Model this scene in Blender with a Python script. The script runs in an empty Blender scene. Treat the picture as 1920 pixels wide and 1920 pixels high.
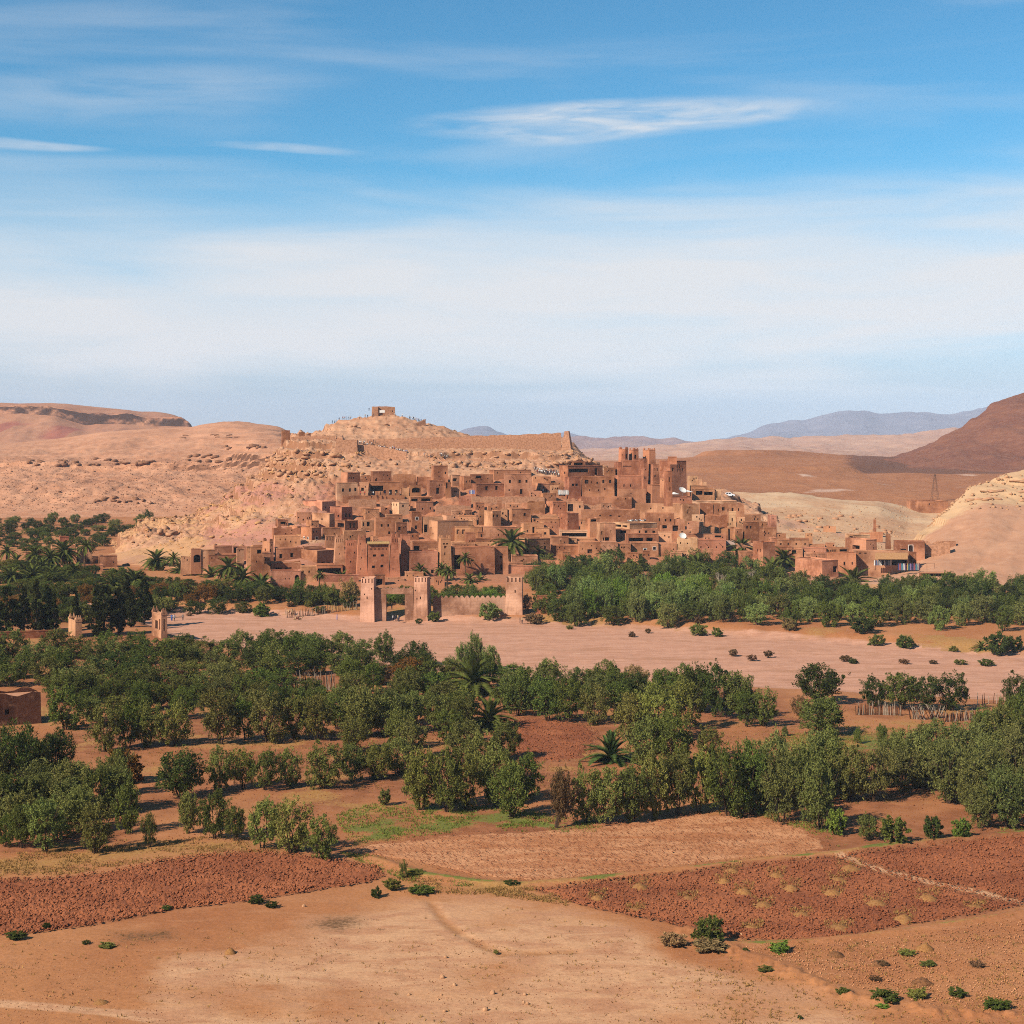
import bpy, math, random
import numpy as np
from mathutils import Vector, Matrix

# ------------------------------------------------------------------ camera, sky, sun, exposure
F, CX, HY, CAMZ = 2900.0, 960.0, 830.0, 49.0     # focal length in px of a 1920 px frame, principal column, horizon row, eye height
sc = bpy.context.scene
col = sc.collection
cd = bpy.data.cameras.new('camera'); cam = bpy.data.objects.new('camera', cd); col.objects.link(cam)
cam.location = (0, 0, CAMZ); cam.rotation_euler = (math.radians(90), 0, 0)
cd.sensor_width = 36.0; cd.lens = 36.0 * F / 1920.0; cd.shift_y = -(960.0 - HY) / 1920.0
cd.clip_start = 1.0; cd.clip_end = 60000.0
sc.camera = cam
SUN = Vector((-0.63, -0.52, 0.60)).normalized()    # towards the sun
SUN_EL = math.asin(SUN.z)
SUN_AZ = math.atan2(SUN.x, SUN.y)
sd = bpy.data.lights.new('sun', 'SUN'); sun = bpy.data.objects.new('sun', sd); col.objects.link(sun)
sun.rotation_euler = SUN.to_track_quat('Z', 'Y').to_euler(); sun.location = (-200, -100, 300)
sd.energy = 5.0; sd.angle = math.radians(0.55); sd.color = (1.0, 0.90, 0.75)
sc.view_settings.view_transform = 'Standard'; sc.view_settings.look = 'None'
sc.view_settings.exposure = 0.75; sc.view_settings.gamma = 1.0
sc.cycles.max_bounces = 5; sc.cycles.diffuse_bounces = 1; sc.cycles.glossy_bounces = 1
sc.cycles.transmission_bounces = 3; sc.cycles.volume_bounces = 1; sc.cycles.transparent_max_bounces = 4
sc.cycles.filter_width = 1.0; sc.cycles.use_denoising = False   # fine leaf and clod detail survives, the little grain reads as a photograph's
sc.cycles.caustics_reflective = False; sc.cycles.caustics_refractive = False

# ------------------------------------------------------------------ node helper
class NB:
    def __init__(self, tree): self.t = tree; self.l = tree.links
    def n(self, typ, **kw):
        nd = self.t.nodes.new(typ)
        ins = kw.pop('i', {})
        for k, v in kw.items(): setattr(nd, k, v)
        for k, v in ins.items(): self.set(nd.inputs[k], v)
        return nd
    def set(self, sock, v):
        if isinstance(v, bpy.types.NodeSocket): self.l.new(v, sock)
        elif isinstance(v, bpy.types.Node): self.l.new(v.outputs[0], sock)
        else:
            if hasattr(sock.default_value, '__len__') and isinstance(v, (tuple, list)) and len(v) == 3 and len(sock.default_value) == 4: v = (*v, 1)
            sock.default_value = v
    def m(self, op, a, b=0.0, c=None, clamp=False):
        nd = self.n('ShaderNodeMath', operation=op, use_clamp=clamp)
        self.set(nd.inputs[0], a)
        if op not in ('SINE', 'ABSOLUTE', 'SQRT', 'ARCTANGENT', 'FRACT'): self.set(nd.inputs[1], b)
        if c is not None: self.set(nd.inputs[2], c)
        return nd.outputs[0]
    def mix(self, f, a, b, mode='MIX'):
        nd = self.n('ShaderNodeMix', data_type='RGBA', blend_type=mode)
        self.set(nd.inputs[0], f); self.set(nd.inputs[6], a); self.set(nd.inputs[7], b)
        return nd.outputs[2]
    def noise(self, vec, scale, detail=4.0, rough=0.55, dist=0.0):
        nd = self.n('ShaderNodeTexNoise'); self.set(nd.inputs['Scale'], scale)
        nd.inputs['Detail'].default_value = detail; nd.inputs['Roughness'].default_value = rough; nd.inputs['Distortion'].default_value = dist
        if vec is not None: self.l.new(vec, nd.inputs['Vector'])
        return nd.outputs[0]
    def ss(self, x, lo, hi):
        nd = self.n('ShaderNodeMapRange', interpolation_type='SMOOTHSTEP')
        self.set(nd.inputs[0], x); nd.inputs[1].default_value = lo; nd.inputs[2].default_value = hi
        return nd.outputs[0]
    def scale(self, vec, s):
        nd = self.n('ShaderNodeVectorMath', operation='MULTIPLY'); self.set(nd.inputs[0], vec); nd.inputs[1].default_value = s
        return nd.outputs[0]

def S(r, g, b):                                     # sRGB 0-255 to linear
    f = lambda c: (c/255/12.92) if c <= 10 else ((c/255 + 0.055)/1.055)**2.4
    return (0.72*f(r), 0.72*f(g), 0.72*f(b))       # scaled to real-world reflectance

def material(name, build, rough=0.95):
    m = bpy.data.materials.new(name); m.use_nodes = True
    t = m.node_tree; t.nodes.clear(); nb = NB(t)
    out = nb.n('ShaderNodeOutputMaterial')
    r = build(nb)
    colour, bump = r if isinstance(r, tuple) and len(r) == 2 else (r, None)
    b = nb.n('ShaderNodeBsdfPrincipled')
    nb.set(b.inputs['Base Color'], colour); b.inputs['Roughness'].default_value = rough
    b.inputs['Specular IOR Level'].default_value = 0.15
    if bump is not None: nb.l.new(bump, b.inputs['Normal'])
    nb.l.new(b.outputs[0], out.inputs[0])
    return m

def bump_of(nb, h, dist=0.1, strength=0.6):
    nd = nb.n('ShaderNodeBump'); nd.inputs['Strength'].default_value = strength; nd.inputs['Distance'].default_value = dist
    nb.l.new(h, nd.inputs['Height']); return nd.outputs[0]

# ------------------------------------------------------------------ world: Nishita sky with thin cirrus
w = bpy.data.worlds.new('World'); sc.world = w; w.use_nodes = True
nb = NB(w.node_tree); w.node_tree.nodes.clear()
sky = nb.n('ShaderNodeTexSky', sky_type='NISHITA', sun_disc=False, sun_elevation=SUN_EL, sun_rotation=SUN_AZ,
           altitude=1300.0, air_density=1.0, dust_density=0.15, ozone_density=2.2)
tc = nb.n('ShaderNodeTexCoord')
sx = nb.n('ShaderNodeSeparateXYZ', i={0: tc.outputs['Generated']})
X, Y, Z = sx.outputs
az = nb.m('ARCTAN2', X, Y)                          # azimuth, radians
el = nb.m('ARCTANGENT', nb.m('DIVIDE', Z, nb.m('SQRT', nb.m('ADD', nb.m('MULTIPLY', X, X), nb.m('MULTIPLY', Y, Y)))))
hs = nb.n('ShaderNodeMix', data_type='RGBA', blend_type='MULTIPLY'); hs.inputs[0].default_value = 1.0; nb.l.new(sky.outputs[0], hs.inputs[6]); nb.l.new(nb.mix(nb.ss(el, 0.0, 0.16), (0.80, 0.92, 1.05), (0.36, 0.85, 0.96)), hs.inputs[7])
cv = nb.n('ShaderNodeCombineXYZ', i={0: az, 1: el, 2: 0.3})
n_big = nb.noise(nb.scale(cv.outputs[0], (3.0, 26.0, 1)), 1.0, 5, 0.5, 0.4)
n_str = nb.noise(nb.scale(cv.outputs[0], (6.0, 50.0, 1)), 1.0, 5, 0.5, 0.5)
wob = nb.m('MULTIPLY', nb.m('SUBTRACT', n_big, 0.5), 0.11)
tilt = nb.m('MULTIPLY', az, -0.02)
e2 = nb.m('ADD', nb.m('ADD', el, wob), tilt)
def band(lo0, lo1, hi0, hi1, x=None):
    x = e2 if x is None else x
    return nb.m('MULTIPLY', nb.ss(x, lo0, lo1), nb.m('SUBTRACT', 1.0, nb.ss(x, hi0, hi1)))
veil = nb.m('MULTIPLY', band(0.026, 0.072, 0.10, 0.18), nb.m('ADD', 0.78, nb.m('MULTIPLY', nb.ss(n_str, 0.2, 0.75), 0.28)))
low = nb.m('MULTIPLY', nb.m('SUBTRACT', 1.0, nb.ss(el, 0.01, 0.12)), 0.85)
def streak(a0, e0, sa, se, slope, amt, sc2):
    da = nb.m('DIVIDE', nb.m('SUBTRACT', az, a0), sa)
    ee = nb.m('SUBTRACT', nb.m('SUBTRACT', el, e0), nb.m('MULTIPLY', nb.m('SUBTRACT', az, a0), slope))
    ee = nb.m('ADD', ee, nb.m('MULTIPLY', nb.m('SUBTRACT', n_big, 0.5), 0.02))
    de = nb.m('DIVIDE', ee, se)
    r = nb.m('ADD', nb.m('MULTIPLY', da, da), nb.m('MULTIPLY', de, de))
    nn = nb.noise(nb.scale(cv.outputs[0], (sc2, sc2*6, 1)), 1.0, 6, 0.55, 0.5)
    return nb.m('MULTIPLY', nb.m('MULTIPLY', nb.m('SUBTRACT', 1.0, nb.ss(r, 0.0, 1.0)), amt), nb.ss(nn, 0.2, 0.75))
s1 = streak(0.070, 0.207, 0.155, 0.0135, 0.045, 0.95, 16.0)
s2 = streak(-0.25, 0.215, 0.17, 0.022, 0.10, 0.30, 9.0)
s3 = streak(-0.145, 0.187, 0.06, 0.004, -0.03, 0.4, 14.0)
s4 = streak(-0.33, 0.180, 0.085, 0.006, 0.0, 0.7, 12.0)
s5 = streak(0.30, 0.15, 0.16, 0.022, -0.08, 0.35, 7.0)
thin = nb.m('MULTIPLY', nb.ss(n_big, 0.5, 0.75), nb.m('MULTIPLY', nb.ss(el, 0.08, 0.16), 0.22))
cl = veil
for q in (s1, s2, s3, s4, s5, thin): cl = nb.m('ADD', cl, q)
cl = nb.m('MINIMUM', cl, 0.97)
hz = nb.mix(low, hs.outputs[2], (2.5, 3.05, 3.9))
mixed = nb.mix(cl, hz, (5.75, 5.85, 6.0))
bg = nb.n('ShaderNodeBackground', i={'Color': mixed, 'Strength': 0.080})
wo = nb.n('ShaderNodeOutputWorld'); nb.l.new(bg.outputs[0], wo.inputs[0])

# ------------------------------------------------------------------ numpy noise
def _hash(ix, iy, seed):
    h = (ix.astype(np.int64) * 374761393 + iy.astype(np.int64) * 668265263 + seed * 982451653) & 0xffffffff
    h = ((h ^ (h >> 13)) * 1274126177) & 0xffffffff
    return ((h ^ (h >> 16)) & 0xffff) / 65535.0
def vnoise(x, y, seed=0):
    x = np.asarray(x, float); y = np.asarray(y, float)
    x0 = np.floor(x); y0 = np.floor(y); fx = x - x0; fy = y - y0
    fx = fx*fx*fx*(fx*(fx*6-15)+10); fy = fy*fy*fy*(fy*(fy*6-15)+10)
    a = _hash(x0, y0, seed); b = _hash(x0+1, y0, seed); c = _hash(x0, y0+1, seed); d = _hash(x0+1, y0+1, seed)
    return (a*(1-fx)+b*fx)*(1-fy) + (c*(1-fx)+d*fx)*fy
def fbm(x, y, octv=4, seed=0, gain=0.5):
    s = 0; a = 1; t = 0
    for o in range(octv):
        s = s + a*vnoise(x, y, seed+o*17); t += a; a *= gain
        x, y = x*2.03+13.7*np.cos(o+1), y*2.03+7.3*np.sin(o+2)
    return s/t - 0.5
def sstep(x, lo, hi):
    t = np.clip((x-lo)/(hi-lo), 0, 1); return t*t*(3-2*t)

# ------------------------------------------------------------------ mesh and object helpers
def mesh_np(name, V, Fc, mat=None, smooth=False, attrs=None, mats=None, mi=None):
    V = np.asarray(V, np.float32).reshape(-1, 3)
    me = bpy.data.meshes.new(name)
    if isinstance(Fc, np.ndarray):
        k = Fc.shape[1]; n = len(Fc)
        me.vertices.add(len(V)); me.vertices.foreach_set('co', V.ravel())
        me.loops.add(n*k); me.loops.foreach_set('vertex_index', Fc.astype(np.int32).ravel())
        me.polygons.add(n); me.polygons.foreach_set('loop_start', np.arange(0, n*k, k, dtype=np.int32))
        me.polygons.foreach_set('loop_total', np.full(n, k, np.int32))
        me.update(calc_edges=True)
    else:
        me.from_pydata([tuple(map(float, v)) for v in V], [], [tuple(map(int, f)) for f in Fc]); me.update()
    if smooth: me.polygons.foreach_set('use_smooth', np.ones(len(me.polygons), bool))
    for m in (mats if mats else ([mat] if mat else [])): me.materials.append(m)
    if mi is not None: me.polygons.foreach_set('material_index', np.asarray(mi, np.int32))
    for an, arr in (attrs or {}).items():
        a = me.color_attributes.new(an, 'FLOAT_COLOR', 'POINT')
        arr = np.asarray(arr, np.float32)
        if arr.shape[1] == 3: arr = np.c_[arr, np.ones(len(arr), np.float32)]
        a.data.foreach_set('color', arr.ravel())
    return me

def link(name, data, parent=None, loc=None, rot=None, scl=None):
    o = bpy.data.objects.new(name, data); col.objects.link(o)
    if parent is not None: o.parent = parent
    if loc is not None: o.location = loc
    if rot is not None: o.rotation_euler = rot
    if scl is not None: o.scale = scl
    return o
def thing(name, label, cat, loc=(0, 0, 0), rz=0.0, group=None):
    o = link(name, None, None, loc, (0, 0, rz)); o['label'] = label; o['category'] = cat
    o.empty_display_size = 0.2
    if group: o['group'] = group
    return o
def tag(o, label, cat, group=None):
    o['label'] = label; o['category'] = cat
    if group: o['group'] = group
    return o
def struct(o, label=None):
    o['kind'] = 'structure'
    if label: o['label'] = label
    return o
def stuff(o, label, cat=None):
    o['kind'] = 'stuff'; o['label'] = label
    if cat: o['category'] = cat
    return o

class MB:                                            # small polygon collector
    def __init__(self): self.v = []; self.f = []; self.mi = []
    def add(self, vs, fs, mi=0):
        b = len(self.v); self.v += [tuple(v) for v in vs]; self.f += [tuple(i+b for i in f) for f in fs]; self.mi += [mi]*len(fs)
    def box(self, x0, x1, y0, y1, z0, z1, mi=0, tx=0.0, ty=0.0):
        self.add([(x0, y0, z0), (x1, y0, z0), (x1, y1, z0), (x0, y1, z0), (x0+tx, y0+ty, z1), (x1-tx, y0+ty, z1), (x1-tx, y1-ty, z1), (x0+tx, y1-ty, z1)],
                 [(0, 3, 2, 1), (4, 5, 6, 7), (0, 1, 5, 4), (1, 2, 6, 5), (2, 3, 7, 6), (3, 0, 4, 7)], mi)
    def tube(self, pts, radii, n=6, mi=0, cap=True):
        pts = [Vector(p) for p in pts]; rings = []
        for i, p in enumerate(pts):
            d = (pts[min(i+1, len(pts)-1)] - pts[max(i-1, 0)]).normalized()
            u = d.orthogonal().normalized() if i == 0 else (rings[-1][1] - d*rings[-1][1].dot(d)).normalized()
            rings.append((d, u)); v = d.cross(u)
            r = radii[i] if hasattr(radii, '__len__') else radii
            for k in range(n):
                a = 2*math.pi*k/n; q = p + (u*math.cos(a)+v*math.sin(a))*r; self.v.append(tuple(q))
        b = len(self.v) - n*len(pts); f0 = len(self.f)
        for i in range(len(pts)-1):
            for k in range(n):
                k2 = (k+1) % n
                self.f.append((b+i*n+k, b+i*n+k2, b+(i+1)*n+k2, b+(i+1)*n+k))
        if cap:
            self.f.append(tuple(b+k for k in reversed(range(n)))); e = b+(len(pts)-1)*n
            self.f.append(tuple(e+k for k in range(n)))
        self.mi += [mi]*(len(self.f)-f0)
    def mesh(self, name, *mats, smooth=False):
        me = mesh_np(name, np.array(self.v), self.f, mats=list(mats), smooth=smooth)
        if len(mats) > 1: me.polygons.foreach_set('material_index', np.array(self.mi, np.int32))
        return me
    def build(self, name, mats, parent=None, loc=None, rot=None, scl=None, smooth=False):
        mats = mats if isinstance(mats, (list, tuple)) else [mats]
        return link(name, self.mesh(name, *mats, smooth=smooth), parent, loc, rot, scl)

def at(px, py, Y): return Vector(((px-CX)*Y/F, Y, CAMZ-(py-HY)*Y/F))
_o1 = ['zeroth', 'first', 'second', 'third', 'fourth', 'fifth', 'sixth', 'seventh', 'eighth', 'ninth', 'tenth', 'eleventh', 'twelfth', 'thirteenth', 'fourteenth', 'fifteenth', 'sixteenth', 'seventeenth', 'eighteenth', 'nineteenth']
ORD = _o1 + [(t[:-1]+'ieth' if k == 0 else t+'-'+_o1[k]) for t in ('twenty', 'thirty', 'forty', 'fifty', 'sixty', 'seventy', 'eighty', 'ninety') for k in range(10)]
# ------------------------------------------------------------------ materials of the land
def obj_co(nb): return nb.n('ShaderNodeTexCoord').outputs['Object']
def attr(nb, name):
    a = nb.n('ShaderNodeAttribute', attribute_name=name); s = nb.n('ShaderNodeSeparateColor', i={0: a.outputs['Color']})
    return s.outputs[0], s.outputs[1], s.outputs[2], a.outputs['Alpha']

C_FIELD = S(184, 124, 80); C_FIELD2 = S(168, 106, 66); C_SAND = S(206, 153, 125); C_SAND2 = S(192, 138, 110)
C_TILL = S(142, 88, 56); C_TILL2 = S(168, 108, 72); C_PALE = S(208, 158, 118); C_GREEN = S(70, 100, 42); C_DRY = S(186, 146, 78)

def b_ground(nb):
    co = obj_co(nb)
    r, g, b, a = attr(nb, 'zone'); r2, g2, b2, a2 = attr(nb, 'zone2')
    big = nb.noise(co, 0.035, 5, 0.55); mid = nb.noise(co, 0.35, 5, 0.6); fine = nb.noise(co, 2.2, 5, 0.65)
    streaky = nb.noise(nb.scale(co, (0.16, 0.42, 1)), 1.0, 6, 0.62, 0.8)
    c = nb.mix(nb.ss(big, 0.35, 0.65), C_FIELD, C_FIELD2)
    c = nb.mix(nb.m('MULTIPLY', nb.ss(streaky, 0.5, 0.7), 0.5), c, S(190, 132, 92))
    def blend(c, mask, colr, k=0.6, nz=mid, hard=0.18):
        v = nb.m('ADD', mask, nb.m('MULTIPLY', nb.m('SUBTRACT', nz, 0.5), k))
        return nb.mix(nb.ss(v, 0.5-hard, 0.5+hard), c, colr)
    pale = nb.mix(nb.ss(streaky, 0.4, 0.65), C_PALE, S(188, 134, 98))
    c = blend(c, g, pale, 0.9, streaky, 0.25)
    till = nb.mix(nb.ss(mid, 0.35, 0.7), C_TILL, C_TILL2)
    c = blend(c, r2, till, 0.5, fine, 0.2)
    bars = nb.noise(nb.scale(co, (0.05, 0.22, 1)), 1.0, 6, 0.65, 1.0)
    sand = nb.mix(nb.ss(streaky, 0.35, 0.65), C_SAND, C_SAND2)
    sand = nb.mix(nb.m('MULTIPLY', nb.ss(bars, 0.5, 0.66), 0.75), sand, S(178, 126, 94))
    sand = nb.mix(nb.m('MULTIPLY', nb.ss(bars, 0.36, 0.24), 0.8), sand, S(220, 178, 146))
    c = blend(c, r, sand, 0.4, mid, 0.2)
    dry = nb.mix(fine, S(150, 104, 58), S(188, 142, 84))
    c = blend(c, a2, dry, 1.2, nb.m('MULTIPLY', nb.m('ADD', fine, mid), 0.5), 0.2)
    grn = nb.mix(fine, S(72, 88, 38), S(142, 134, 62))
    c = blend(c, b, grn, 1.6, nb.m('MULTIPLY', nb.m('ADD', fine, mid), 0.5), 0.14)
    trk = blend(c, b2, S(172, 117, 74), 0.7, mid, 0.25); c = trk
    c = blend(c, g2, S(108, 78, 50), 1.1, fine, 0.25)
    sp = nb.ss(nb.noise(co, 4.0, 4, 0.75), 0.6, 0.7)
    c = nb.mix(nb.m('MULTIPLY', sp, 0.55), c, S(92, 58, 40))
    grain = nb.m('ADD', 0.62, nb.m('MULTIPLY', fine, 0.70))
    c = nb.mix(1.0, c, nb.n('ShaderNodeCombineColor', i={0: grain, 1: grain, 2: grain}).outputs[0], 'MULTIPLY')
    h = nb.m('ADD', nb.m('MULTIPLY', fine, 0.5), nb.m('MULTIPLY', nb.noise(co, 9.0, 4, 0.7), 0.25))
    return c, bump_of(nb, h, 0.12, 0.8)
M_ground = material('ground_soil', b_ground)

def b_tilled(nb):
    co = obj_co(nb)
    fine = nb.noise(co, 3.0, 4, 0.7); mid = nb.noise(co, 0.12, 4, 0.6)
    c = nb.mix(nb.ss(mid, 0.35, 0.65), S(132, 74, 46), S(158, 94, 60))
    c = nb.mix(nb.ss(fine, 0.45, 0.8), c, S(160, 98, 68))
    return c, bump_of(nb, fine, 0.1, 0.7)
M_tilled = material('tilled_soil', b_tilled)
def b_lighttill(nb):
    co = obj_co(nb)
    fine = nb.noise(co, 3.0, 4, 0.7); mid = nb.noise(nb.scale(co, (0.09, 0.3, 1)), 1.0, 5, 0.65, 0.6)
    c = nb.mix(nb.ss(mid, 0.35, 0.65), S(176, 114, 74), S(204, 146, 104))
    c = nb.mix(nb.ss(fine, 0.5, 0.66), c, S(132, 78, 50))
    return c, bump_of(nb, fine, 0.1, 0.6)
M_lighttill = material('light_tilled_soil', b_lighttill)

def rock_mat(name, c1, c2, c3, cliff=None, s=0.02, strata_shade=0.0, attr_cols=None, speck=0.35, bump=1.0, patch=None):
    def build(nb):
        co = obj_co(nb)
        big = nb.noise(co, s, 5, 0.6); mid = nb.noise(co, s*7, 6, 0.62); fine = nb.noise(co, s*45, 4, 0.7)
        c = nb.mix(nb.ss(big, 0.36, 0.64), c1, c2)
        c = nb.mix(nb.m('MULTIPLY', nb.ss(mid, 0.45, 0.7), 0.7), c, c3)
        if attr_cols:
            ch = attr(nb, 'zone')
            for k, cc in attr_cols.items():
                v = nb.m('ADD', ch[k], nb.m('MULTIPLY', nb.m('SUBTRACT', mid, 0.5), 0.9))
                c = nb.mix(nb.ss(v, 0.3, 0.7), c, cc)
        if strata_shade:
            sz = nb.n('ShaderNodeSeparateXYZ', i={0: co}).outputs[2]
            wv = nb.m('SINE', nb.m('ADD', nb.m('MULTIPLY', sz, strata_shade), nb.m('MULTIPLY', mid, 7.0)))
            c = nb.mix(nb.m('MULTIPLY', nb.ss(wv, 0.4, 1.0), 0.35), c, tuple(0.72*x for x in c1))  # darker bands: rock layering plus shadowed crevices painted into the colour
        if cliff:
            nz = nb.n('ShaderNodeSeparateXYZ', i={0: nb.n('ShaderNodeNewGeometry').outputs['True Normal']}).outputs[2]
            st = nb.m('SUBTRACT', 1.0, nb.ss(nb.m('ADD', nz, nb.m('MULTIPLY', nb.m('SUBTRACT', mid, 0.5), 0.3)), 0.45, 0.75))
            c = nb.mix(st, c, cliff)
        sp = nb.ss(fine, 0.6, 0.68)  # dark specks for shrubs and stones, with small shadows painted into the colour
        c = nb.mix(nb.m('MULTIPLY', sp, speck), c, tuple(0.5*x for x in c1))
        h = nb.m('ADD', mid, nb.m('MULTIPLY', fine, 0.35))
        return c, bump_of(nb, h, 0.9*bump/(s*50), 0.7)
    return material(name, build)

M_ksar = rock_mat('ksar_hill_rock', S(196, 146, 112), S(180, 128, 96), S(208, 164, 130), cliff=S(150, 102, 72), s=0.05, strata_shade=1.9, speck=0.5,
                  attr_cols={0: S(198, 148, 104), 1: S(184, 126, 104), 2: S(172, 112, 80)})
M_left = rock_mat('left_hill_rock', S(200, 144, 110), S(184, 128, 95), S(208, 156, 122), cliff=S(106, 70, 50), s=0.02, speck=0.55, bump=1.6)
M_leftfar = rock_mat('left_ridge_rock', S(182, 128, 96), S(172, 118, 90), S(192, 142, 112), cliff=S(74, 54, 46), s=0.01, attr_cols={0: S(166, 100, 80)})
M_rslope = rock_mat('right_slope_clay', S(194, 144, 112), S(186, 134, 102), S(200, 152, 120), cliff=S(180, 134, 96), s=0.03, attr_cols={0: S(204, 164, 124)}, speck=0.35, bump=0.5)
M_pale = rock_mat('pale_rock', S(200, 158, 122), S(192, 146, 110), S(208, 172, 132), cliff=S(172, 122, 90), s=0.05, attr_cols={0: S(208, 172, 136), 1: S(198, 150, 120)})
M_plain = rock_mat('brown_plain_soil', S(170, 112, 74), S(160, 102, 66), S(182, 126, 88), cliff=S(120, 78, 54), s=0.016, speck=0.5, bump=2.0, attr_cols={0: S(122, 80, 58), 1: S(206, 170, 148)})
M_brown = rock_mat('brown_hill_rock', S(132, 84, 62), S(120, 74, 56), S(146, 98, 74), cliff=S(92, 58, 46), s=0.02, speck=0.5, bump=2.0)
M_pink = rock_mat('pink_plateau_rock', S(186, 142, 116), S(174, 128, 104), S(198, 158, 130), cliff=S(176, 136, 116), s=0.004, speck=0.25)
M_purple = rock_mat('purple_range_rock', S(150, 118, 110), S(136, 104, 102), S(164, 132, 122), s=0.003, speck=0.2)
M_blue = rock_mat('far_range_hazed_rock', S(112, 108, 122), S(100, 97, 112), S(124, 118, 130), s=0.001, speck=0.2)  # rock tone shifted to blue, some distance haze put into the colour
M_desert = rock_mat('desert_floor', S(190, 145, 112), S(180, 132, 100), S(200, 156, 122), s=0.004, speck=0.2)

# ------------------------------------------------------------------ valley floor
NEAR_X = [-600, 0, 250, 330, 500, 700, 900, 1300, 1500, 1900, 2500]; NEAR_Y = [470, 462, 430, 392, 362, 345, 325, 312, 309, 294, 285]
FAR_X = [-600, 0, 250, 330, 700, 1000, 1200, 1450, 1650, 1900, 2500]; FAR_Y = [474, 468, 462, 458, 437, 430, 416, 398, 382, 362, 350]
def G(X, Y):
    X = np.asarray(X, float); Y = np.asarray(Y, float)
    px = CX + F*X/np.maximum(Y, 1)
    near = np.interp(px, NEAR_X, NEAR_Y) + 6*fbm(X/30, Y/30, 3, 5); far = np.interp(px, FAR_X, FAR_Y) + 7*fbm(X/22, Y/40, 3, 6)
    t1 = sstep(Y, near-2, near+7); t2 = sstep(Y, far-3, far+6)
    z = 0.5*fbm(X/40, Y/40, 3, 1) + 0.12*fbm(X/7, Y/7, 3, 2)
    z = z*(1-0.5*t1)
    z = z - 0.9*t1*(1-t2) + t2*(0.5 + 3.0*np.clip((Y-far)/np.maximum(498-far, 20), 0, 1))
    z = z + np.maximum(0, Y-500)*0.005 + np.maximum(0, Y-600)*0.010
    return z
def G1(x, y): return float(G(np.array([x]), np.array([y]))[0])
def gpos(px, py):                                   # where the line of sight through a pixel of the photograph meets the valley floor
    z = 0.0
    for _ in range(6):
        Yd = F*(CAMZ-z)/(py-HY); x = (px-CX)*Yd/F; z = G1(x, Yd)
    return Vector((x, Yd, z))

def poly_sdf(px, py, poly, ys=3.0):
    P = np.array(poly, float)*np.array([1, ys]); q = np.stack([px, py*ys], -1)
    d = np.full(px.shape, 1e9); ins = np.zeros(px.shape, bool)
    for i in range(len(P)):
        a = P[i]; b = P[(i+1) % len(P)]; e = b-a; wv = q-a
        t = np.clip((wv@e)/(e@e), 0, 1); d = np.minimum(d, np.hypot(wv[..., 0]-t*e[0], wv[..., 1]-t*e[1]))
        c1 = (a[1] > q[..., 1]) != (b[1] > q[..., 1])
        with np.errstate(divide='ignore', invalid='ignore'):
            xx = (b[0]-a[0])*(q[..., 1]-a[1])/(b[1]-a[1])+a[0]
        ins ^= c1 & (q[..., 0] < xx)
    return np.where(ins, d, -d)
def line_dist(px, py, pts, ys=3.0):
    P = np.array(pts, float)*np.array([1, ys]); q = np.stack([px, py*ys], -1); d = np.full(px.shape, 1e9)
    for a, b in zip(P[:-1], P[1:]):
        e = b-a; wv = q-a; t = np.clip((wv@e)/(e@e), 0, 1); d = np.minimum(d, np.hypot(wv[..., 0]-t*e[0], wv[..., 1]-t*e[1]))
    return d

POLY_A = [(-500, 1705), (0, 1651), (120, 1646), (200, 1636), (330, 1611), (420, 1601), (490, 1597), (560, 1606), (640, 1614), (705, 1628), (722, 1643), (690, 1655), (600, 1670), (520, 1683), (440, 1695), (330, 1706), (250, 1721), (150, 1739), (60, 1752), (0, 1756), (-500, 1800)]
POLY_B = [(1000, 1668), (1100, 1655), (1200, 1645), (1300, 1634), (1400, 1623), (1500, 1613), (1570, 1607), (1640, 1594), (1750, 1582), (1840, 1574), (1920, 1567), (2500, 1530), (2500, 1670), (1920, 1699), (1850, 1712), (1760, 1726), (1680, 1738), (1600, 1755), (1500, 1766), (1400, 1762), (1290, 1745), (1240, 1729), (1180, 1719), (1120, 1706), (1060, 1690)]
POLY_C = [(640, 1590), (700, 1578), (830, 1563), (1000, 1556), (1150, 1542), (1300, 1526), (1400, 1524), (1480, 1540), (1550, 1572), (1560, 1596), (1300, 1626), (1000, 1657), (900, 1648), (760, 1618), (650, 1604)]
POLY_E = [(957, 1352), (1010, 1345), (1090, 1357), (1128, 1375), (1118, 1402), (1100, 1425), (980, 1430), (955, 1400)]
POLY_PALE = [(420, 1772), (520, 1738), (700, 1692), (800, 1682), (950, 1682), (1100, 1702), (1240, 1752), (1260, 1800), (1400, 1832), (1570, 1862), (1640, 1925), (1500, 2000), (300, 2000), (250, 1860), (300, 1800)]
POLY_GARDEN = [(630, 1530), (700, 1508), (800, 1505), (960, 1525), (1000, 1550), (830, 1562), (660, 1585)]
POLY_YG = [(1430, 1400), (1480, 1378), (1600, 1362), (1690, 1366), (1700, 1385), (1640, 1402), (1500, 1408)]
POLY_DRY1 = [(-500, 1690), (-500, 1600), (60, 1600), (240, 1575), (420, 1568), (530, 1580), (560, 1600), (330, 1608), (120, 1640), (0, 1648)]
POLY_DRY2 = [(930, 1680), (900, 1655), (1000, 1664), (1110, 1705), (1050, 1695)]
POLY_BERM = [(700, 1656), (780, 1640), (880, 1655), (960, 1662), (900, 1678), (760, 1672)]
LINE_G1 = [(700, 1612), (790, 1640), (900, 1655), (960, 1661), (1100, 1651), (1300, 1630), (1400, 1619), (1570, 1603), (1640, 1590), (1840, 1571), (1920, 1563), (2500, 1526)]
LINE_G2 = [(1320, 1775), (1500, 1765), (1600, 1757), (1700, 1745), (1920, 1712), (2300, 1670)]
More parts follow.
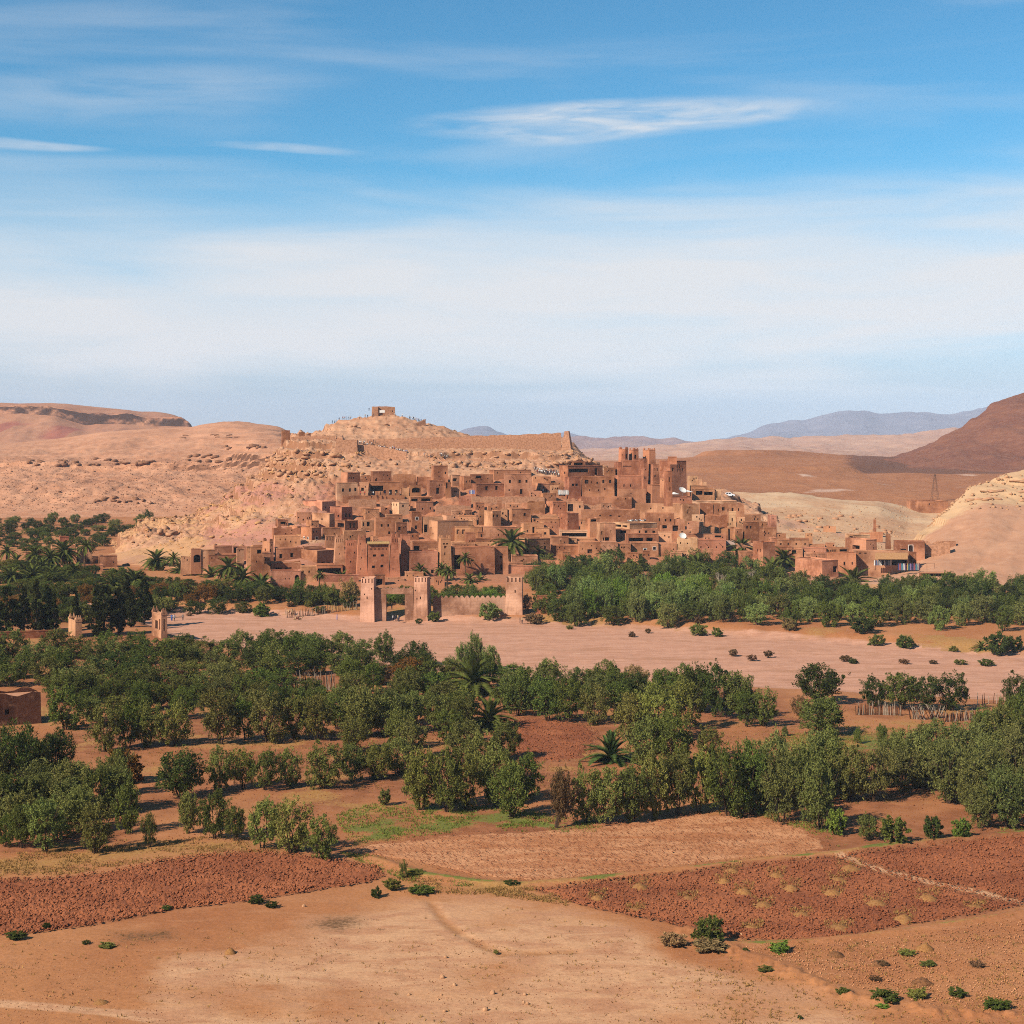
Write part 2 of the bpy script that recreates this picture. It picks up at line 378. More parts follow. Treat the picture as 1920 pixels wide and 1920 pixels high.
LINE_PATH = [(1570, 1604), (1640, 1628), (1740, 1655), (1840, 1675), (1920, 1694), (2100, 1730)]
LINE_TRACK = [(805, 1690), (830, 1725), (870, 1755), (940, 1790), (1080, 1785)]
LINE_TRACK2 = [(-400, 1872), (0, 1885), (200, 1900), (420, 1922)]
LINE_BERM1 = [(1290, 1745), (1390, 1790), (1500, 1830), (1600, 1870), (1760, 1900), (1900, 1905)]

def build_valley():
    pys = []
    p = 2140.0
    while p > 1130: pys.append(p); p -= 3.0 if p > 1160 else 2.4
    while p > 985: pys.append(p); p -= 4.0
    while p > 890: pys.append(p); p -= 12.0
    pys = np.array(pys); Yr = F*CAMZ/(pys-HY)
    px = np.arange(-700, 2640, 5.0)
    PX, YY = np.meshgrid(px, Yr); PY = np.meshgrid(px, pys)[1]
    XX = (PX-CX)*YY/F; ZZ = G(XX, YY)
    near = np.interp(PX, NEAR_X, NEAR_Y); far = np.interp(PX, FAR_X, FAR_Y)
    wob = 22*fbm(XX/9, YY/9, 4, 3)
    m = lambda poly, soft=16.0: np.clip(0.5 + (poly_sdf(PX, PY, poly)+wob)/soft/2, 0, 1)
    ml = lambda pts, wd: np.clip(1.25 - (line_dist(PX, PY, pts)+0.6*wob)/wd, 0, 1)
    z1 = np.zeros(PX.shape+(4,)); z2 = np.zeros(PX.shape+(4,))
    z1[..., 0] = sstep(YY, near-3, near+3)*(1-sstep(YY, far-1, far+5))
    z1[..., 1] = m(POLY_PALE, 60)*np.clip(0.78+1.1*fbm(XX/12, YY/9, 3, 11), 0, 1)
    z1[..., 2] = np.clip(0.62*m(POLY_GARDEN, 30)*np.clip(0.6+2.2*fbm(XX/4, YY/4, 3, 12), 0, 1.2) + 0.55*m(POLY_YG, 40) + 0.8*ml(LINE_G1, 9)*np.clip(.75+2*fbm(XX/5, YY/5, 2, 14), 0, 1) + 0.6*ml(LINE_G2, 8)*np.clip(.5+2*fbm(XX/5, YY/5, 2, 16), 0, 1)
                         + 0.5*ml([(760, 1508), (850, 1522), (960, 1535), (1040, 1552), (1140, 1556)], 18) + 0.4*ml([(1420, 1525), (1540, 1570)], 14) + 0.45*(PY < 1560)*(PY > 1290)*np.clip(3*fbm(XX/6, YY/6, 3, 15)-0.2, 0, 1), 0, 1)
    treeland = ((PY < 1600) & (YY < near-2)).astype(float)
    z2[..., 0] = np.clip(m(POLY_A)+m(POLY_B)+m(POLY_E, 8) + treeland*(0.38+0.45*np.clip(.5+2.5*fbm(XX/14, YY/14, 3, 21), 0, 1)), 0, 1)
    z2[..., 2] = np.clip(0.55*ml(LINE_TRACK, 22), 0, 1)
    z1[..., 1] = np.clip(z1[..., 1] + ml(LINE_PATH, 12) + ml(LINE_TRACK2, 26), 0, 1)
    z2[..., 1] = np.clip(0.6*m([(560, 1740), (600, 1715), (680, 1712), (700, 1735), (640, 1755)], 40) + 0.55*m([(190, 1745), (330, 1740), (350, 1765), (220, 1775)], 40), 0, 1)
    z2[..., 3] = np.clip(0.62*m(POLY_DRY1, 60) + 0.5*m(POLY_DRY2, 50) + 0.5*m(POLY_BERM, 40) + 0.62*ml(LINE_G1, 13)*np.clip(.75+2*fbm(XX/4, YY/4, 2, 44), 0, 1) + 0.6*ml(LINE_G2, 12)*np.clip(.7+2*fbm(XX/4, YY/4, 2, 45), 0, 1) + 0.5*m(POLY_YG, 50)
                         + treeland*np.clip(2.0*fbm(XX/9, YY/9, 3, 31), 0, .62) + 0.7*(YY > far-2)*(YY < far+14)*np.clip(.4+2*fbm(XX/10, YY/10, 2, 33), 0, 1), 0, 1)
    z2[..., 0] *= 1-ml(LINE_PATH, 16); z1[..., 1] = np.maximum(z1[..., 1], ml(LINE_PATH, 14))
    # relief: bunds along the field edges, ruts, trampled roughness
    ZZ += 0.35*np.exp(-(line_dist(PX, PY, LINE_G1)/13)**2) + 0.25*np.exp(-(line_dist(PX, PY, LINE_G2)/13)**2) + 0.22*np.exp(-(line_dist(PX, PY, LINE_BERM1)/24)**2)*(1+4*fbm(XX/0.7, YY/0.7, 3, 8))
    ZZ -= 0.12*np.exp(-(line_dist(PX, PY, LINE_TRACK)/10)**2)
    ZZ += np.where(PY > 1500, 0.10, 0.22)*fbm(XX/1.6, YY/1.6, 4, 9)
    bed = z1[..., 0]; ZZ += bed*(0.5*fbm(XX/26, YY/5, 4, 61) + 0.12*fbm(XX/2.5, YY/1.5, 3, 62))
    z2[..., 0] = np.clip(z2[..., 0], 0, 1)
    bank = np.exp(-((YY-far)/8)**2); ZZ += bank*1.0*fbm(XX/4, YY/6, 4, 19)
    nr, nc = PX.shape
    idx = np.arange(nr*nc).reshape(nr, nc)
    Fc = np.stack([idx[:-1, :-1], idx[:-1, 1:], idx[1:, 1:], idx[1:, :-1]], -1).reshape(-1, 4)
    V = np.stack([XX, YY, ZZ], -1).reshape(-1, 3)
    me = mesh_np('ground', V, Fc, M_ground, True, {'zone': z1.reshape(-1, 4), 'zone2': z2.reshape(-1, 4)})
    o = link('ground', me); struct(o, 'red brown valley floor with fields and dry sandy riverbed')
build_valley()

# far floor under everything, and the apron below and behind the viewpoint
def build_floor():
    xs = np.linspace(-13500, 13500, 136); ys = np.linspace(-550, 12900, 80)
    XX, YY = np.meshgrid(xs, ys); ZZ = np.full(XX.shape, -6.0) + 2*fbm(XX/900, YY/900, 3, 3)
    idx = np.arange(XX.size).reshape(XX.shape)
    Fc = np.stack([idx[:-1, :-1], idx[:-1, 1:], idx[1:, 1:], idx[1:, :-1]], -1).reshape(-1, 4)
    struct(link('desert_floor', mesh_np('desert_floor', np.stack([XX, YY, ZZ], -1), Fc, M_desert, True)), 'wide stony desert floor')
build_floor()

def tilled(name, poly, mat, cell, amp, seed, dpx, dpy, label, furrow=0.0, cut=None):
    P = np.array(poly); x0, x1 = max(P[:, 0].min()-20, -330), min(P[:, 0].max()+20, 2250); y0, y1 = P[:, 1].min()-8, P[:, 1].max()+8
    px = np.arange(x0, x1, dpx); py = np.arange(y1, y0, -dpy)
    PX, PY = np.meshgrid(px, py); YY = F*CAMZ/(PY-HY); XX = (PX-CX)*YY/F
    sd_ = poly_sdf(PX, PY, poly) + 30*fbm(XX/4, YY/4, 5, seed, .62)
    if cut: sd_ = np.minimum(sd_, line_dist(PX, PY, cut)*1.6-22+14*fbm(XX/2, YY/2, 3, seed+3))
    k = sstep(sd_, -6, 22)
    b1 = vnoise(XX/cell, YY/cell, seed); b2 = vnoise(XX/cell*2.1+9, YY/cell*2.1, seed+1); b3 = vnoise(XX/cell*4.3, YY/cell*4.3, seed+2)
    hx = _hash(np.round(XX/cell*1.25+1.2*b2), np.round(YY/cell*0.8+1.2*b1), seed+5)**1.6
    lump = 0.35*b1 + 0.25*b2 + 0.3*b3 + 0.75*hx
    if furrow: lump += furrow*np.sin((YY*0.9+XX*0.12+2*fbm(XX/9, YY/9, 2, seed))*2*math.pi/1.6)
    ZZ = G(XX, YY) + 0.25*fbm(XX/1.6, YY/1.6, 4, 9)*0.4 - 0.32 + k*(0.30 + amp*lump)
    nr, nc = PX.shape; idx = np.arange(nr*nc).reshape(nr, nc)
    Fc = np.stack([idx[:-1, :-1], idx[:-1, 1:], idx[1:, 1:], idx[1:, :-1]], -1).reshape(-1, 4)
    keep = (k.reshape(-1)[Fc].max(1) > 0.02)
    Fc = Fc[keep]; used = np.unique(Fc); remap = np.full(nr*nc, -1); remap[used] = np.arange(len(used))
    V = np.stack([XX, YY, ZZ], -1).reshape(-1, 3)[used]
    o = link(name, mesh_np(name, V, remap[Fc], mat, False)); struct(o, label)
    return o
tilled('ploughed_field', POLY_A, M_tilled, 0.42, 0.27, 41, 2.6, 1.2, 'dark red field of turned clods at the lower left')
tilled('ploughed_field', POLY_B, M_tilled, 0.38, 0.23, 51, 2.8, 1.3, 'dark red field of turned clods at the lower right', 0.0, LINE_PATH)
tilled('ploughed_field', POLY_E, M_tilled, 0.6, 0.22, 61, 2.6, 1.1, 'small red field of turned clods among the olive trees')
tilled('harrowed_field', POLY_C, M_lighttill, 0.34, 0.11, 71, 3.4, 1.5, 'pale harrowed field in front of the middle trees', 0.0)

# ------------------------------------------------------------------ hills
SURF = {}
def loft(name, lines, px0, px1, dpx, rows, mat, label, disp=None, smooth_rows=3, zone=None, flat=False):
    px = np.arange(px0, px1+dpx, dpx)
    Yl, Zl, Pl = [], [], []
    for ln in lines:
        a = np.array(ln, float); py = np.interp(px, a[:, 0], a[:, 1]); yy = np.interp(px, a[:, 0], a[:, 2])
        ker = np.ones(5)/5; pad = lambda v: np.convolve(np.pad(v, 2, 'edge'), ker, 'valid')
        py, yy = pad(py), pad(yy)
        Pl.append(py); Yl.append(yy); Zl.append(CAMZ-(py-HY)*yy/F)
    Yr, Zr, T = [], [], []
    for s in range(len(lines)-1):
        n = rows[s]
        for i in range(n + (1 if s == len(lines)-2 else 0)):
            t = i/n; Yr.append(Yl[s]*(1-t)+Yl[s+1]*t); Zr.append(Zl[s]*(1-t)+Zl[s+1]*t); T.append(s+t)
    YY = np.array(Yr); ZZ = np.array(Zr); TT = np.repeat(np.array(T)[:, None], len(px), 1); PX = np.repeat(px[None], len(YY), 0)
    for _ in range(smooth_rows):
        ZZ[1:-1] = 0.25*ZZ[:-2]+0.5*ZZ[1:-1]+0.25*ZZ[2:]
    XX = (PX-CX)*YY/F
    if disp: ZZ = disp(XX, YY, ZZ, PX, TT)
    PY = HY + (CAMZ-ZZ)*F/YY
    ZZ[0] -= 4.0
    nr, nc = YY.shape; idx = np.arange(nr*nc).reshape(nr, nc)
    Fc = np.stack([idx[:-1, :-1], idx[:-1, 1:], idx[1:, 1:], idx[1:, :-1]], -1).reshape(-1, 4)
    at_ = None
    if zone is not None: at_ = {'zone': zone(XX, YY, ZZ, PX, PY, TT).reshape(-1, 4)}
    o = link(name, mesh_np(name, np.stack([XX, YY, ZZ], -1), Fc, mat, not flat, at_)); struct(o, label)
    SURF[name] = (px, YY, ZZ)
    return o
def surf_z(name, x, y):
    px, YY, ZZ = SURF[name]; p = CX+F*x/y; i = int(np.clip(np.searchsorted(px, p), 1, len(px)-1)); t = (p-px[i-1])/(px[i]-px[i-1])
    a = np.interp(y, YY[:, i-1], ZZ[:, i-1]); b = np.interp(y, YY[:, i], ZZ[:, i]); return float(a*(1-t)+b*t)
def surf_hit(name, px_, py_, Yhint=None):           # nearest point of a hill seen at a pixel of the photograph
    px, YY, ZZ = SURF[name]; i = int(np.clip(round((px_-px[0])/(px[1]-px[0])), 0, len(px)-1))
    PYc = HY + (CAMZ-ZZ[:, i])*F/YY[:, i]
    k = np.where(PYc <= py_)[0]
    j = int(k[0]) if len(k) else int(np.argmin(PYc))
    y = float(YY[j, i]); return Vector(((px_-CX)*y/F, y, surf_z(name, (px_-CX)*y/F, y)))
def terrace(z, step, sharp, phase):
    q = (z+phase)/step; f = q-np.floor(q); return (np.floor(q) + sstep(f, 0.5-sharp, 0.5+sharp))*step - phase

def L(*pts): return [(a, b, c) for a, b, c in pts]
# --- the ksar hill
HA = L((60, 1052, 600), (150, 1052, 590), (330, 1066, 540), (480, 1092, 498), (600, 1104, 480), (900, 1100, 484), (1300, 1098, 486), (1500, 1098, 486), (1800, 1100, 484))
HB = L((60, 1050, 625), (190, 1046, 620), (240, 1030, 615), (330, 1020, 610), (400, 1010, 600), (480, 998, 592), (600, 985, 590), (800, 980, 592), (1000, 985, 590), (1200, 988, 590), (1400, 1005, 580), (1500, 1035, 565), (1600, 1062, 555), (1800, 1090, 540))
HC = L((60, 1049, 665), (190, 1040, 660), (240, 1004, 668), (270, 988, 672), (350, 982, 678), (400, 966, 680), (440, 946, 682), (480, 921, 684), (560, 902, 686), (640, 892, 686), (800, 888, 686), (1000, 886, 686), (1100, 893, 684), (1200, 910, 680), (1300, 925, 676), (1400, 950, 660), (1450, 975, 650), (1500, 1008, 635), (1600, 1048, 600), (1800, 1086, 560))
HD = L((60, 1048, 700), (190, 1038, 690), (240, 1000, 690), (270, 978, 700), (350, 973, 715), (400, 956, 725), (430, 932, 732), (470, 900, 738), (500, 878, 740), (520, 862, 742), (560, 852, 742), (640, 848, 742), (800, 858, 742), (900, 862, 742), (1000, 866, 742), (1100, 868, 742), (1130, 876, 740), (1200, 897, 738), (1300, 912, 735), (1350, 920, 725), (1400, 938, 710), (1440, 962, 690), (1500, 1002, 665), (1600, 1046, 620), (1800, 1085, 580))
HE = L((60, 1048, 760), (240, 1004, 740), (350, 980, 760), (430, 945, 770), (500, 872, 785), (530, 836, 792), (560, 824, 794), (620, 824, 795), (700, 832, 796), (800, 840, 796), (900, 838, 796), (1000, 835, 796), (1060, 838, 796), (1080, 844, 794), (1110, 864, 790), (1140, 880, 785), (1200, 903, 780), (1300, 920, 775), (1400, 950, 760), (1500, 1008, 720), (1600, 1046, 660), (1800, 1085, 600))
HF = L((60, 1047, 800), (240, 1010, 780), (430, 960, 815), (500, 885, 835), (540, 818, 842), (560, 813, 845), (580, 815, 846), (600, 806, 848), (625, 789, 850), (660, 783, 850), (690, 779, 850), (704, 775, 850), (746, 775, 850), (760, 780, 850), (800, 792, 850), (830, 798, 850), (850, 804, 850), (870, 811, 850), (900, 819, 850), (1000, 821, 848), (1060, 820, 846), (1075, 832, 845), (1110, 868, 840), (1200, 908, 830), (1300, 930, 820), (1400, 956, 805), (1500, 1010, 760), (1800, 1080, 640))
HG = L((60, 1030, 880), (430, 965, 940), (560, 880, 960), (730, 850, 960), (1000, 860, 960), (1100, 885, 960), (1300, 940, 930), (1500, 1000, 860), (1800, 1070, 700))
HH = L((60, 1000, 980), (560, 985, 1080), (1000, 985, 1080), (1300, 985, 1040), (1800, 1060, 800))
def d_ksar(X, Y, Z, PX, T):
    rocky = sstep(T, 0.6, 1.6)*(1-sstep(T, 5.2, 6))
    left = 1-sstep(PX, 560, 700)
    cl = sstep(T, 2.2, 2.8)*(1-sstep(T, 3.9, 4.1))
    Zt = terrace(Z+2.6*fbm(X/18, Y/18, 4, 3), 4.6, 0.07, 1.0)-2.6*fbm(X/18, Y/18, 4, 3)
    k = np.clip(cl*1.0*np.clip(0.75+2.4*fbm(X/45, Y/30, 2, 77)+0.25*left, 0, 1) + 0.7*left*rocky*np.clip(.5+3*fbm(X/30, Y/30, 2, 78), 0, 1), 0, 1)
    Z = Z*(1-k)+Zt*k
    Z = Z + rocky*(2.0*fbm(X/14, Y/14, 5, 4) + (1.6+1.6*left)*np.abs(fbm(X/5, Y/5, 4, 5))*2 - 0.6) + 0.5*fbm(X/5, Y/5, 4, 6)*(1-rocky)
    Z = Z + rocky*(1.3*np.abs(fbm(X/2.4, Y/2.4, 3, 25))*2-0.35)
    vil = sstep(PX, 560, 660)*(1-sstep(PX, 1440, 1560))*sstep(T, 0.05, 0.4)*(1-sstep(T, 1.95, 2.2))
    Z = Z - 2.6*vil + vil*1.6*(np.abs(fbm(X/6, Y/6, 3, 35))*2-0.3)
    # low spurs on the scree of the west slope
    Z = Z + left*sstep(T, 0.3, 1.2)*(1-sstep(T, 3.0, 3.6))*1.8*(np.abs(np.sin((X*0.5+Y*0.33+6*fbm(X/20, Y/20, 3, 9))*0.22))-0.5)
    return Z
def z_ksar(X, Y, Z, PX, PY, T):
    n = fbm(X/25, Y/25, 4, 12)
    yel = (1-sstep(PX, 420, 560))*sstep(PY, 880, 930)*np.clip(0.62+1.8*n, 0, 1)
    pink = sstep(PX, 330, 430)*(1-sstep(PX, 620, 680))*sstep(PY, 880, 930)*np.clip(0.6+2.0*fbm(X/18, Y/30, 3, 14), 0, 1)
    vil = sstep(PX, 560, 660)*sstep(PY, 880, 905)*(1-sstep(PX, 1290, 1420))*0.85
    pat = sstep(PY, 1030, 1060)*0.5
    return np.stack([yel, np.clip(pink, 0, 1), np.clip(vil+pat, 0, 1), np.zeros_like(yel)], -1)
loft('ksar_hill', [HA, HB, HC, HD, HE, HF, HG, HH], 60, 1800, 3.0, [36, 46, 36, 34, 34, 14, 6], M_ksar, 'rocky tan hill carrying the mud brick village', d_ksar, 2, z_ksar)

# --- clay slope on the right
def d_rs(X, Y, Z, PX, T):
    top = sstep(T, 1.3, 1.7)*(1-sstep(T, 3.0, 3.3))
    tilt_ = Z + 0.05*X
    Zt = terrace(tilt_+2.5*fbm(X/16, Y/16, 4, 5), 6.0, 0.10, 2)-0.05*X-2.5*fbm(X/16, Y/16, 4, 5)
    kk = 0.5*top*np.clip(.5+2.5*fbm(X/22, Y/22, 3, 55), 0, 1); Z = Z*(1-kk)+Zt*kk
    gul = np.abs(np.sin((X*0.33-Y*0.16+3*fbm(X/25, Y/25, 3, 8))*0.5))
    return Z + (1-top)*0.8*(gul-0.5) + 1.1*fbm(X/12, Y/12, 4, 6) + 0.7*fbm(X/2.5, Y/2.5, 3, 7)
def z_rs(X, Y, Z, PX, PY, T):
    y = 0.75*sstep(T, 1.6, 2.1); return np.stack([y, 0*y, 0*y, 0*y], -1)
loft('clay_slope', [
    L((1600, 1098, 478), (1750, 1100, 480), (1920, 1108, 474), (2800, 1115, 470)),
    L((1600, 1094, 520), (1690, 1068, 540), (1760, 1030, 560), (1850, 1010, 570), (1920, 1005, 575), (2800, 1000, 580)),
    L((1600, 1085, 560), (1690, 1050, 575), (1715, 1018, 610), (1740, 1000, 628), (1780, 972, 640), (1815, 948, 650), (1850, 938, 655), (1920, 945, 655), (2200, 930, 670), (2800, 920, 680)),
    L((1600, 1085, 580), (1690, 1040, 600), (1715, 1006, 625), (1740, 986, 640), (1780, 951, 660), (1800, 931, 668), (1815, 916, 678), (1850, 901, 690), (1890, 886, 700), (1920, 878, 705), (2100, 838, 740), (2400, 820, 760), (2800, 840, 760)),
    L((1600, 1075, 700), (1740, 1000, 740), (1920, 900, 790), (2100, 860, 830), (2800, 860, 850)),
    L((1600, 1010, 880), (2800, 1000, 1000))], 1600, 2800, 4.0, [30, 26, 30, 8, 4], M_rslope, 'bare pinkish clay slope with yellow ledges on the right', d_rs, 2, z_rs)

# --- pale rocks right of the village
def d_pale(X, Y, Z, PX, T):
    Zt = terrace(Z+1.2*fbm(X/16, Y/16, 3, 5), 3.2, 0.14, 0.5)-1.2*fbm(X/16, Y/16, 3, 5)
    k = np.clip(0.4+2.5*fbm(X/40, Y/40, 2, 9), 0, 0.9)*(1-sstep(T, 1.6, 2.0)); Z = Z*(1-k)+Zt*k
    road = np.exp(-((PX-1705-0.25*(1000-0)*0)/16)**2)
    return Z + 1.4*fbm(X/12, Y/12, 4, 6) + 0.5*fbm(X/3, Y/3, 3, 7)
def z_pale(X, Y, Z, PX, PY, T):
    y = np.clip(sstep(T, 1.5, 1.9)*(0.7+2*fbm(X/30, Y/30, 3, 4)), 0, 1)
    p = np.clip(0.4+2*fbm(X/20, Y/20, 3, 5), 0, 1)*(1-sstep(T, 1.2, 1.6)); return np.stack([y, p, 0*y, 0*y], -1)
loft('pale_rock_ground', [
    L((1200, 1010, 600), (1440, 1040, 560), (1600, 1075, 530), (1740, 1080, 530), (1900, 1080, 530)),
    L((1200, 960, 690), (1440, 990, 640), (1600, 1015, 620), (1700, 1020, 620), (1900, 1010, 640)),
    L((1200, 935, 770), (1440, 942, 760), (1550, 940, 770), (1650, 950, 760), (1700, 975, 745), (1740, 975, 750), (1900, 960, 780)),
    L((1200, 924, 810), (1370, 922, 810), (1420, 922, 815), (1480, 921, 820), (1500, 922, 820), (1540, 932, 830), (1600, 938, 835), (1650, 939, 840), (1690, 946, 830), (1740, 958, 830), (1900, 945, 850)),
    L((1200, 960, 960), (1900, 960, 960))], 1200, 1900, 3.5, [34, 34, 16, 5], M_pale, 'pale layered rock ground right of the village', d_pale, 2, z_pale)

# --- brown plain, brown hill
def d_plain(X, Y, Z, PX, T):
    Zt = terrace(Z+3*fbm(X/60, Y/60, 3, 5), 9.0, 0.14, 2)-3*fbm(X/60, Y/60, 3, 5)
    k = 0.55*sstep(T, 1.6, 2.0)*(1-sstep(T, 2.95, 3.0)); Z = Z*(1-k)+Zt*k
    return Z + 5*fbm(X/70, Y/90, 4, 6)*(1-sstep(T, 2.7, 3)) + 1.0*fbm(X/12, Y/12, 4, 7)
def z_plain(X, Y, Z, PX, PY, T):
    dk = sstep(PX+0*PY, 1540, 1640)*sstep(T, 1.75, 2.1); pk = np.clip(3*fbm(X/50, Y/40, 3, 8)-0.35, 0, 1)*(T < 1.9)
    return np.stack([dk, pk, 0*dk, 0*dk], -1)
loft('brown_plain', [
    L((900, 960, 850), (1300, 950, 850), (1500, 950, 850), (1700, 960, 850), (1920, 955, 880), (2700, 950, 880)),
    L((900, 930, 980), (1300, 912, 980), (1500, 915, 980), (1700, 918, 980), (1920, 910, 990), (2700, 905, 1000)),
    L((900, 900, 1150), (1290, 878, 1150), (1400, 876, 1150), (1560, 877, 1160), (1650, 882, 1180), (1760, 885, 1200), (1920, 884, 1220), (2700, 884, 1250)),
    L((900, 870, 1650), (1200, 866, 1500), (1287, 856, 1480), (1320, 848, 1480), (1350, 846, 1480), (1450, 846, 1500), (1560, 849, 1560), (1650, 854, 1650), (1700, 857, 1700), (1920, 858, 1750), (2700, 858, 1800)),
    L((900, 880, 2200), (2700, 872, 2200))], 900, 2700, 5.0, [22, 22, 34, 4], M_plain, 'brown stony plain behind the village', d_plain, 1, z_plain)
def d_brown(X, Y, Z, PX, T):
    k = 0.2*sstep(T, 1.55, 1.75)*(1-sstep(T, 2.4, 2.6))
    Zt = terrace(Z+3*fbm(X/50, Y/50, 3, 5), 16.0, 0.16, 3)-3*fbm(X/50, Y/50, 3, 5); Z = Z*(1-k)+Zt*k
    rid = 1-np.abs(fbm(X/45, Y/80, 4, 6))*4
    return Z + np.sin(np.clip(T/2, 0, 1)*math.pi)*6*(rid-0.5)*0.5 + 4.0*fbm(X/16, Y/16, 4, 7) - 3.0*np.abs(fbm(X/14, Y/40, 3, 27))
loft('brown_hill', [
    L((1620, 885, 1300), (1700, 885, 1290), (1920, 890, 1270), (2800, 895, 1270)),
    L((1620, 868, 1450), (1700, 861, 1450), (1800, 835, 1440), (1920, 805, 1430), (2200, 800, 1430), (2800, 840, 1430)),
    L((1620, 866, 1500), (1690, 859, 1520), (1720, 846, 1530), (1790, 805, 1560), (1838, 779, 1580), (1847, 764, 1590), (1870, 749, 1600), (1900, 738, 1610), (1920, 734, 1620), (2050, 728, 1640), (2200, 745, 1640), (2500, 800, 1640), (2800, 840, 1640)),
    L((1620, 870, 1700), (1847, 800, 1800), (1920, 760, 1820), (2200, 770, 1850), (2800, 850, 1850)),
    L((1620, 880, 2100), (2800, 880, 2200))], 1620, 2800, 4.0, [34, 44, 8, 4], M_brown, 'dark brown hill with a rocky cap on the right', d_brown, 1)

# --- far ranges
def d_rough(a1, s1, a2, s2, seed, tt=99):
    return lambda X, Y, Z, PX, T: Z + (a1*fbm(X/s1, Y/s1, 5, seed) + a2*np.abs(fbm(X/s2, Y/s2, 4, seed+1)))*np.clip(1.2-np.abs(T-tt)*0 , 0, 1)
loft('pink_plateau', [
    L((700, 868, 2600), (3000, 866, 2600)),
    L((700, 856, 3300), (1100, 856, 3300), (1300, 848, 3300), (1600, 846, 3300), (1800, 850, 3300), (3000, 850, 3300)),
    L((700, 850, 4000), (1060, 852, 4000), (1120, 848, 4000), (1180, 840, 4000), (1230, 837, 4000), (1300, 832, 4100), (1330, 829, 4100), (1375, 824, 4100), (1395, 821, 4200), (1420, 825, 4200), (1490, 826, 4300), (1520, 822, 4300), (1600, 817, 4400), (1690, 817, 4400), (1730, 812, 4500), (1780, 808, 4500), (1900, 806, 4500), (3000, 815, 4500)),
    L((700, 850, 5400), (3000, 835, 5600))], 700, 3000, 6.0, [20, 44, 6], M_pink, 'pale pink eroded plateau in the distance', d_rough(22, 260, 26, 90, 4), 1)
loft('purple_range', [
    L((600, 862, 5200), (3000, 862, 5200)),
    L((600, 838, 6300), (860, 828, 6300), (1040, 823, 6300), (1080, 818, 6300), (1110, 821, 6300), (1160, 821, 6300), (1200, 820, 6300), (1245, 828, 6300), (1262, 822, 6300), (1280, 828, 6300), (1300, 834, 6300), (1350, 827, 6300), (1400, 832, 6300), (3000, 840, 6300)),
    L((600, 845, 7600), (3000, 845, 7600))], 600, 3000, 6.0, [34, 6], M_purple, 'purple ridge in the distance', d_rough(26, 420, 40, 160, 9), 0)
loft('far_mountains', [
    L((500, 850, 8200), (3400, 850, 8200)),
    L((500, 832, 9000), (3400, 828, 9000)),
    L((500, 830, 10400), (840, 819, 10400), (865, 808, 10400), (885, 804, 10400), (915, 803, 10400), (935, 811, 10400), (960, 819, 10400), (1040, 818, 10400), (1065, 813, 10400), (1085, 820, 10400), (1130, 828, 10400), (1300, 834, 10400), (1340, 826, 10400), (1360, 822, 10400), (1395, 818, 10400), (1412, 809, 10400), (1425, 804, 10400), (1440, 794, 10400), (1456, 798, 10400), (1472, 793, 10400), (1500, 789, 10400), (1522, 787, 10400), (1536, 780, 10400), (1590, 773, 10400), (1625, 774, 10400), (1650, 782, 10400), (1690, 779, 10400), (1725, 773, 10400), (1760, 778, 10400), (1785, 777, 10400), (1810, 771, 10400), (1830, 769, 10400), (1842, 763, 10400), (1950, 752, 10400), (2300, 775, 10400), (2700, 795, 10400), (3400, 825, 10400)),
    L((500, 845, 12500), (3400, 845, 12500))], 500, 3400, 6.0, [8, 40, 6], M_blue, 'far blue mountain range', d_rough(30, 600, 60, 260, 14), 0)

# --- hills on the left
def d_left(X, Y, Z, PX, T):
    led = np.exp(-((T-2.5)/0.6)**2)
    Zt = terrace(Z+1.8*fbm(X/40, Y/40, 4, 5), 5.5, 0.13, 1.5)-1.8*fbm(X/40, Y/40, 4, 5)
    k = np.clip(led*np.clip(.6+2.4*fbm(X/70, Y/70, 2, 15), 0, 1) + 0.45*sstep(PX, 330, 420)*sstep(T, 1, 2)*(1-sstep(T, 3.6, 4)), 0, 0.9); Z = Z*(1-k)+Zt*k
    rid = np.abs(fbm(X/60, Y/120, 4, 6))
    return Z + (4*fbm(X/80, Y/80, 4, 7) - 9*rid - 3*np.abs(fbm(X/22, Y/45, 3, 17)) + (2.6*fbm(X/11, Y/11, 4, 8)+2.2*np.abs(fbm(X/5, Y/9, 3, 28)))*(1.25-0.7*sstep(T, 3, 4)))*sstep(T, 0.05, 0.6)*(1-0.55*sstep(T, 3.5, 4.1))
loft('left_hill', [
    L((-900, 978, 830), (0, 976, 840), (300, 974, 850), (700, 975, 860)),
    L((-900, 915, 960), (0, 915, 960), (160, 910, 960), (300, 915, 960), (700, 910, 960)),
    L((-900, 884, 1060), (0, 882, 1060), (200, 880, 1060), (330, 882, 1060), (420, 880, 1060), (700, 870, 1060)),
    L((-900, 868, 1085), (0, 868, 1085), (200, 866, 1085), (330, 862, 1085), (420, 858, 1085), (480, 842, 1090), (700, 840, 1090)),
    L((-900, 825, 1560), (-200, 832, 1540), (0, 829, 1520), (50, 827, 1520), (100, 823, 1520), (160, 814, 1510), (200, 807, 1500), (280, 802, 1500), (360, 797, 1480), (380, 791, 1480), (420, 787, 1480), (455, 786, 1480), (480, 790, 1480), (525, 797, 1480), (538, 806, 1480), (560, 816, 1480), (700, 830, 1480)),
    L((-900, 850, 1900), (0, 850, 1900), (700, 850, 1800))], -900, 700, 4.0, [40, 34, 16, 50, 5], M_left, 'bare tan hillside with a rocky ledge on the left', d_left, 1)
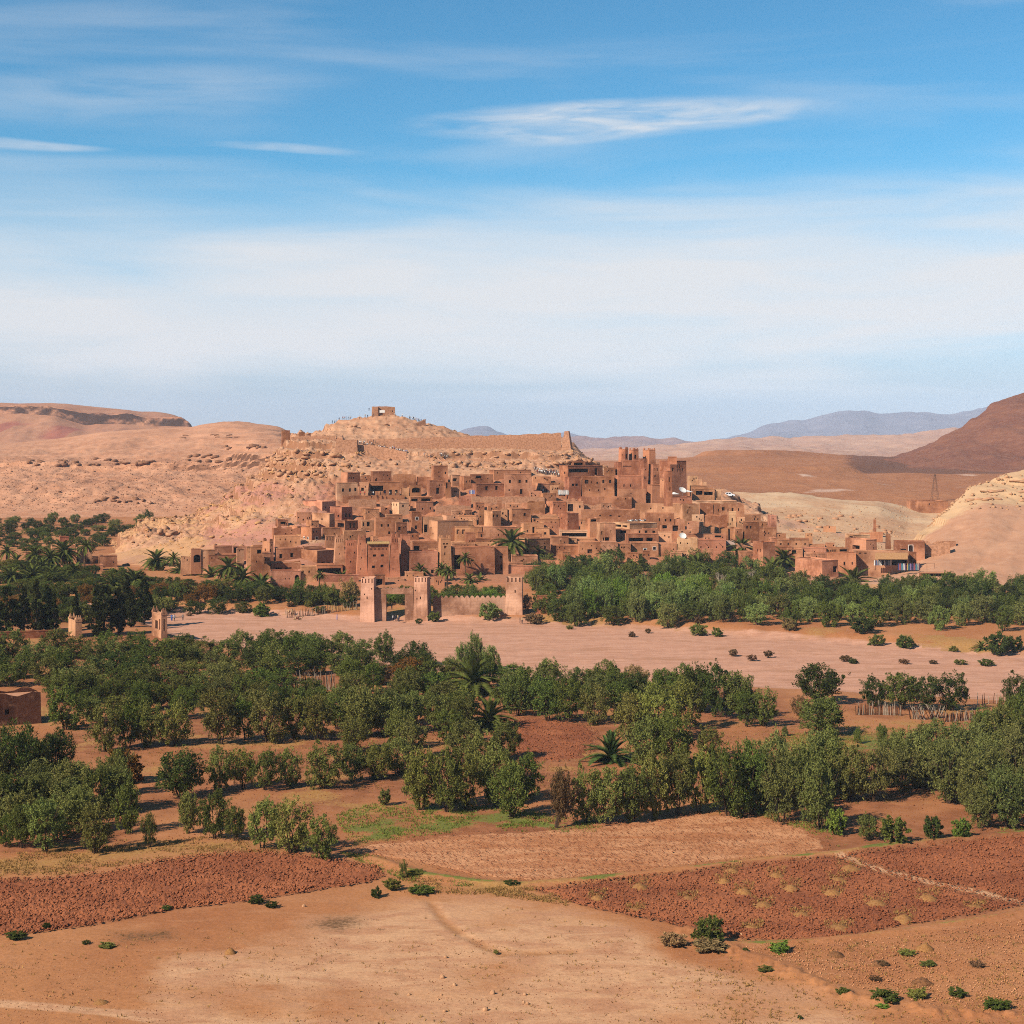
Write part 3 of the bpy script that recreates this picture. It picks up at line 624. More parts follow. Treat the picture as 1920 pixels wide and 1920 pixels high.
def d_lf(X, Y, Z, PX, T):
    rid = np.abs(fbm(X/50, Y/150, 4, 6))
    tal = np.sin(np.clip(T, 0, 1)*math.pi)
    crag = np.exp(-((T-1.6)/0.5)**2)
    return Z - tal*14*rid + 3*fbm(X/40, Y/40, 4, 7) + crag*13*fbm(X/18, Y/30, 5, 8)
def z_lf(X, Y, Z, PX, PY, T):
    r = (1-sstep(PX, 140, 200))*sstep(T, 0.1, 0.35)*(1-sstep(T, 0.65, 0.9))*np.clip(.55+2.5*fbm(X/45, Y/200, 3, 3), 0, 1); return np.stack([r, 0*r, 0*r, 0*r], -1)
loft('left_ridge', [
    L((-900, 838, 1900), (0, 838, 1900), (160, 828, 1900), (300, 820, 1900), (420, 815, 1900), (600, 815, 1900)),
    L((-900, 780, 2150), (0, 776, 2150), (60, 777, 2150), (105, 779, 2150), (118, 784, 2150), (160, 797, 2150), (220, 794, 2150), (290, 800, 2150), (357, 800, 2150), (365, 815, 2150), (600, 825, 2150)),
    L((-900, 762, 2158), (0, 762, 2158), (60, 761, 2158), (105, 763, 2158), (118, 765, 2158), (150, 772, 2158), (200, 777, 2158), (240, 774, 2158), (275, 785, 2158), (320, 784, 2158), (340, 783, 2158), (355, 791, 2158), (359, 800, 2158), (366, 816, 2158), (600, 826, 2158)),
    L((-900, 758, 2400), (0, 755, 2400), (40, 756, 2400), (90, 755, 2400), (130, 757, 2400), (180, 763, 2400), (240, 769, 2400), (255, 771, 2400), (300, 772, 2400), (330, 779, 2400), (350, 790, 2380), (360, 806, 2380), (368, 820, 2380), (600, 828, 2380)),
    L((-900, 820, 2900), (600, 840, 2900))], -900, 600, 3.5, [36, 22, 14, 5], M_leftfar, 'far left ridge capped by dark cliffs', d_lf, 0, z_lf)

# ------------------------------------------------------------------ haze
def build_haze():
    mb = MB(); mb.box(-14000, 14000, -600, 13000, -10.5, 400)
    m = bpy.data.materials.new('haze_air'); m.use_nodes = True; t = m.node_tree; t.nodes.clear(); nb = NB(t)
    pv = nb.n('ShaderNodeVolumePrincipled'); pv.inputs['Color'].default_value = (0.62, 0.77, 1.0, 1); pv.inputs['Density'].default_value = 4.4e-5
    pv.inputs['Anisotropy'].default_value = -0.25
    o = nb.n('ShaderNodeOutputMaterial'); nb.l.new(pv.outputs[0], o.inputs['Volume'])
    h = mb.build('haze', m); h['kind'] = 'stuff'; h['label'] = 'thin blue distance haze'
build_haze()
# ------------------------------------------------------------------ mud materials
def b_mud(nb):
    co = obj_co(nb)
    inf = nb.n('ShaderNodeObjectInfo')
    pos = nb.n('ShaderNodeNewGeometry').outputs['Position']
    big = nb.noise(pos, 0.09, 4, 0.6); mid = nb.noise(pos, 0.8, 5, 0.65); fine = nb.noise(pos, 4.0, 3, 0.7)
    c = inf.outputs['Color']
    dk = nb.mix(1.0, c, S(205, 190, 180), 'MULTIPLY')
    c2 = nb.mix(nb.ss(big, 0.38, 0.62), c, dk)
    lt = nb.mix(0.5, c, S(205, 150, 116))
    c3 = nb.mix(nb.m('MULTIPLY', nb.ss(mid, 0.5, 0.75), 0.7), c2, lt)
    c4 = nb.mix(nb.m('MULTIPLY', nb.ss(fine, 0.58, 0.7), 0.35), c3, S(96, 58, 42))
    z = nb.n('ShaderNodeSeparateXYZ', i={0: pos}).outputs[2]
    course = nb.m('SINE', nb.m('MULTIPLY', nb.m('ADD', z, nb.m('MULTIPLY', mid, 0.25)), 7.5))
    c5 = nb.mix(nb.m('MULTIPLY', nb.ss(course, 0.8, 1.0), 0.14), c4, S(120, 74, 54))
    rain = nb.noise(nb.scale(pos, (1.6, 1.6, 0.16)), 1.0, 4, 0.6)
    c5 = nb.mix(nb.m('MULTIPLY', nb.ss(rain, 0.52, 0.72), 0.4), c5, S(128, 84, 62))
    return c5, bump_of(nb, nb.m('ADD', mid, nb.m('MULTIPLY', fine, 0.4)), 0.12, 0.7)
M_mud = material('mud_plaster', b_mud)
def flatmat(name, c, c2=None, s=1.5, rough=0.9):
    def b(nb):
        co = obj_co(nb); n = nb.noise(co, s, 4, 0.6)
        return nb.mix(nb.ss(n, 0.35, 0.7), c, c2 or tuple(0.75*x for x in c))
    return material(name, b, rough)
M_dark = flatmat('painted_dark_room', S(48, 30, 24)); M_wood = flatmat('old_wood', S(104, 68, 46), S(70, 44, 30), 4)  # M_dark backs the openings, the unlit room's shade put into its colour
M_roof = flatmat('mud_roof', S(196, 142, 108), S(176, 120, 88), 0.6); M_stone = flatmat('rubble_stone', S(190, 138, 106), S(152, 106, 78), 1.3)
M_white = flatmat('white_paint', S(232, 228, 222), S(210, 204, 196), 1); M_thatch = flatmat('reed_thatch', S(196, 160, 104), S(150, 112, 70), 5)
M_grey = flatmat('grey_sheet', S(150, 146, 142), S(120, 118, 116), 2); M_gate = flatmat('pale_plaster', S(204, 154, 124), S(190, 138, 108), 0.7)
M_awn = flatmat('woven_awning', S(190, 142, 96), S(160, 112, 74), 3)

MUD = [S(180, 126, 91), S(172, 117, 83), S(186, 134, 99), S(166, 110, 78), S(188, 138, 104), S(175, 120, 88)]
PALE_MUD = S(200, 154, 118); DARK_MUD = S(152, 101, 70)
rng = random.Random(5)
ZM = {1: (480, 720, 4.8), 2: (800, 720, 4.8), 3: (1120, 720, 4.8), 4: (1480, 720, 4.3636), 5: (0, 720, 4.0), 0: (0, 0, 1.0)}
def vil_Y(py): return 494 + (1092-py)*0.955
HOUSES = []

def face_grid(P00, P10, P01, P11, holes, usub, topf=None):
    """wall face between four corners (u right, v up), with rectangular openings left out; returns verts, quads"""
    us = {0.0, 1.0}; vs = {0.0, 1.0}
    for k in range(1, usub): us.add(k/usub)
    vs.add(0.5)
    for (u0, u1, v0, v1) in holes: us |= {u0, u1}; vs |= {v0, v1}
    us = sorted(us); vs = sorted(vs)
    us2 = [us[0]]; [us2.append(u) for u in us[1:] if u-us2[-1] > 1e-4]; vs2 = [vs[0]]; [vs2.append(v) for v in vs[1:] if v-vs2[-1] > 1e-4]
    us, vs = us2, vs2
    V = []; Fq = []
    for j, v in enumerate(vs):
        for i, u in enumerate(us):
            p = P00*(1-u)*(1-v)+P10*u*(1-v)+P01*(1-u)*v+P11*u*v
            if topf and v == 1.0: p = p + Vector((0, 0, topf(p)))
            V.append(p)
    n = len(us)
    for j in range(len(vs)-1):
        for i in range(n-1):
            cu = (us[i]+us[i+1])/2; cv_ = (vs[j]+vs[j+1])/2
            if any(u0 < cu < u1 and v0 < cv_ < v1 for (u0, u1, v0, v1) in holes): continue
            Fq.append((j*n+i, j*n+i+1, (j+1)*n+i+1, (j+1)*n+i))
    return V, Fq

def opening(parent, name, P00, P10, P01, P11, hole, inward, depth, arch=False, back_mat=None, frame=None, lintel=True):
    u0, u1, v0, v1 = hole
    q = lambda u, v: P00*(1-u)*(1-v)+P10*u*(1-v)+P01*(1-u)*v+P11*u*v
    a, b, c, d = q(u0, v0), q(u1, v0), q(u1, v1), q(u0, v1); ins = inward*depth
    mb = MB()
    vs = [a, b, c, d, a+ins, b+ins, c+ins, d+ins]
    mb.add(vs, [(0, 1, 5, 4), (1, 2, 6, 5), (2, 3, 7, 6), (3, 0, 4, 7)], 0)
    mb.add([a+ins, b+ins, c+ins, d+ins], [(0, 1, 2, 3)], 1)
    if arch:                                          # spandrels that round the head of the opening
        out = -inward*0.02; cx = (c+d)/2; wv = (c-d)/2; hh = (d-a)*0.33
        for s in (-1, 1):
            pts = [cx+wv*s]
            for k in range(5):
                t = k/4*math.pi/2; pts.append(cx+wv*s*math.cos(t)-hh+hh*math.sin(t))
            pts = [p+out for p in pts]
            mb.add(pts, [tuple(range(len(pts))) if s < 0 else tuple(reversed(range(len(pts))))], 0)
    if frame is not None:
        e = (b-a).normalized(); up = (d-a).normalized(); t = 0.14; o = -inward*0.03
        for (p, r) in ((a-e*t-up*t, b+e*t), (d-e*t, c+e*t+up*t), (a-e*t, d), (b, c+e*t)):
            w1 = (r-p).dot(e); h1 = (r-p).dot(up)
            v4 = [p+o, p+o+e*w1, p+o+e*w1+up*h1, p+o+up*h1]; mb.add(v4+[x+inward*0.05 for x in v4], [(0, 1, 2, 3), (0, 4, 5, 1), (1, 5, 6, 2), (2, 6, 7, 3), (3, 7, 4, 0)], 2)
    o = mb.build(name, [M_mud, back_mat or M_dark, frame or M_mud], parent); o.color = parent.get('_c', (0.4, 0.22, 0.14)) if False else tuple(parent['tone'])+(1,)
    return o

def house(zm, xl, xc, xr, yt, yb, wins=(), label=None, tone=None, name='mud_house', cat='house', taper=0.02, depth=None, ruin=0.0, niches=0, parapet=True,
          Y=None, a=None, below=3.5, roofmat=None, group='mud brick houses of the hill village', bars=0, sides=True, thatch=False, mat=None, crown=0, fl=0.0):
    ox, oy, s = ZM[zm]; X = lambda x: ox+x/s; Yp = lambda y: oy+y/s
    pl, pc, pr, pt, pb = X(xl), X(xc), X(xr), Yp(yt), Yp(yb)
    Y0 = Y or vil_Y(pb)
    m = Y0/F
    wl, wf = (pc-pl)*m, (pr-pc)*m
    phi = math.atan((pc-CX)/F)
    if a is None:
        a = math.asin(min(max(wl/7.5, 0.2), 0.58)) if wl > 0.9 else math.radians(rng.uniform(2, 6))
    else: a = math.radians(a)
    L1 = max(wf/math.cos(a), 0.6); L2 = depth or (wl/math.sin(a) if wl > 0.9 else min(max(L1*0.8, 3.0), 7.0))
    th = a-phi
    C = at(pc, pb, Y0); topz = at(pc, pt, Y0).z; z0 = C.z-below; Ht = topz-z0
    e1 = Vector((math.cos(th), math.sin(th), 0)); e2 = Vector((-math.sin(th), math.cos(th), 0))
    kt = rng.uniform(1.24, 1.4) if tone else rng.uniform(1.2, 1.52); tone = tone or rng.choice(MUD); tone = (tone[0]*kt, tone[1]*kt*rng.uniform(.97, 1.02), tone[2]*kt*rng.uniform(.94, 1.06))
    root = thing(name, label or '', cat, (C.x, C.y, z0), 0, group); root['tone'] = tone
    B = [Vector((0, 0, 0)), e1*L1, e1*L1+e2*L2, e2*L2]
    tp = taper*Ht; ctr = (B[0]+B[2])/2
    def inset(p, d_):                                 # move a corner towards the middle along both sides
        return p + e1*(d_ if (p-ctr).dot(e1) < 0 else -d_) + e2*(d_ if (p-ctr).dot(e2) < 0 else -d_)
    T = [inset(p, tp) + Vector((0, 0, Ht)) for p in B]
    faces = [(0, 1), (1, 2), (2, 3), (3, 0)]
    holes = {0: [], 1: [], 2: [], 3: []}; todo = []
    if cat == 'house' and len(wins) <= 1 and ruin < 0.8 and (pr-pc) > 12:   # plain fronts still have a few small openings
        wins = list(wins) + [(xc+(xr-xc)*rng.uniform(.1, .9), yt+(yb-yt)*rng.uniform(.25, .7), 2.0*s, rng.uniform(2.2, 3.4)*s) for _ in range(rng.choice([1, 2, 3, 4]))]
    for wd in wins:
        wx, wy = wd[0], wd[1]; ww = wd[2] if len(wd) > 2 else 3.2*s*0.9; wh = wd[3] if len(wd) > 3 else 4.0*s*0.9; kind = wd[4] if len(wd) > 4 else 'window'
        v0 = ((pb-Yp(wy+wh/2))*m+below)/Ht; v1 = ((pb-Yp(wy-wh/2))*m+below)/Ht
        if wx >= xc: f = 0; u0 = (wx-ww/2-xc)/max(xr-xc, 1); u1 = (wx+ww/2-xc)/max(xr-xc, 1)
        else: f = 3; u0 = (wx-ww/2-xl)/max(xc-xl, 1); u1 = (wx+ww/2-xl)/max(xc-xl, 1)
        h = (max(u0, 0.03), min(u1, 0.97), max(v0, 0.02), min(v1, 0.97))
        if h[1]-h[0] < 0.01 or h[3]-h[2] < 0.01: continue
        if any(not (h[1] <= g[0] or h[0] >= g[1] or h[3] <= g[2] or h[2] >= g[3]) for g in holes[f]): continue
        holes[f].append(h); todo.append((f, h, kind))
    if niches:
        nn = niches; v1 = 1-0.35/Ht*1.0; v0 = 1-(1.55)/Ht
        if v0 > 0.1 and not any(h[3] > v0 for h in holes[0]):
            for k in range(nn):
                u = (k+0.5)/nn; h = (u-0.17/nn, u+0.17/nn, v0, v1); holes[0].append(h); todo.append((0, h, 'niche'))
            if wl > 0.9:
                for k in range(max(2, nn//2)):
                    q = max(2, nn//2); u = (k+0.5)/q; h = (u-0.17/q, u+0.17/q, v0, v1); holes[3].append(h); todo.append((3, h, 'niche'))
    seed = rng.randint(0, 999)
    tf = None
    if ruin > 0:
        def tf(p): return -ruin*float(vnoise(np.array([(p.x+p.y*0.7)/1.7+seed]), np.array([seed*1.3]))[0])*1.3
    else:
        def tf(p): return 0.22*float(fbm(np.array([(p.x+p.y)/2.3+seed]), np.array([seed*1.1]), 2)[0])
    mb = MB()
    for k, (i, j) in enumerate(faces):
        usub = max(1, int((L1 if k in (0, 2) else L2)/1.3))
        V, Fq = face_grid(B[i], B[j], T[i], T[j], holes[k], usub, tf)
        if k == 3:                                    # left face runs from the far corner to the near one, flip u so that 0 is at the far left
            V, Fq = face_grid(B[3], B[0], T[3], T[0], holes[k], usub, tf)
        mb.add(V, Fq)
    wall = mb.build('wall', mat or M_mud, root); wall.color = (*tone, 1)
    nrm = {0: -e2, 3: -e1}
    for (f, h, kind) in todo:
        i, j = (0, 1) if f == 0 else (3, 0)
        arch = 'arch' in kind
        fr = M_white if 'white' in kind else None
        nm = 'door' if 'door' in kind else ('porch' if 'porch' in kind else ('niche' if kind == 'niche' else 'window'))
        dp = 0.35 if nm == 'window' else (0.5 if nm == 'door' else (0.4 if nm == 'niche' else 1.6))
        dp = min(dp, L2*0.6 if f == 0 else L1*0.6)
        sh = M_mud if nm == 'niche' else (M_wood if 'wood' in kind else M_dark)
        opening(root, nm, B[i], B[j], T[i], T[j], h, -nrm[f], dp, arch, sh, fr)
    rz = -0.35 if not ruin else -ruin*1.1-0.2
    mb = MB(); ins = [inset(t, 0.12)+Vector((0, 0, rz)) for t in T]; mb.add(ins, [(0, 1, 2, 3)])
    r = mb.build('roof', roofmat or M_roof, root)
    if parapet and not ruin:
        mb = MB(); ov = 0.09; hh = 0.22
        o0 = [inset(t, -ov)+Vector((0, 0, -0.04)) for t in T]; o1 = [v+Vector((0, 0, hh)) for v in o0]
        i0 = [inset(t, 0.3)+Vector((0, 0, -0.3)) for t in T]; i1 = [inset(t, 0.3)+Vector((0, 0, hh-0.04)) for t in T]
        for k in range(4):
            q = (k+1) % 4
            mb.add([o0[k], o0[q], o1[q], o1[k]], [(0, 1, 2, 3)]); mb.add([o1[k], o1[q], i1[q], i1[k]], [(0, 1, 2, 3)])
            mb.add([i1[k], i1[q], i0[q], i0[k]], [(0, 1, 2, 3)]); mb.add([o0[q], o0[k], inset(T[k], 0.05)+Vector((0, 0, -0.06)), inset(T[q], 0.05)+Vector((0, 0, -0.06))], [(0, 1, 2, 3)])
        p = mb.build('parapet', mat or M_mud, root); p.color = (*tuple(min(1, t*1.08) for t in tone), 1)
    if crown:                                         # corner merlons
        mm = MB(); mm.box(-0.35, 0.35, -0.35, 0.35, 0, 0.5); mm.box(-0.22, 0.22, -0.22, 0.22, 0.5, 0.95); me = mm.mesh('merlon', M_mud)
        for t in T:
            o = link('merlon', me, root, inset(t, 0.36)+Vector((0, 0, 0.18)), (0, 0, th)); o.color = (*tone, 1)
        if crown > 1:
            for k in range(1, crown):
                p = T[0].lerp(T[1], k/crown); o = link('merlon', me, root, inset(p, 0.0)+e2*0.36+Vector((0, 0, 0.18)), (0, 0, th), (0.8, 0.8, 0.7)); o.color = (*tone, 1)
    if bars:                                          # roof beams poking out below the parapet
        for k in range(bars):
            p = B[0].lerp(B[1], (k+0.5)/bars); p = p + Vector((0, 0, Ht-0.9)); mm = MB(); mm.tube([p+e2*0.3, p-e2*0.75+Vector((0, 0, -0.12))], 0.07, 5); mm.build('beam', M_wood, root)
    if thatch:
        mm = MB(); q = [T[0]-e2*0.8-e1*0.3, T[1]-e2*0.8+e1*0.3, T[1]+e2*1.5+e1*0.3, T[0]+e2*1.5-e1*0.3]
        lo = [v+Vector((0, 0, 0.3)) for v in q]; hi = [v+Vector((0, 0, 0.55)) for v in q]; hi[2] += Vector((0, 0, .5)); hi[3] += Vector((0, 0, .5)); lo[2] += Vector((0, 0, .5)); lo[3] += Vector((0, 0, .5))
        mm.add(lo+hi, [(3, 2, 1, 0), (4, 5, 6, 7), (0, 1, 5, 4), (1, 2, 6, 5), (2, 3, 7, 6), (3, 0, 4, 7)]); mm.build('thatch', M_thatch, root)
    nw = sum(1 for t in todo if t[2] != 'niche')
    HOUSES.append((root, pc, pt, pb, pr-pl, (pb-pt), nw, ruin, label is None, wl > 0.9, niches, cat))
    return root

W = 15; D = 20
def wn(*pts, w=16, h=20, k='window'): return [(x, y, w, h, k) for x, y in pts]
# --- zoom 1: upper left of the village
house(1, 760, 822, 940, 800, 892, wn((838, 846), (858, 846), (880, 846), w=11, h=14))
house(1, 940, 945, 1030, 820, 880, ruin=0.4)
house(1, 1028, 1047, 1222, 790, 888, wn((1080, 866)))
house(1, 1225, 1240, 1445, 810, 905, ruin=0.9, tone=DARK_MUD)
house(1, 1450, 1455, 1580, 830, 905, ruin=0.8)
house(1, 722, 726, 918, 895, 1030, wn((782, 955), (846, 955), (897, 950), w=20, h=30), label='wide pinkish house with three square windows above the terrace fence', tone=PALE_MUD)
house(1, 918, 930, 1012, 888, 1022, wn((958, 948), w=26, h=28), depth=4)
house(1, 1012, 1016, 1300, 885, 1010, [(1085, 940, 120, 50, 'porch'), (1052, 985, 26, 34, 'door'), (1158, 970, 22, 30), (1212, 975, 26, 46, 'door'), (1265, 970, 24, 30)], label='terrace house with a dark porch and four openings in its front')
house(1, 1375, 1385, 1490, 915, 1000, [(1440, 955, 75, 46, 'porch arch')], tone=DARK_MUD)
house(1, 1300, 1310, 1380, 920, 1000, ruin=0.8)
house(1, 1575, 1600, 1730, 738, 880, wn((1708, 800)), label='square tower house on the upper edge of the village, left half', taper=0.015)
house(1, 1535, 1560, 1700, 872, 1012, [(1636, 962, 28, 55, 'door')])
house(1, 1700, 1706, 1760, 880, 1012, [(1712, 915, 22, 50, 'door')], ruin=0.5, tone=DARK_MUD)
house(1, 776, 780, 1340, 1000, 1040, ruin=0.35, name='terrace_wall', cat='wall', depth=3.0, label='long stone terrace wall in front of the porch house', tone=DARK_MUD)
house(1, 830, 836, 1085, 1036, 1092, ruin=0.5, name='terrace_wall', cat='wall', depth=3.0, label='rough retaining wall under the terrace, left piece', tone=DARK_MUD, mat=M_stone)
house(1, 1110, 1116, 1380, 1036, 1085, ruin=0.5, name='terrace_wall', cat='wall', depth=3.0, label='rough retaining wall under the terrace, right piece', tone=DARK_MUD, mat=M_stone)
house(1, 1385, 1390, 1590, 1020, 1075, [(1425, 1048, 60, 34, 'porch'), (1530, 1048, 85, 36, 'porch')], label='low shelter with two dark bays below the arched house')
house(1, 1218, 1285, 1382, 1070, 1180, [(1325, 1098, 18, 24, 'window arch'), (1236, 1090, 9, 22), (1262, 1090, 9, 22)], tone=PALE_MUD)
house(1, 1382, 1440, 1600, 1065, 1160, [(1395, 1125, 26, 40, 'door'), (1500, 1125, 14, 18), (1572, 1122, 14, 22)])
house(1, 420, 595, 722, 1062, 1165, wn((517, 1128)), tone=S(186, 124, 96), label='leftmost house of the upper rows, broad lit side and dark front')
house(1, 352, 366, 502, 1160, 1245, wn((425, 1222), w=12, h=16))
house(1, 500, 660, 712, 1172, 1290, wn((592, 1222), (528, 1250), w=12, h=16))
house(1, 660, 770, 872, 1112, 1222, [(740, 1190, 12, 20), (812, 1185, 16, 34), (845, 1185, 16, 34)], tone=S(160, 102, 78))
house(1, 172, 195, 292, 1225, 1300, [(245, 1250, 50, 22, 'porch')], tone=DARK_MUD)
house(1, 150, 156, 402, 1290, 1400, ruin=0.6)
house(1, 300, 370, 410, 1285, 1380, [(390, 1310, 26, 30, 'porch')])
house(1, 398, 500, 592, 1297, 1445, [(430, 1395, 12, 26, 'window white'), (465, 1395, 12, 26, 'window white'), (550, 1390, 18, 22, 'window white'), (520, 1330, 12, 18), (548, 1330, 12, 18)], label='house with white framed windows at the left foot of the slope')
house(1, 160, 168, 402, 1375, 1490, wn((215, 1400), (262, 1400), (310, 1420), (360, 1430), w=10, h=16))
house(1, 590, 600, 760, 1300, 1400, tone=DARK_MUD)
house(1, 705, 800, 922, 1235, 1345, [(760, 1275, 60, 40, 'porch'), (850, 1275, 14, 44), (885, 1275, 14, 44)], tone=DARK_MUD)
house(1, 785, 790, 960, 1330, 1440, wn((850, 1375), w=14, h=18))
house(1, 940, 948, 1072, 1232, 1295, [(965, 1262, 14, 34), (1010, 1262, 26, 40, 'porch')])
house(1, 1068, 1074, 1256, 1212, 1360, wn((1130, 1274), (1192, 1274), (1200, 1340), w=18, h=24), label='plain wide house with two square windows in the middle rows')
house(1, 1256, 1264, 1362, 1252, 1360, wn((1290, 1300), w=24, h=30), tone=DARK_MUD)
house(1, 1376, 1398, 1496, 1152, 1335, [(1450, 1212, 22, 24, 'window white'), (1440, 1290, 22, 36, 'window arch'), (1385, 1240, 9, 18)], label='tall tower house with a white framed window and an arched one')
house(1, 1496, 1505, 1690, 1190, 1340, [(1525, 1300, 36, 70, 'porch')], ruin=0.4)
house(1, 1550, 1632, 1920, 1238, 1410, wn((1570, 1300), (1590, 1350), w=9, h=16), niches=0)
house(1, 905, 915, 992, 1312, 1400, wn((945, 1380)))
# the two kasbahs
house(1, 1000, 1003, 1200, 1450, 1752, [(1065, 1545, 30, 20, 'window'), (1140, 1545, 30, 20, 'window'), (1055, 1647, 28, 24, 'window'), (1135, 1640, 28, 24, 'window')] + [(1010+q*13, 1488, 6, 18, 'niche') for q in range(14)],
      name='kasbah', label='large kasbah front with shuttered windows between two tapering towers', thatch=True, depth=9, a=3, tone=S(172, 108, 78), cat='kasbah')
house(1, 893, 900, 1012, 1395, 1752, wn((935, 1440), (957, 1500), (948, 1565), (940, 1665), w=9, h=16), niches=4, taper=0.055, name='kasbah_tower', label='left tapering tower of the large kasbah', cat='tower', depth=5, a=4, tone=S(176, 112, 82), crown=1)
house(1, 1185, 1196, 1305, 1385, 1752, wn((1240, 1440), (1240, 1560), (1230, 1665), w=9, h=16), niches=4, taper=0.055, name='kasbah_tower', label='right tapering tower of the large kasbah', cat='tower', depth=5, a=4, tone=S(176, 112, 82), crown=1)
house(1, 690, 700, 812, 1385, 1700, wn((745, 1470), (752, 1530), w=8, h=14), niches=4, taper=0.05, name='kasbah_tower', label='tapering tower of the second kasbah, left of the large one', cat='tower', depth=5, a=6, crown=1)
house(1, 800, 806, 915, 1420, 1720, [(822, 1445, 7, 20, 'niche'), (840, 1445, 7, 20, 'niche'), (858, 1445, 7, 20, 'niche'), (876, 1445, 7, 20, 'niche'), (890, 1520, 10, 16), (850, 1600, 10, 16)], depth=6, a=3, tone=S(168, 104, 76), label='blank kasbah wall left of the large kasbah')
house(1, 612, 622, 712, 1370, 1500, niches=3, taper=0.03, name='kasbah_tower', label='short tower with carved top behind the second kasbah', cat='tower', depth=4)
house(1, 1280, 1296, 1402, 1365, 1725, wn((1310, 1400), (1330, 1440), (1350, 1500), w=8, h=14), taper=0.035, depth=6, tone=S(172, 110, 82))
house(1, 1375, 1380, 1640, 1512, 1740, [(1415, 1490, 6, 12), (1545, 1700, 8, 26), (1590, 1690, 26, 34, 'door')], label='broad plain house between the large kasbah and the carved tower', tone=S(182, 122, 92))
house(1, 1400, 1410, 1640, 1430, 1520, [(1440, 1478, 60, 40, 'porch')], tone=DARK_MUD)
house(1, 1540, 1550, 1640, 1490, 1550, [(1585, 1515, 70, 20, 'porch')])
house(1, 1628, 1656, 1768, 1395, 1740, [(1690, 1440, 20, 14), (1725, 1440, 20, 14), (1705, 1470, 30, 22, 'niche'), (1700, 1530, 12, 26), (1690, 1600, 10, 14)], niches=5, taper=0.03, name='kasbah_tower', label='carved mud tower beside the tall dark doorway', cat='tower', depth=5, crown=1)
house(1, 1758, 1764, 2155, 1475, 1730, [(1800, 1605, 78, 130, 'porch'), (1905, 1600, 16, 20), (1950, 1590, 28, 14)], label='big house with a tall dark doorway behind slim palms', depth=7)
house(1, 1760, 1766, 2160, 1420, 1480, ruin=0.3)
# lower left
house(1, 52, 120, 162, 1425, 1610, [(130, 1500, 12, 26), (80, 1500, 12, 24), (140, 1450, 12, 12)], taper=0.02, name='corner_tower', label='square corner tower with overhanging cap at the lower left', cat='tower', crown=1)
house(1, 160, 180, 424, 1485, 1610, wn((222, 1550), (322, 1542), w=28, h=40), label='house with two tall windows right of the corner tower')
house(1, 420, 428, 610, 1462, 1560, tone=DARK_MUD, ruin=0.3)
house(1, -60, -52, 62, 1472, 1730, [(30, 1510, 40, 36, 'porch'), (5, 1600, 8, 18)], taper=0.02)
house(1, 400, 550, 782, 1505, 1640, [(502, 1612, 7, 18), (520, 1612, 7, 18), (540, 1612, 7, 18), (718, 1565, 20, 60, 'window arch'), (755, 1565, 20, 60, 'window arch'), (605, 1612, 30, 10), (655, 1612, 30, 10)], label='house with two tall arched windows left of the second kasbah')
house(1, 545, 552, 660, 1495, 1520, roofmat=M_grey, depth=5)
house(1, 700, 706, 782, 1490, 1520)
house(1, 540, 546, 782, 1632, 1725, [(660, 1690, 215, 60, 'porch')], label='wide dark porch under the house with arched windows')
house(1, 396, 402, 548, 1646, 1808, wn((420, 1690), (478, 1690), w=14, h=20))
house(1, 118, 126, 402, 1690, 1822, [(370, 1765, 44, 90, 'door arch'), (262, 1755, 9, 16), (298, 1755, 9, 16)], label='long wall with an arched dark gateway at the foot of the village', tone=S(182, 124, 94))
house(1, 125, 132, 410, 1600, 1700, [(200, 1660, 60, 14), (290, 1660, 60, 14)], ruin=0.5)
house(1, 30, 52, 132, 1610, 1730, ruin=1.4, tone=DARK_MUD)
house(1, 545, 552, 925, 1725, 1810, label='low blank garden wall at the foot of the second kasbah', tone=S(188, 128, 100), name='garden_wall', cat='wall', depth=2)
house(1, 1058, 1066, 1165, 1722, 1835, [(1110, 1790, 60, 70, 'porch')], tone=DARK_MUD)
house(1, 1335, 1342, 1510, 1700, 1790)
house(1, 1180, 1190, 1340, 1745, 1800, ruin=0.6, mat=M_stone)
house(1, 1585, 1600, 1700, 1745, 1830, wn((1640, 1790), w=8, h=40))
# --- zoom 2: middle
house(2, 290, 332, 402, 835, 935, wn((360, 880), w=10, h=14))
house(2, 395, 402, 602, 818, 900, [(468, 838, 50, 22, 'porch')], tone=DARK_MUD)
house(2, 560, 605, 945, 778, 830)
house(2, 685, 700, 948, 812, 1005, [(748, 878, 20, 28), (838, 876, 22, 28), (902, 876, 20, 26), (852, 968, 22, 44, 'door'), (742, 955, 14, 14)], bars=2, label='tall plain house with three upper windows beside the crowded lane')
house(2, 398, 446, 702, 902, 1005, wn((540, 940), (632, 938), w=24, h=36), bars=2, label='low house with two windows and blue textiles at its left side')
house(2, 948, 955, 1120, 830, 880, ruin=0.5, tone=S(186, 130, 94))
house(2, 1100, 1105, 1235, 880, 935, ruin=0.5)
house(2, 1188, 1270, 1592, 738, 838, [(1240, 800, 12, 20), (1530, 790, 24, 60, 'door'), (1370, 780, 180, 34, 'porch')], label='two storey house with a shaded loggia left of the great kasbah')
house(2, 1300, 1310, 1430, 700, 740, [(1365, 720, 80, 26, 'porch')], tone=DARK_MUD)
house(2, 1590, 1596, 1700, 750, 830, tone=DARK_MUD, ruin=0.3)
house(2, 1236, 1280, 1392, 842, 1005, [(1318, 908, 24, 22), (1352, 908, 24, 22)], tone=S(166, 106, 78))
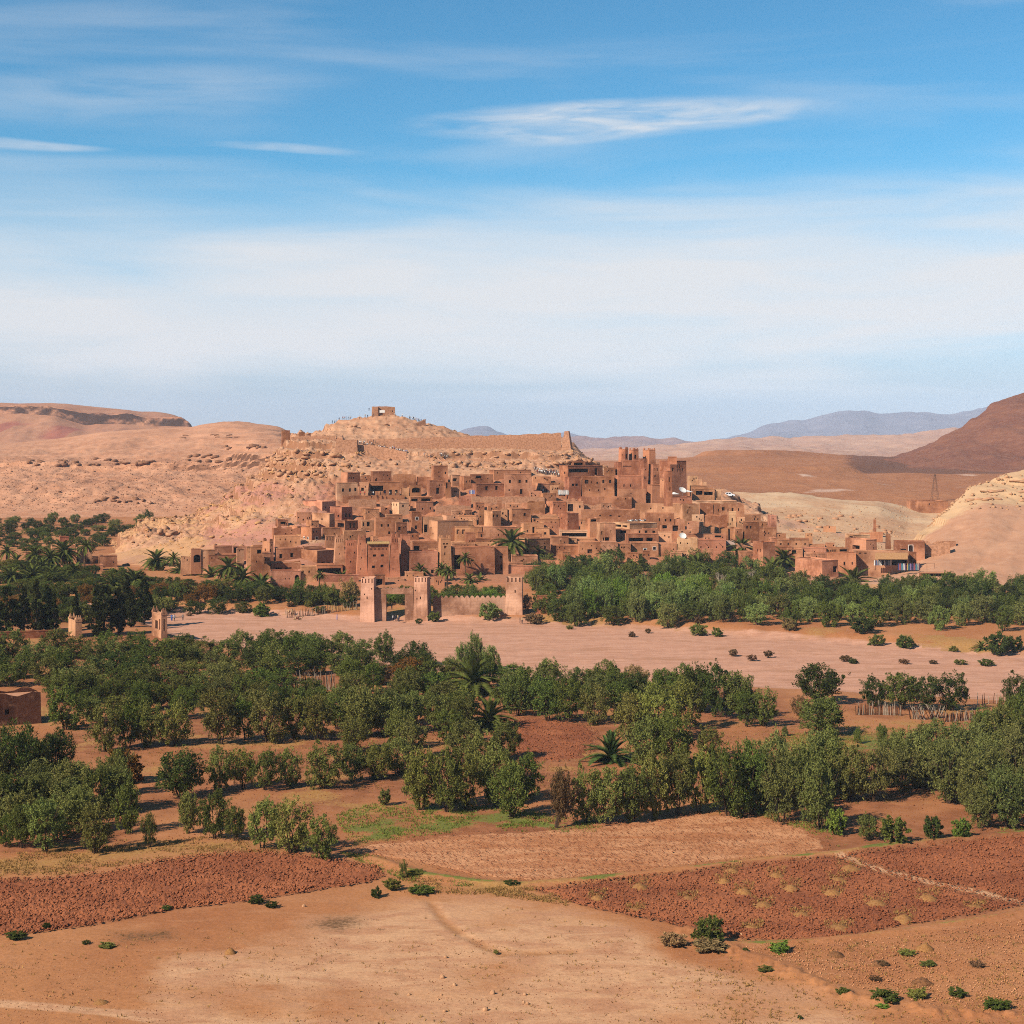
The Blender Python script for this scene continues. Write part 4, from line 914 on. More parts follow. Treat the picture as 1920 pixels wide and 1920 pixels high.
house(2, 1392, 1400, 1692, 836, 1005, [(1437, 880, 34, 34), (1535, 890, 14, 18), (1592, 878, 20, 30), (1655, 878, 20, 28), (1480, 885, 8, 20), (1605, 945, 12, 16), (1548, 955, 10, 14), (1465, 955, 10, 14)], label='wide three storey house with scattered windows left of the great kasbah')
house(2, 395, 402, 1065, 1012, 1062, ruin=0.4, name='terrace_wall', cat='wall', depth=3, label='long stone retaining wall below the plain house and the lane', mat=M_stone)
house(2, 280, 290, 402, 1000, 1105, ruin=0.5, tone=S(176, 116, 88))
house(2, 70, 80, 400, 1090, 1165, ruin=0.6, name='terrace_wall', cat='wall', depth=3, mat=M_stone, label='rough stone retaining wall in the middle of the slope')
house(2, 415, 440, 522, 1072, 1135)
house(2, 628, 634, 678, 1052, 1115, tone=DARK_MUD)
house(2, 460, 470, 560, 1130, 1240, tone=DARK_MUD, ruin=0.5)
house(2, 512, 592, 672, 1148, 1285, wn((602, 1188), (638, 1188), w=18, h=22), niches=0, label='small square house with twin windows in the middle of the slope')
house(2, 660, 668, 730, 1130, 1240, wn((684, 1165)))
house(2, 718, 766, 942, 1128, 1258, [(785, 1182, 12, 26), (885, 1176, 22, 28), (742, 1240, 10, 20)])
house(2, 902, 912, 1068, 1050, 1145, ruin=1.0, tone=DARK_MUD)
house(2, 1072, 1132, 1262, 1062, 1150, tone=S(184, 122, 90))
house(2, 1255, 1262, 1412, 1062, 1150, [(1292, 1114, 52, 66, 'door'), (1380, 1104, 16, 22)], label='house with one large dark doorway in the middle of the slope')
house(2, 1410, 1420, 1600, 1080, 1130, ruin=0.9, mat=M_stone)
house(2, 1386, 1392, 1850, 1010, 1060, ruin=0.4, name='terrace_wall', cat='wall', depth=3, label='long retaining wall below the great kasbah')
house(2, 1188, 1266, 1372, 1168, 1295, wn((1210, 1215), w=9, h=14), tone=S(180, 118, 88))
house(2, 1372, 1384, 1480, 1225, 1300, wn((1390, 1250), w=10, h=22))
house(2, 1382, 1392, 1920, 1140, 1225, [(1655, 1185, 20, 12), (1735, 1190, 20, 12), (1560, 1185, 14, 12)], label='long low house spanning the slope below the great kasbah')
house(2, 1425, 1470, 1562, 1212, 1345, [(1500, 1228, 60, 24, 'porch'), (1440, 1275, 8, 16)])
house(2, 942, 952, 1192, 1215, 1265, [(962, 1222, 32, 30, 'porch')])
house(2, 940, 948, 1180, 1165, 1220, ruin=0.9)
house(2, 842, 870, 1060, 1258, 1360, [(962, 1318, 20, 60, 'door'), (905, 1325, 12, 22)])
house(2, 1058, 1064, 1192, 1248, 1340, ruin=0.3, tone=S(176, 114, 84))
house(2, 970, 978, 1108, 1298, 1365, wn((1068, 1345), w=20, h=22))
house(2, 820, 830, 1040, 1355, 1420)
house(2, 498, 510, 822, 1292, 1410, label='long blank house behind the tallest palm')
house(2, 95, 150, 242, 1288, 1400, [(168, 1322, 9, 12), (184, 1322, 9, 12), (200, 1322, 9, 12), (216, 1322, 9, 12), (172, 1355, 9, 16), (190, 1355, 9, 16)])
house(2, 236, 252, 502, 1288, 1400, [(280, 1330, 26, 40, 'niche'), (330, 1330, 26, 40, 'niche')])
house(2, 20, 30, 420, 1236, 1295, [(125, 1258, 50, 28, 'porch'), (240, 1262, 50, 18, 'porch')], tone=PALE_MUD)
house(2, 338, 346, 442, 1342, 1450, [(385, 1415, 6, 16, 'niche'), (400, 1415, 6, 16, 'niche'), (415, 1415, 6, 16, 'niche'), (428, 1415, 6, 16, 'niche')])
house(2, 448, 456, 562, 1335, 1405, [(492, 1365, 14, 26), (512, 1365, 14, 26), (532, 1365, 14, 26), (550, 1365, 8, 26)], crown=1)
house(2, 436, 444, 602, 1398, 1470, tone=DARK_MUD)
house(2, 220, 226, 440, 1440, 1490)
house(2, 828, 922, 1118, 1398, 1550, [(1070, 1478, 20, 26)], bars=2, label='corner house with a broad lit left side right of the tallest palm')
house(2, 1112, 1120, 1280, 1378, 1470)
house(2, 1236, 1244, 1350, 1388, 1450, tone=PALE_MUD)
house(2, 1112, 1120, 1368, 1458, 1520)
house(2, 1362, 1372, 1580, 1428, 1540, [(1468, 1506, 44, 36, 'door wood')], label='low house with a wooden double door above the treetops')
house(2, 1560, 1566, 1716, 1428, 1540, bars=3)
house(2, 582, 604, 738, 1472, 1710, [(668, 1560, 16, 22), (672, 1652, 20, 56, 'door arch'), (640, 1505, 6, 8), (700, 1505, 6, 8)], niches=6, name='mud_house', label='square house with niched top and narrow arched door right of the slim palms', crown=0)
house(2, 758, 764, 1002, 1552, 1625)
house(2, 730, 738, 1000, 1612, 1640, name='garden_wall', cat='wall', depth=2, label='low garden wall behind the tallest palm')
house(2, 716, 724, 1162, 1640, 1705, name='garden_wall', cat='wall', depth=2, label='boundary wall above the trees right of the gate', tone=S(180, 120, 92))
house(2, 1300, 1310, 1392, 1618, 1700, crown=3, name='garden_wall', cat='wall', depth=3, label='crenellated wall end among the trees')
house(2, 1392, 1400, 1482, 1660, 1720, name='garden_hut', cat='hut', label='small brown hut among the trees right of the gate')
house(2, 1190, 1196, 1450, 1325, 1400, [(1330, 1358, 230, 34, 'porch')], tone=PALE_MUD)
house(2, 1105, 1112, 1280, 1372, 1400)
house(2, 1550, 1600, 1705, 1255, 1400, [(1560, 1340, 24, 50, 'porch'), (1615, 1395, 60, 30, 'porch'), (1660, 1330, 16, 24)])
house(2, 1340, 1350, 1520, 1395, 1430, roofmat=M_thatch)
# --- zoom 3: the great kasbah and the right half
GK = dict(group='blocks of the great kasbah', tone=S(178, 116, 84))
house(3, 148, 182, 218, 706, 830, name='kasbah_block', cat='kasbah', label='narrow side block at the left of the great kasbah', **GK)
house(3, 213, 219, 412, 692, 845, [(262, 740, 90, 8, 'niche')], name='kasbah_block', cat='kasbah', label='broad lit main block of the great kasbah', depth=8, **GK)
house(3, 186, 250, 284, 590, 760, [(262, 650, 18, 44), (222, 640, 7, 12)], name='kasbah_tower', cat='tower', label='leftmost tower on top of the great kasbah', crown=2, **GK)
house(3, 280, 324, 376, 597, 760, [(343, 655, 20, 34)], name='kasbah_tower', cat='tower', label='second tower on top of the great kasbah', crown=2, **GK)
house(3, 404, 466, 528, 598, 760, name='kasbah_tower', cat='tower', label='third tower on top of the great kasbah, standing apart', crown=2, **GK)
house(3, 365, 413, 458, 692, 930, [(425, 845, 7, 26), (438, 845, 7, 26), (450, 845, 5, 26), (435, 770, 9, 14)], name='kasbah_tower', cat='tower', label='tall slim tower in the middle of the great kasbah', crown=1, **GK)
house(3, 455, 496, 562, 726, 940, [(510, 770, 9, 26), (530, 770, 9, 26), (548, 770, 9, 26), (520, 830, 14, 18)], name='kasbah_tower', cat='tower', label='square tower with a ragged reed roof on the great kasbah', **GK)
house(3, 555, 656, 806, 694, 985, [(680, 770, 18, 30), (728, 742, 10, 34), (742, 742, 10, 34), (728, 780, 10, 26), (748, 780, 10, 26), (772, 770, 12, 22)], name='kasbah_tower', cat='tower', label='massive dark fronted tower at the right end of the great kasbah', taper=0.012, **GK)
house(3, 628, 640, 716, 657, 700, name='kasbah_block', cat='kasbah', label='small turret on the roof of the massive tower', below=1, Y=590, **GK)
house(3, 598, 628, 678, 785, 1015, [(648, 860, 12, 40), (655, 945, 10, 30)], name='kasbah_tower', cat='tower', label='narrow buttress tower in front of the massive tower', Y=558, **GK)
house(3, 560, 606, 640, 860, 940, wn((585, 865), w=12, h=20), Y=566)
house(3, 148, 186, 402, 828, 1005, [(240, 915, 12, 24), (300, 915, 12, 24), (170, 980, 10, 20), (172, 900, 8, 16)], label='front wall of the great kasbah with two pale painted crosses', **{**GK, 'tone': S(172, 110, 80)})
house(3, 178, 190, 438, 952, 1045)
house(3, 442, 492, 612, 912, 1045, wn((572, 965), w=18, h=26))
house(3, 808, 816, 905, 822, 890, tone=PALE_MUD, Y=690, ruin=0.4); house(3, 895, 902, 945, 850, 900, tone=PALE_MUD, Y=688, ruin=0.3); house(3, 940, 946, 985, 878, 925, tone=PALE_MUD, Y=686, ruin=0.3)
house(3, 832, 842, 985, 920, 960, tone=DARK_MUD)
house(3, 845, 852, 1055, 945, 1035, [(915, 980, 60, 36, 'porch'), (1000, 985, 80, 30, 'porch')], label='terrace house with dark bays under white parasols')
house(3, 1055, 1060, 1115, 950, 1035, [(1075, 995, 12, 60, 'porch')], tone=PALE_MUD)
house(3, 635, 645, 852, 1018, 1070, tone=S(166, 108, 80)); house(3, 848, 856, 1255, 1055, 1095, tone=PALE_MUD)
house(3, 0, 8, 310, 1010, 1060, ruin=0.4)
house(3, 335, 345, 745, 1070, 1140, wn((480, 1140-20), (590, 1115), w=12, h=14), ruin=0.4)
house(3, 738, 772, 918, 1078, 1205, [(815, 1140, 9, 24)], ruin=0.5)
house(3, 915, 925, 1045, 1065, 1160, ruin=1.0)
house(3, 1038, 1050, 1322, 1070, 1170, [(1132, 1124, 24, 30), (1216, 1130, 16, 28), (1090, 1135, 8, 26), (1175, 1135, 8, 26), (1270, 1130, 8, 26)], ruin=0.6, label='ruined house with gaping windows near the right end of the village')
house(3, 432, 442, 692, 1168, 1270, [(558, 1222, 12, 30), (615, 1226, 14, 22), (660, 1226, 16, 24)], label='house with three dark windows right of the heap of white sheets')
house(3, 560, 572, 735, 1262, 1340, [(605, 1285, 44, 30, 'porch'), (705, 1296, 56, 56, 'door')], ruin=0.5)
house(3, 690, 735, 790, 1200, 1300, ruin=1.2)
house(3, 838, 852, 962, 1168, 1250, wn((895, 1195), w=12, h=16), ruin=0.4, tone=PALE_MUD)
house(3, 958, 968, 1172, 1162, 1270, ruin=1.3, tone=S(176, 118, 84))
house(3, 800, 815, 960, 1230, 1320, ruin=1.2)
house(3, 920, 935, 1100, 1265, 1350, ruin=1.2)
house(3, 1168, 1184, 1252, 1152, 1285, [(1214, 1222, 12, 30), (1196, 1260, 8, 12)], tone=PALE_MUD, label='pale slender house near the right end of the village')
house(3, 1250, 1262, 1330, 1205, 1300, wn((1296, 1224), w=14, h=22))
house(3, 1318, 1326, 1472, 1178, 1240)
house(3, 1306, 1330, 1460, 1245, 1400, wn((1346, 1290), (1380, 1290), w=16, h=24), tone=DARK_MUD)
house(3, 1528, 1562, 1616, 1188, 1345, wn((1582, 1212), w=10, h=14), tone=S(184, 124, 96), label='lone square tower at the right edge of the village')
house(3, 1452, 1460, 1540, 1245, 1300)
house(3, 1446, 1456, 1612, 1295, 1400, wn((1505, 1330), w=10, h=18))
house(3, 1600, 1608, 1700, 1340, 1400, ruin=0.6)
house(3, 1090, 1100, 1180, 1290, 1380, ruin=0.8)
house(3, 1160, 1240, 1310, 1290, 1400, ruin=0.6)
house(3, 245, 275, 555, 1355, 1435, [(345, 1402, 140, 34, 'porch'), (472, 1402, 60, 34, 'porch')], label='house with a long dark veranda above the treetops')
house(3, -10, 20, 135, 1255, 1400, [(82, 1396, 62, 28, 'porch'), (40, 1340, 12, 30), (76, 1345, 16, 20)])
house(3, 132, 290, 545, 1258, 1350, [(180, 1284, 60, 22, 'porch'), (245, 1284, 40, 18, 'porch'), (355, 1330, 10, 10)], tone=PALE_MUD)
house(3, 128, 134, 560, 1312, 1370, [(230, 1332, 60, 28, 'porch'), (380, 1332, 16, 26), (440, 1332, 26, 26), (510, 1332, 26, 22)])
house(3, 296, 304, 552, 1432, 1525, [(430, 1490, 26, 20, 'window white'), (516, 1480, 26, 26, 'window white')], label='low house with two white framed windows at the treetops')
house(3, 176, 186, 304, 1440, 1535, bars=2)
house(3, 548, 556, 716, 1438, 1520)
house(3, 712, 720, 905, 1384, 1520, tone=PALE_MUD, label='pale blank house with a satellite dish on its roof', ruin=0.35)
house(3, 900, 908, 1160, 1408, 1530, wn((930, 1468), (1000, 1470), (1072, 1468), (1130, 1466), w=11, h=14), bars=2, tone=S(160, 104, 76))
house(3, 800, 810, 1045, 1352, 1410, wn((870, 1390), (975, 1388), (1005, 1388), w=10, h=12))
house(3, 1030, 1038, 1160, 1355, 1420, [(1085, 1372, 60, 18, 'porch')])
house(3, 1148, 1156, 1240, 1418, 1500, tone=S(196, 172, 156), label='small greyish rendered house front')
house(3, 1238, 1246, 1400, 1440, 1530)
house(3, 1392, 1490, 1606, 1428, 1650, [(1438, 1503, 10, 26), (1464, 1503, 10, 26), (1440, 1585, 9, 18)], label='tall corner house with twin slit windows above the right palms', tone=S(186, 126, 96))
house(3, 1580, 1592, 1756, 1468, 1540)
house(3, 1538, 1566, 1620, 1388, 1450, wn((1546, 1408), w=10, h=16))
house(3, 1612, 1622, 1902, 1405, 1480, wn((1650, 1440), (1716, 1440), (1788, 1440), (1868, 1440), w=12, h=20))
house(3, 1702, 1712, 1850, 1488, 1560, [(1770, 1510, 40, 30, 'porch'), (1725, 1510, 30, 36, 'niche')])
house(3, 1105, 1114, 1245, 1515, 1600); house(3, 1126, 1140, 1236, 1625, 1705, wn((1186, 1660), (1200, 1660), w=6, h=26), name='garden_hut', cat='hut', label='small brown hut among the trees below the pale house')
# --- zoom 4: right end with the shop
house(4, 455, 522, 660, 1237, 1300, [(515, 1258, 60, 22, 'porch'), (560, 1262, 10, 14)], tone=PALE_MUD)
house(4, 455, 628, 717, 1277, 1375, [(545, 1345, 60, 34, 'porch')], label='two tier house on the slope above the clothes shop', tone=S(186, 128, 96))
house(4, 625, 632, 660, 1240, 1280, tone=DARK_MUD)
house(4, -10, 4, 162, 1268, 1345, wn((55, 1308), (127, 1308), w=14, h=22), tone=DARK_MUD)
house(4, 160, 168, 292, 1308, 1350, ruin=0.4); house(4, 290, 296, 370, 1305, 1345)
house(4, 100, 108, 302, 1345, 1400, tone=S(176, 118, 88)); house(4, 18, 28, 108, 1345, 1400, [(45, 1372, 36, 30, 'porch')])
house(4, 296, 304, 485, 1348, 1400, [(338, 1368, 10, 20), (355, 1368, 10, 26), (372, 1368, 10, 26), (440, 1360, 60, 20, 'porch')])
house(4, 124, 132, 300, 1390, 1450, wn((150, 1400), w=30, h=6)); house(4, 296, 304, 545, 1388, 1500, [(448, 1468, 14, 30), (512, 1466, 10, 22)])
house(4, 42, 268, 402, 1448, 1560, [(376, 1520, 34, 50, 'door'), (345, 1510, 40, 20)], label='flat roofed house with a long lit side left of the clothes shop', tone=S(188, 130, 100))
house(4, 520, 548, 975, 1372, 1520, [(840, 1458, 240, 50, 'porch'), (575, 1385, 20, 10, 'niche'), (620, 1385, 20, 10, 'niche')], name='clothes_shop', cat='shop', label='clothes shop with a wide awning at the right end of the village', depth=6, Y=524)
house(4, 965, 972, 1040, 1380, 1460, tone=DARK_MUD, Y=530)
house(4, 845, 858, 1102, 1290, 1385, [(930, 1357, 46, 20), (990, 1345, 34, 56, 'window arch white')], label='house with a white arched window above the clothes shop')
house(4, 1098, 1104, 1310, 1288, 1380, ruin=1.2, mat=M_stone, label='crumbling stone enclosure behind the right palm')
house(4, 1200, 1206, 1360, 1286, 1310, ruin=0.3)
house(4, 240, 250, 445, 1640, 1700, tone=DARK_MUD, label='low flat roofed shed among the trees left of the open shed', Y=478)
house(4, 120, 130, 302, 1685, 1745, label='small shed with a pale roof edge among the trees', Y=466); house(4, 300, 308, 420, 1690, 1740, [(360, 1712, 60, 30, 'porch')], Y=464)
house(4, 780, 792, 830, 1215, 1275, tone=DARK_MUD, ruin=0.8); house(4, 685, 690, 712, 1105, 1140, ruin=0.8, Y=640); house(4, 270, 280, 380, 1155, 1180, ruin=0.6, Y=640)
house(4, 120, 130, 190, 1215, 1250, ruin=0.6); house(4, 560, 570, 760, 1208, 1222, ruin=0.4, Y=620, name='field_wall', cat='wall', depth=1, label='low dry stone wall on the pale rocks')
house(4, 925, 1055, 1292, 962, 1042, name='long_house', cat='house', label='long low farm building below the pylon', depth=18, Y=800, a=20, below=6)
# --- zoom 5: the left foot of the hill and the hamlet
house(5, 440, 448, 516, 1148, 1240, wn((480, 1190), w=6, h=12), name='corner_tower', cat='tower', label='small square tower above the palms at far left', Y=600, tone=S(168, 100, 74))
house(5, 376, 384, 562, 1215, 1290, Y=590); house(5, 180, 190, 350, 1275, 1340, Y=580, tone=S(168, 106, 78))
house(5, 562, 572, 692, 1232, 1395, [(662, 1335, 20, 36, 'door')], niches=8, label='house with a niched cornice behind the tall slim palm', Y=560, taper=0.02)
house(5, 734, 746, 878, 1292, 1365, label='plain flat house at the foot of the scree', Y=560)
house(5, 690, 696, 740, 1300, 1370, tone=DARK_MUD, Y=562)
house(5, 590, 600, 770, 1365, 1420, [(690, 1400, 120, 36, 'porch')], label='open fronted store below the niched house', Y=545)
house(5, 1350, 1358, 1438, 1288, 1352, ruin=0.6); house(5, 1415, 1432, 1508, 1242, 1350, [(1478, 1310, 56, 60, 'porch arch')], tone=DARK_MUD)
house(5, 1500, 1508, 1612, 1248, 1345); house(5, 1596, 1606, 1742, 1222, 1300, tone=S(186, 128, 100)); house(5, 1740, 1748, 1850, 1222, 1300, [(1765, 1245, 26, 46, 'porch')])
house(5, 1552, 1562, 1782, 1286, 1350); house(5, 1760, 1776, 1832, 1240, 1385, wn((1796, 1250), w=7, h=14), name='corner_tower', cat='tower', label='slim square tower with one slit at the lower left edge of the village', taper=0.015)
house(5, 1838, 1850, 1886, 1225, 1420, wn((1868, 1260), (1868, 1300), w=6, h=12), name='corner_tower', cat='tower', label='taller of the slim towers at the lower left edge of the village', taper=0.012)
house(5, 1880, 1888, 2030, 1270, 1420, [(1900, 1350, 7, 14), (1915, 1250, 20, 50), (1990, 1320, 9, 14)], taper=0.015)
house(5, 1890, 1896, 1990, 1215, 1300, [(1910, 1250, 24, 40), (1950, 1255, 20, 40)], tone=DARK_MUD)

# small houses packed into the gaps of the slope
def infill():
    r = random.Random(21); n = 0; tries = 0
    poly = [(640, 905), (860, 890), (1000, 905), (1160, 930), (1280, 935), (1350, 950), (1420, 990), (1500, 1030), (1560, 1050), (1400, 1060), (1200, 1050), (1000, 1050), (860, 1040), (640, 1050), (520, 1060), (520, 1010), (570, 985), (600, 960)]
    rects = [(h[1]-h[4]*0.5, h[1]+h[4]*0.9, h[2], h[3]) for h in HOUSES]
    while n < 95 and tries < 6000:
        tries += 1; x = r.uniform(500, 1580); y = r.uniform(895, 1062)
        if poly_sdf(np.array([x]), np.array([y]), poly, 1.0)[0] < 0: continue
        w_ = r.uniform(16, 38); h_ = r.uniform(10, 20); a0, a1, b0, b1 = x, x+w_, y-h_, y
        ov = sum(max(0, min(a1, q[1])-max(a0, q[0]))*max(0, min(b1, q[3])-max(b0, q[2])) for q in rects)
        if ov > 0.45*w_*h_: continue
        wins = [(a0+w_*r.uniform(.15, .9), b0+h_*r.uniform(.3, .7), 2.4, r.uniform(2.6, 3.6)) for _ in range(r.choice([1, 2, 2, 3]))]
        if r.random() < .25: wins.append((a0+w_*.5, b0+h_*.6, w_*.35, h_*.4, 'porch'))
        lf = r.choice([0, 0, .25, .4])
        house(0, a0, a0+max(.6, w_*lf), a1, b0, b1, wins, ruin=r.choice([0, 0, 0, .4, .8]), bars=r.choice([0, 0, 2, 3])); rects.append((a0, a1, b0, b1)); n += 1
infill()

# labels for the houses that did not get one by hand: tier, place in the tier, look
TIERS = [(0, 905, 'top tier'), (905, 940, 'second tier'), (940, 962, 'third tier'), (962, 985, 'fourth tier'), (985, 1008, 'fifth tier'), (1008, 1032, 'sixth tier'), (1032, 1060, 'seventh tier'), (1060, 1400, 'bottom tier')]
def label_houses():
    for lo, hi, tn in TIERS:
        row = sorted([h for h in HOUSES if lo <= h[3] < hi], key=lambda h: h[1])
        k = 0
        for h in row:
            k += 1
            root, pc, pt, pb, wpx, hpx, nw, ruin, auto, left, niches, cat = h
            if not auto: continue
            look = 'ruined' if ruin > 0.7 else ('rough walled' if ruin > 0 else ('tall' if hpx > wpx*1.15 else ('long low' if wpx > hpx*2.4 else ('small' if wpx < 18 else 'square'))))
            feat = 'blank walls' if nw == 0 else ('one opening' if nw == 1 else ('two openings' if nw == 2 else 'several openings'))
            root['label'] = f'{look} mud house with {feat}, {ORD[k]} from left in the {tn}'

# ------------------------------------------------------------------ foliage
def leaf_mat(name, trans=0.25, var=0.35):
    m = bpy.data.materials.new(name); m.use_nodes = True; t = m.node_tree; t.nodes.clear(); nb = NB(t)
    inf = nb.n('ShaderNodeObjectInfo'); a = nb.n('ShaderNodeAttribute', attribute_name='leaf'); co = nb.n('ShaderNodeTexCoord').outputs['Object']
    r = nb.n('ShaderNodeSeparateColor', i={0: a.outputs['Color']})
    n = nb.noise(co, 1.1, 3, 0.6)
    k = nb.m('ADD', nb.m('MULTIPLY', r.outputs[0], 0.9), nb.m('MULTIPLY', n, 0.9))
    k = nb.m('ADD', 0.25, nb.m('MULTIPLY', k, 0.85))
    grey = nb.n('ShaderNodeCombineColor', i={0: k, 1: k, 2: k}).outputs[0]
    c = nb.mix(1.0, inf.outputs['Color'], grey, 'MULTIPLY')
    c = nb.mix(nb.m('MULTIPLY', nb.ss(r.outputs[1], 0.86, 1.0), var), c, S(150, 130, 74))
    d = nb.n('ShaderNodeBsdfDiffuse', i={0: c}); tr = nb.n('ShaderNodeBsdfTranslucent', i={0: c})
    mx = nb.n('ShaderNodeMixShader', i={0: trans, 1: d.outputs[0], 2: tr.outputs[0]}); o = nb.n('ShaderNodeOutputMaterial'); nb.l.new(mx.outputs[0], o.inputs[0])
    return m
M_leaf = leaf_mat('foliage'); M_palm = leaf_mat('palm_leaf', 0.15, 0.25)
M_bark = flatmat('bark', S(84, 64, 48), S(54, 40, 30), 3); M_palmbark = flatmat('palm_bark', S(116, 84, 58), S(70, 50, 36), 3); M_deadwood = flatmat('dead_wood', S(168, 150, 130), S(120, 104, 88), 3)

def leaves(nrg, C, R, n_per, ll, lw, up=0.3, shell=0.55):
    """triangular leaf sprays around clump centres C with radii R"""
    C = np.repeat(C, n_per, 0); R = np.repeat(R, n_per, 0); N = len(C)
    d = nrg.normal(size=(N, 3)); d /= np.linalg.norm(d, axis=1)[:, None]
    rad = nrg.uniform(shell, 1.0, N)**0.7
    P = C + d*R*rad[:, None]
    ax = d*0.8 + nrg.normal(size=(N, 3))*0.7 + np.array([0, 0, up]); ax /= np.linalg.norm(ax, axis=1)[:, None]
    s = np.cross(ax, nrg.normal(size=(N, 3))); s /= np.linalg.norm(s, axis=1)[:, None]
    L_ = ll*nrg.uniform(0.6, 1.4, N)[:, None]; W_ = lw*nrg.uniform(0.7, 1.3, N)[:, None]
    V = np.empty((N, 4, 3)); V[:, 0] = P - ax*L_*0.5; V[:, 1] = P + s*W_*0.5; V[:, 2] = P + ax*L_*0.5; V[:, 3] = P - s*W_*0.5
    col_ = np.zeros((N, 4, 4)); col_[..., 0] = nrg.uniform(0, 1, N)[:, None]; col_[..., 1] = nrg.uniform(0, 1, N)[:, None]; col_[..., 3] = 1
    return V.reshape(-1, 3), col_.reshape(-1, 4)
def leaf_mesh(name, parts, mat):
    V = np.concatenate([p[0] for p in parts]); A = np.concatenate([p[1] for p in parts])
    Fc = np.arange(len(V)).reshape(-1, 4)
    return mesh_np(name, V, Fc, mat, False, {'leaf': A})

def olive_proto(seed, spread=1.0, droop=0.0, nclump=46, nleaf=75, ll=0.34, lw=0.13, stems=4, open_=0.25, hfrac=0.22, gapz=1.0, zc=0.50, zr=0.47, fat=0.55):
    """unit tree: height 1, crown width about 1"""
    nrg = np.random.default_rng(seed); r = random.Random(seed)
    mb = MB(); tips = []
    for k in range(stems):
        a = 2*math.pi*(k+r.uniform(-.3, .3))/stems; lean = r.uniform(0.10, 0.26)*spread
        p0 = Vector((math.cos(a)*0.03, math.sin(a)*0.03, -0.05)); p1 = Vector((math.cos(a)*lean*0.45, math.sin(a)*lean*0.45, 0.2*r.uniform(.8, 1.2))); p2 = Vector((math.cos(a)*lean, math.sin(a)*lean, 0.45*r.uniform(.85, 1.15)))
        mb.tube([p0, p1, p2], [0.034*fat, 0.024*fat, 0.013*fat], 5)
        for j in range(3):
            b = a+r.uniform(-1.0, 1.0); q = p2 + Vector((math.cos(b)*0.17, math.sin(b)*0.17, r.uniform(0.1, 0.34)))
            mb.tube([p2.lerp(p1, r.uniform(0, .4)), (p2+q)/2+Vector((0, 0, 0.02)), q], [0.012, 0.008, 0.004], 4, cap=False); tips.append(q)
    trunk = mb.mesh('olive_trunk', M_bark)
    C, R = [], []
    for k in range(nclump):
        for _ in range(60):
            d = nrg.normal(size=3); d /= np.linalg.norm(d); rad = nrg.uniform(0.25, 1.0)**0.5
            c = np.array([d[0]*0.41*rad, d[1]*0.41*rad, zc+d[2]*zr*rad])
            if c[2] > hfrac+0.02: break
        sh = 0.68+0.66*float(vnoise(np.array([d[0]*2.6+seed*3.1]), np.array([d[1]*2.6+d[2]*2.2+seed]))[0])
        c[:2] *= sh*1.08; c[2] = max(hfrac, zc+(c[2]-zc)*sh)
        C.append(c); rr = nrg.uniform(0.05, 0.115); R.append([rr*nrg.uniform(.7, 1.3), rr*nrg.uniform(.7, 1.3), rr*nrg.uniform(.7, 1.5)*gapz])
    parts = [leaves(nrg, np.array(C), np.array(R), nleaf, ll/5.2, lw/5.2, 0.15-droop, 0.3)]
    nd = nrg.normal(size=(nclump*4, 3)); nd /= np.linalg.norm(nd, axis=1)[:, None]; rd = nrg.uniform(0.35, 1.0, (len(nd), 1))**.5
    lob = 0.72+0.62*vnoise(nd[:, 0]*2.6+seed*3.1, nd[:, 1]*2.6+nd[:, 2]*2.2+seed)[:, None]
    C3 = nd*rd*lob*np.array([.41, .41, zr*.95])+np.array([0, 0, zc]); C3 = C3[C3[:, 2] > hfrac]
    parts.append(leaves(nrg, C3, np.full((len(C3), 3), 0.04), 6, ll/5.2, lw/5.2, 0.4, 0.1))
    # a few sprays that break the outline
    C2 = np.array(C)[nrg.integers(0, nclump, 26)]; C2 = C2 + (C2-np.array([0, 0, 0.55]))*nrg.uniform(0.12, 0.3, (26, 1)) + np.array([0, 0, 0.03])
    parts.append(leaves(nrg, C2, np.full((26, 3), 0.045), 14, ll/5.2, lw/5.2, 0.8, 0.2))
    return trunk, leaf_mesh('olive_crown', parts, M_leaf)
OLIVE = [olive_proto(11+k, nclump=58+8*(k % 3), spread=1.0+0.12*(k % 3), hfrac=[0.09, 0.05, 0.12, 0.03, 0.08, 0.03, 0.07][k], nleaf=84, ll=0.27, lw=0.10) for k in range(7)]
SHRUB = [olive_proto(41+k, nclump=34, nleaf=64, hfrac=0.03, stems=6, ll=0.6, lw=0.2, zc=0.42, zr=0.44, fat=0.3) for k in range(4)]
FEATH = [olive_proto(61+k, nclump=54, nleaf=90, hfrac=0.04, ll=0.36, lw=0.09, stems=5, droop=-0.5, gapz=1.5, zc=0.48, zr=0.46, fat=0.5) for k in range(4)]    # tamarisk, feathery, upright
def bare_proto(seed, mat, n=7):
    r = random.Random(seed); mb = MB()
    def grow(p, d, ln, rad, lev):
        q = p + d*ln; mb.tube([p, (p+q)/2+Vector((r.uniform(-1, 1), r.uniform(-1, 1), 0))*ln*0.08, q], [rad, rad*0.8, rad*0.6], 4, cap=False)
        if lev == 0: return
        for k in range(r.choice([2, 3, 3])):
            nd = (d + Vector((r.uniform(-.8, .8), r.uniform(-.8, .8), r.uniform(-.15, .6)))).normalized(); grow(q, nd, ln*r.uniform(.6, .85), rad*0.55, lev-1)
    grow(Vector((0, 0, -0.03)), Vector((0.1, 0, 1)).normalized(), 0.24, 0.034, 5)
    return mb.mesh('bare_branches', mat)
BARE = [bare_proto(3, M_bark), bare_proto(4, M_deadwood)]
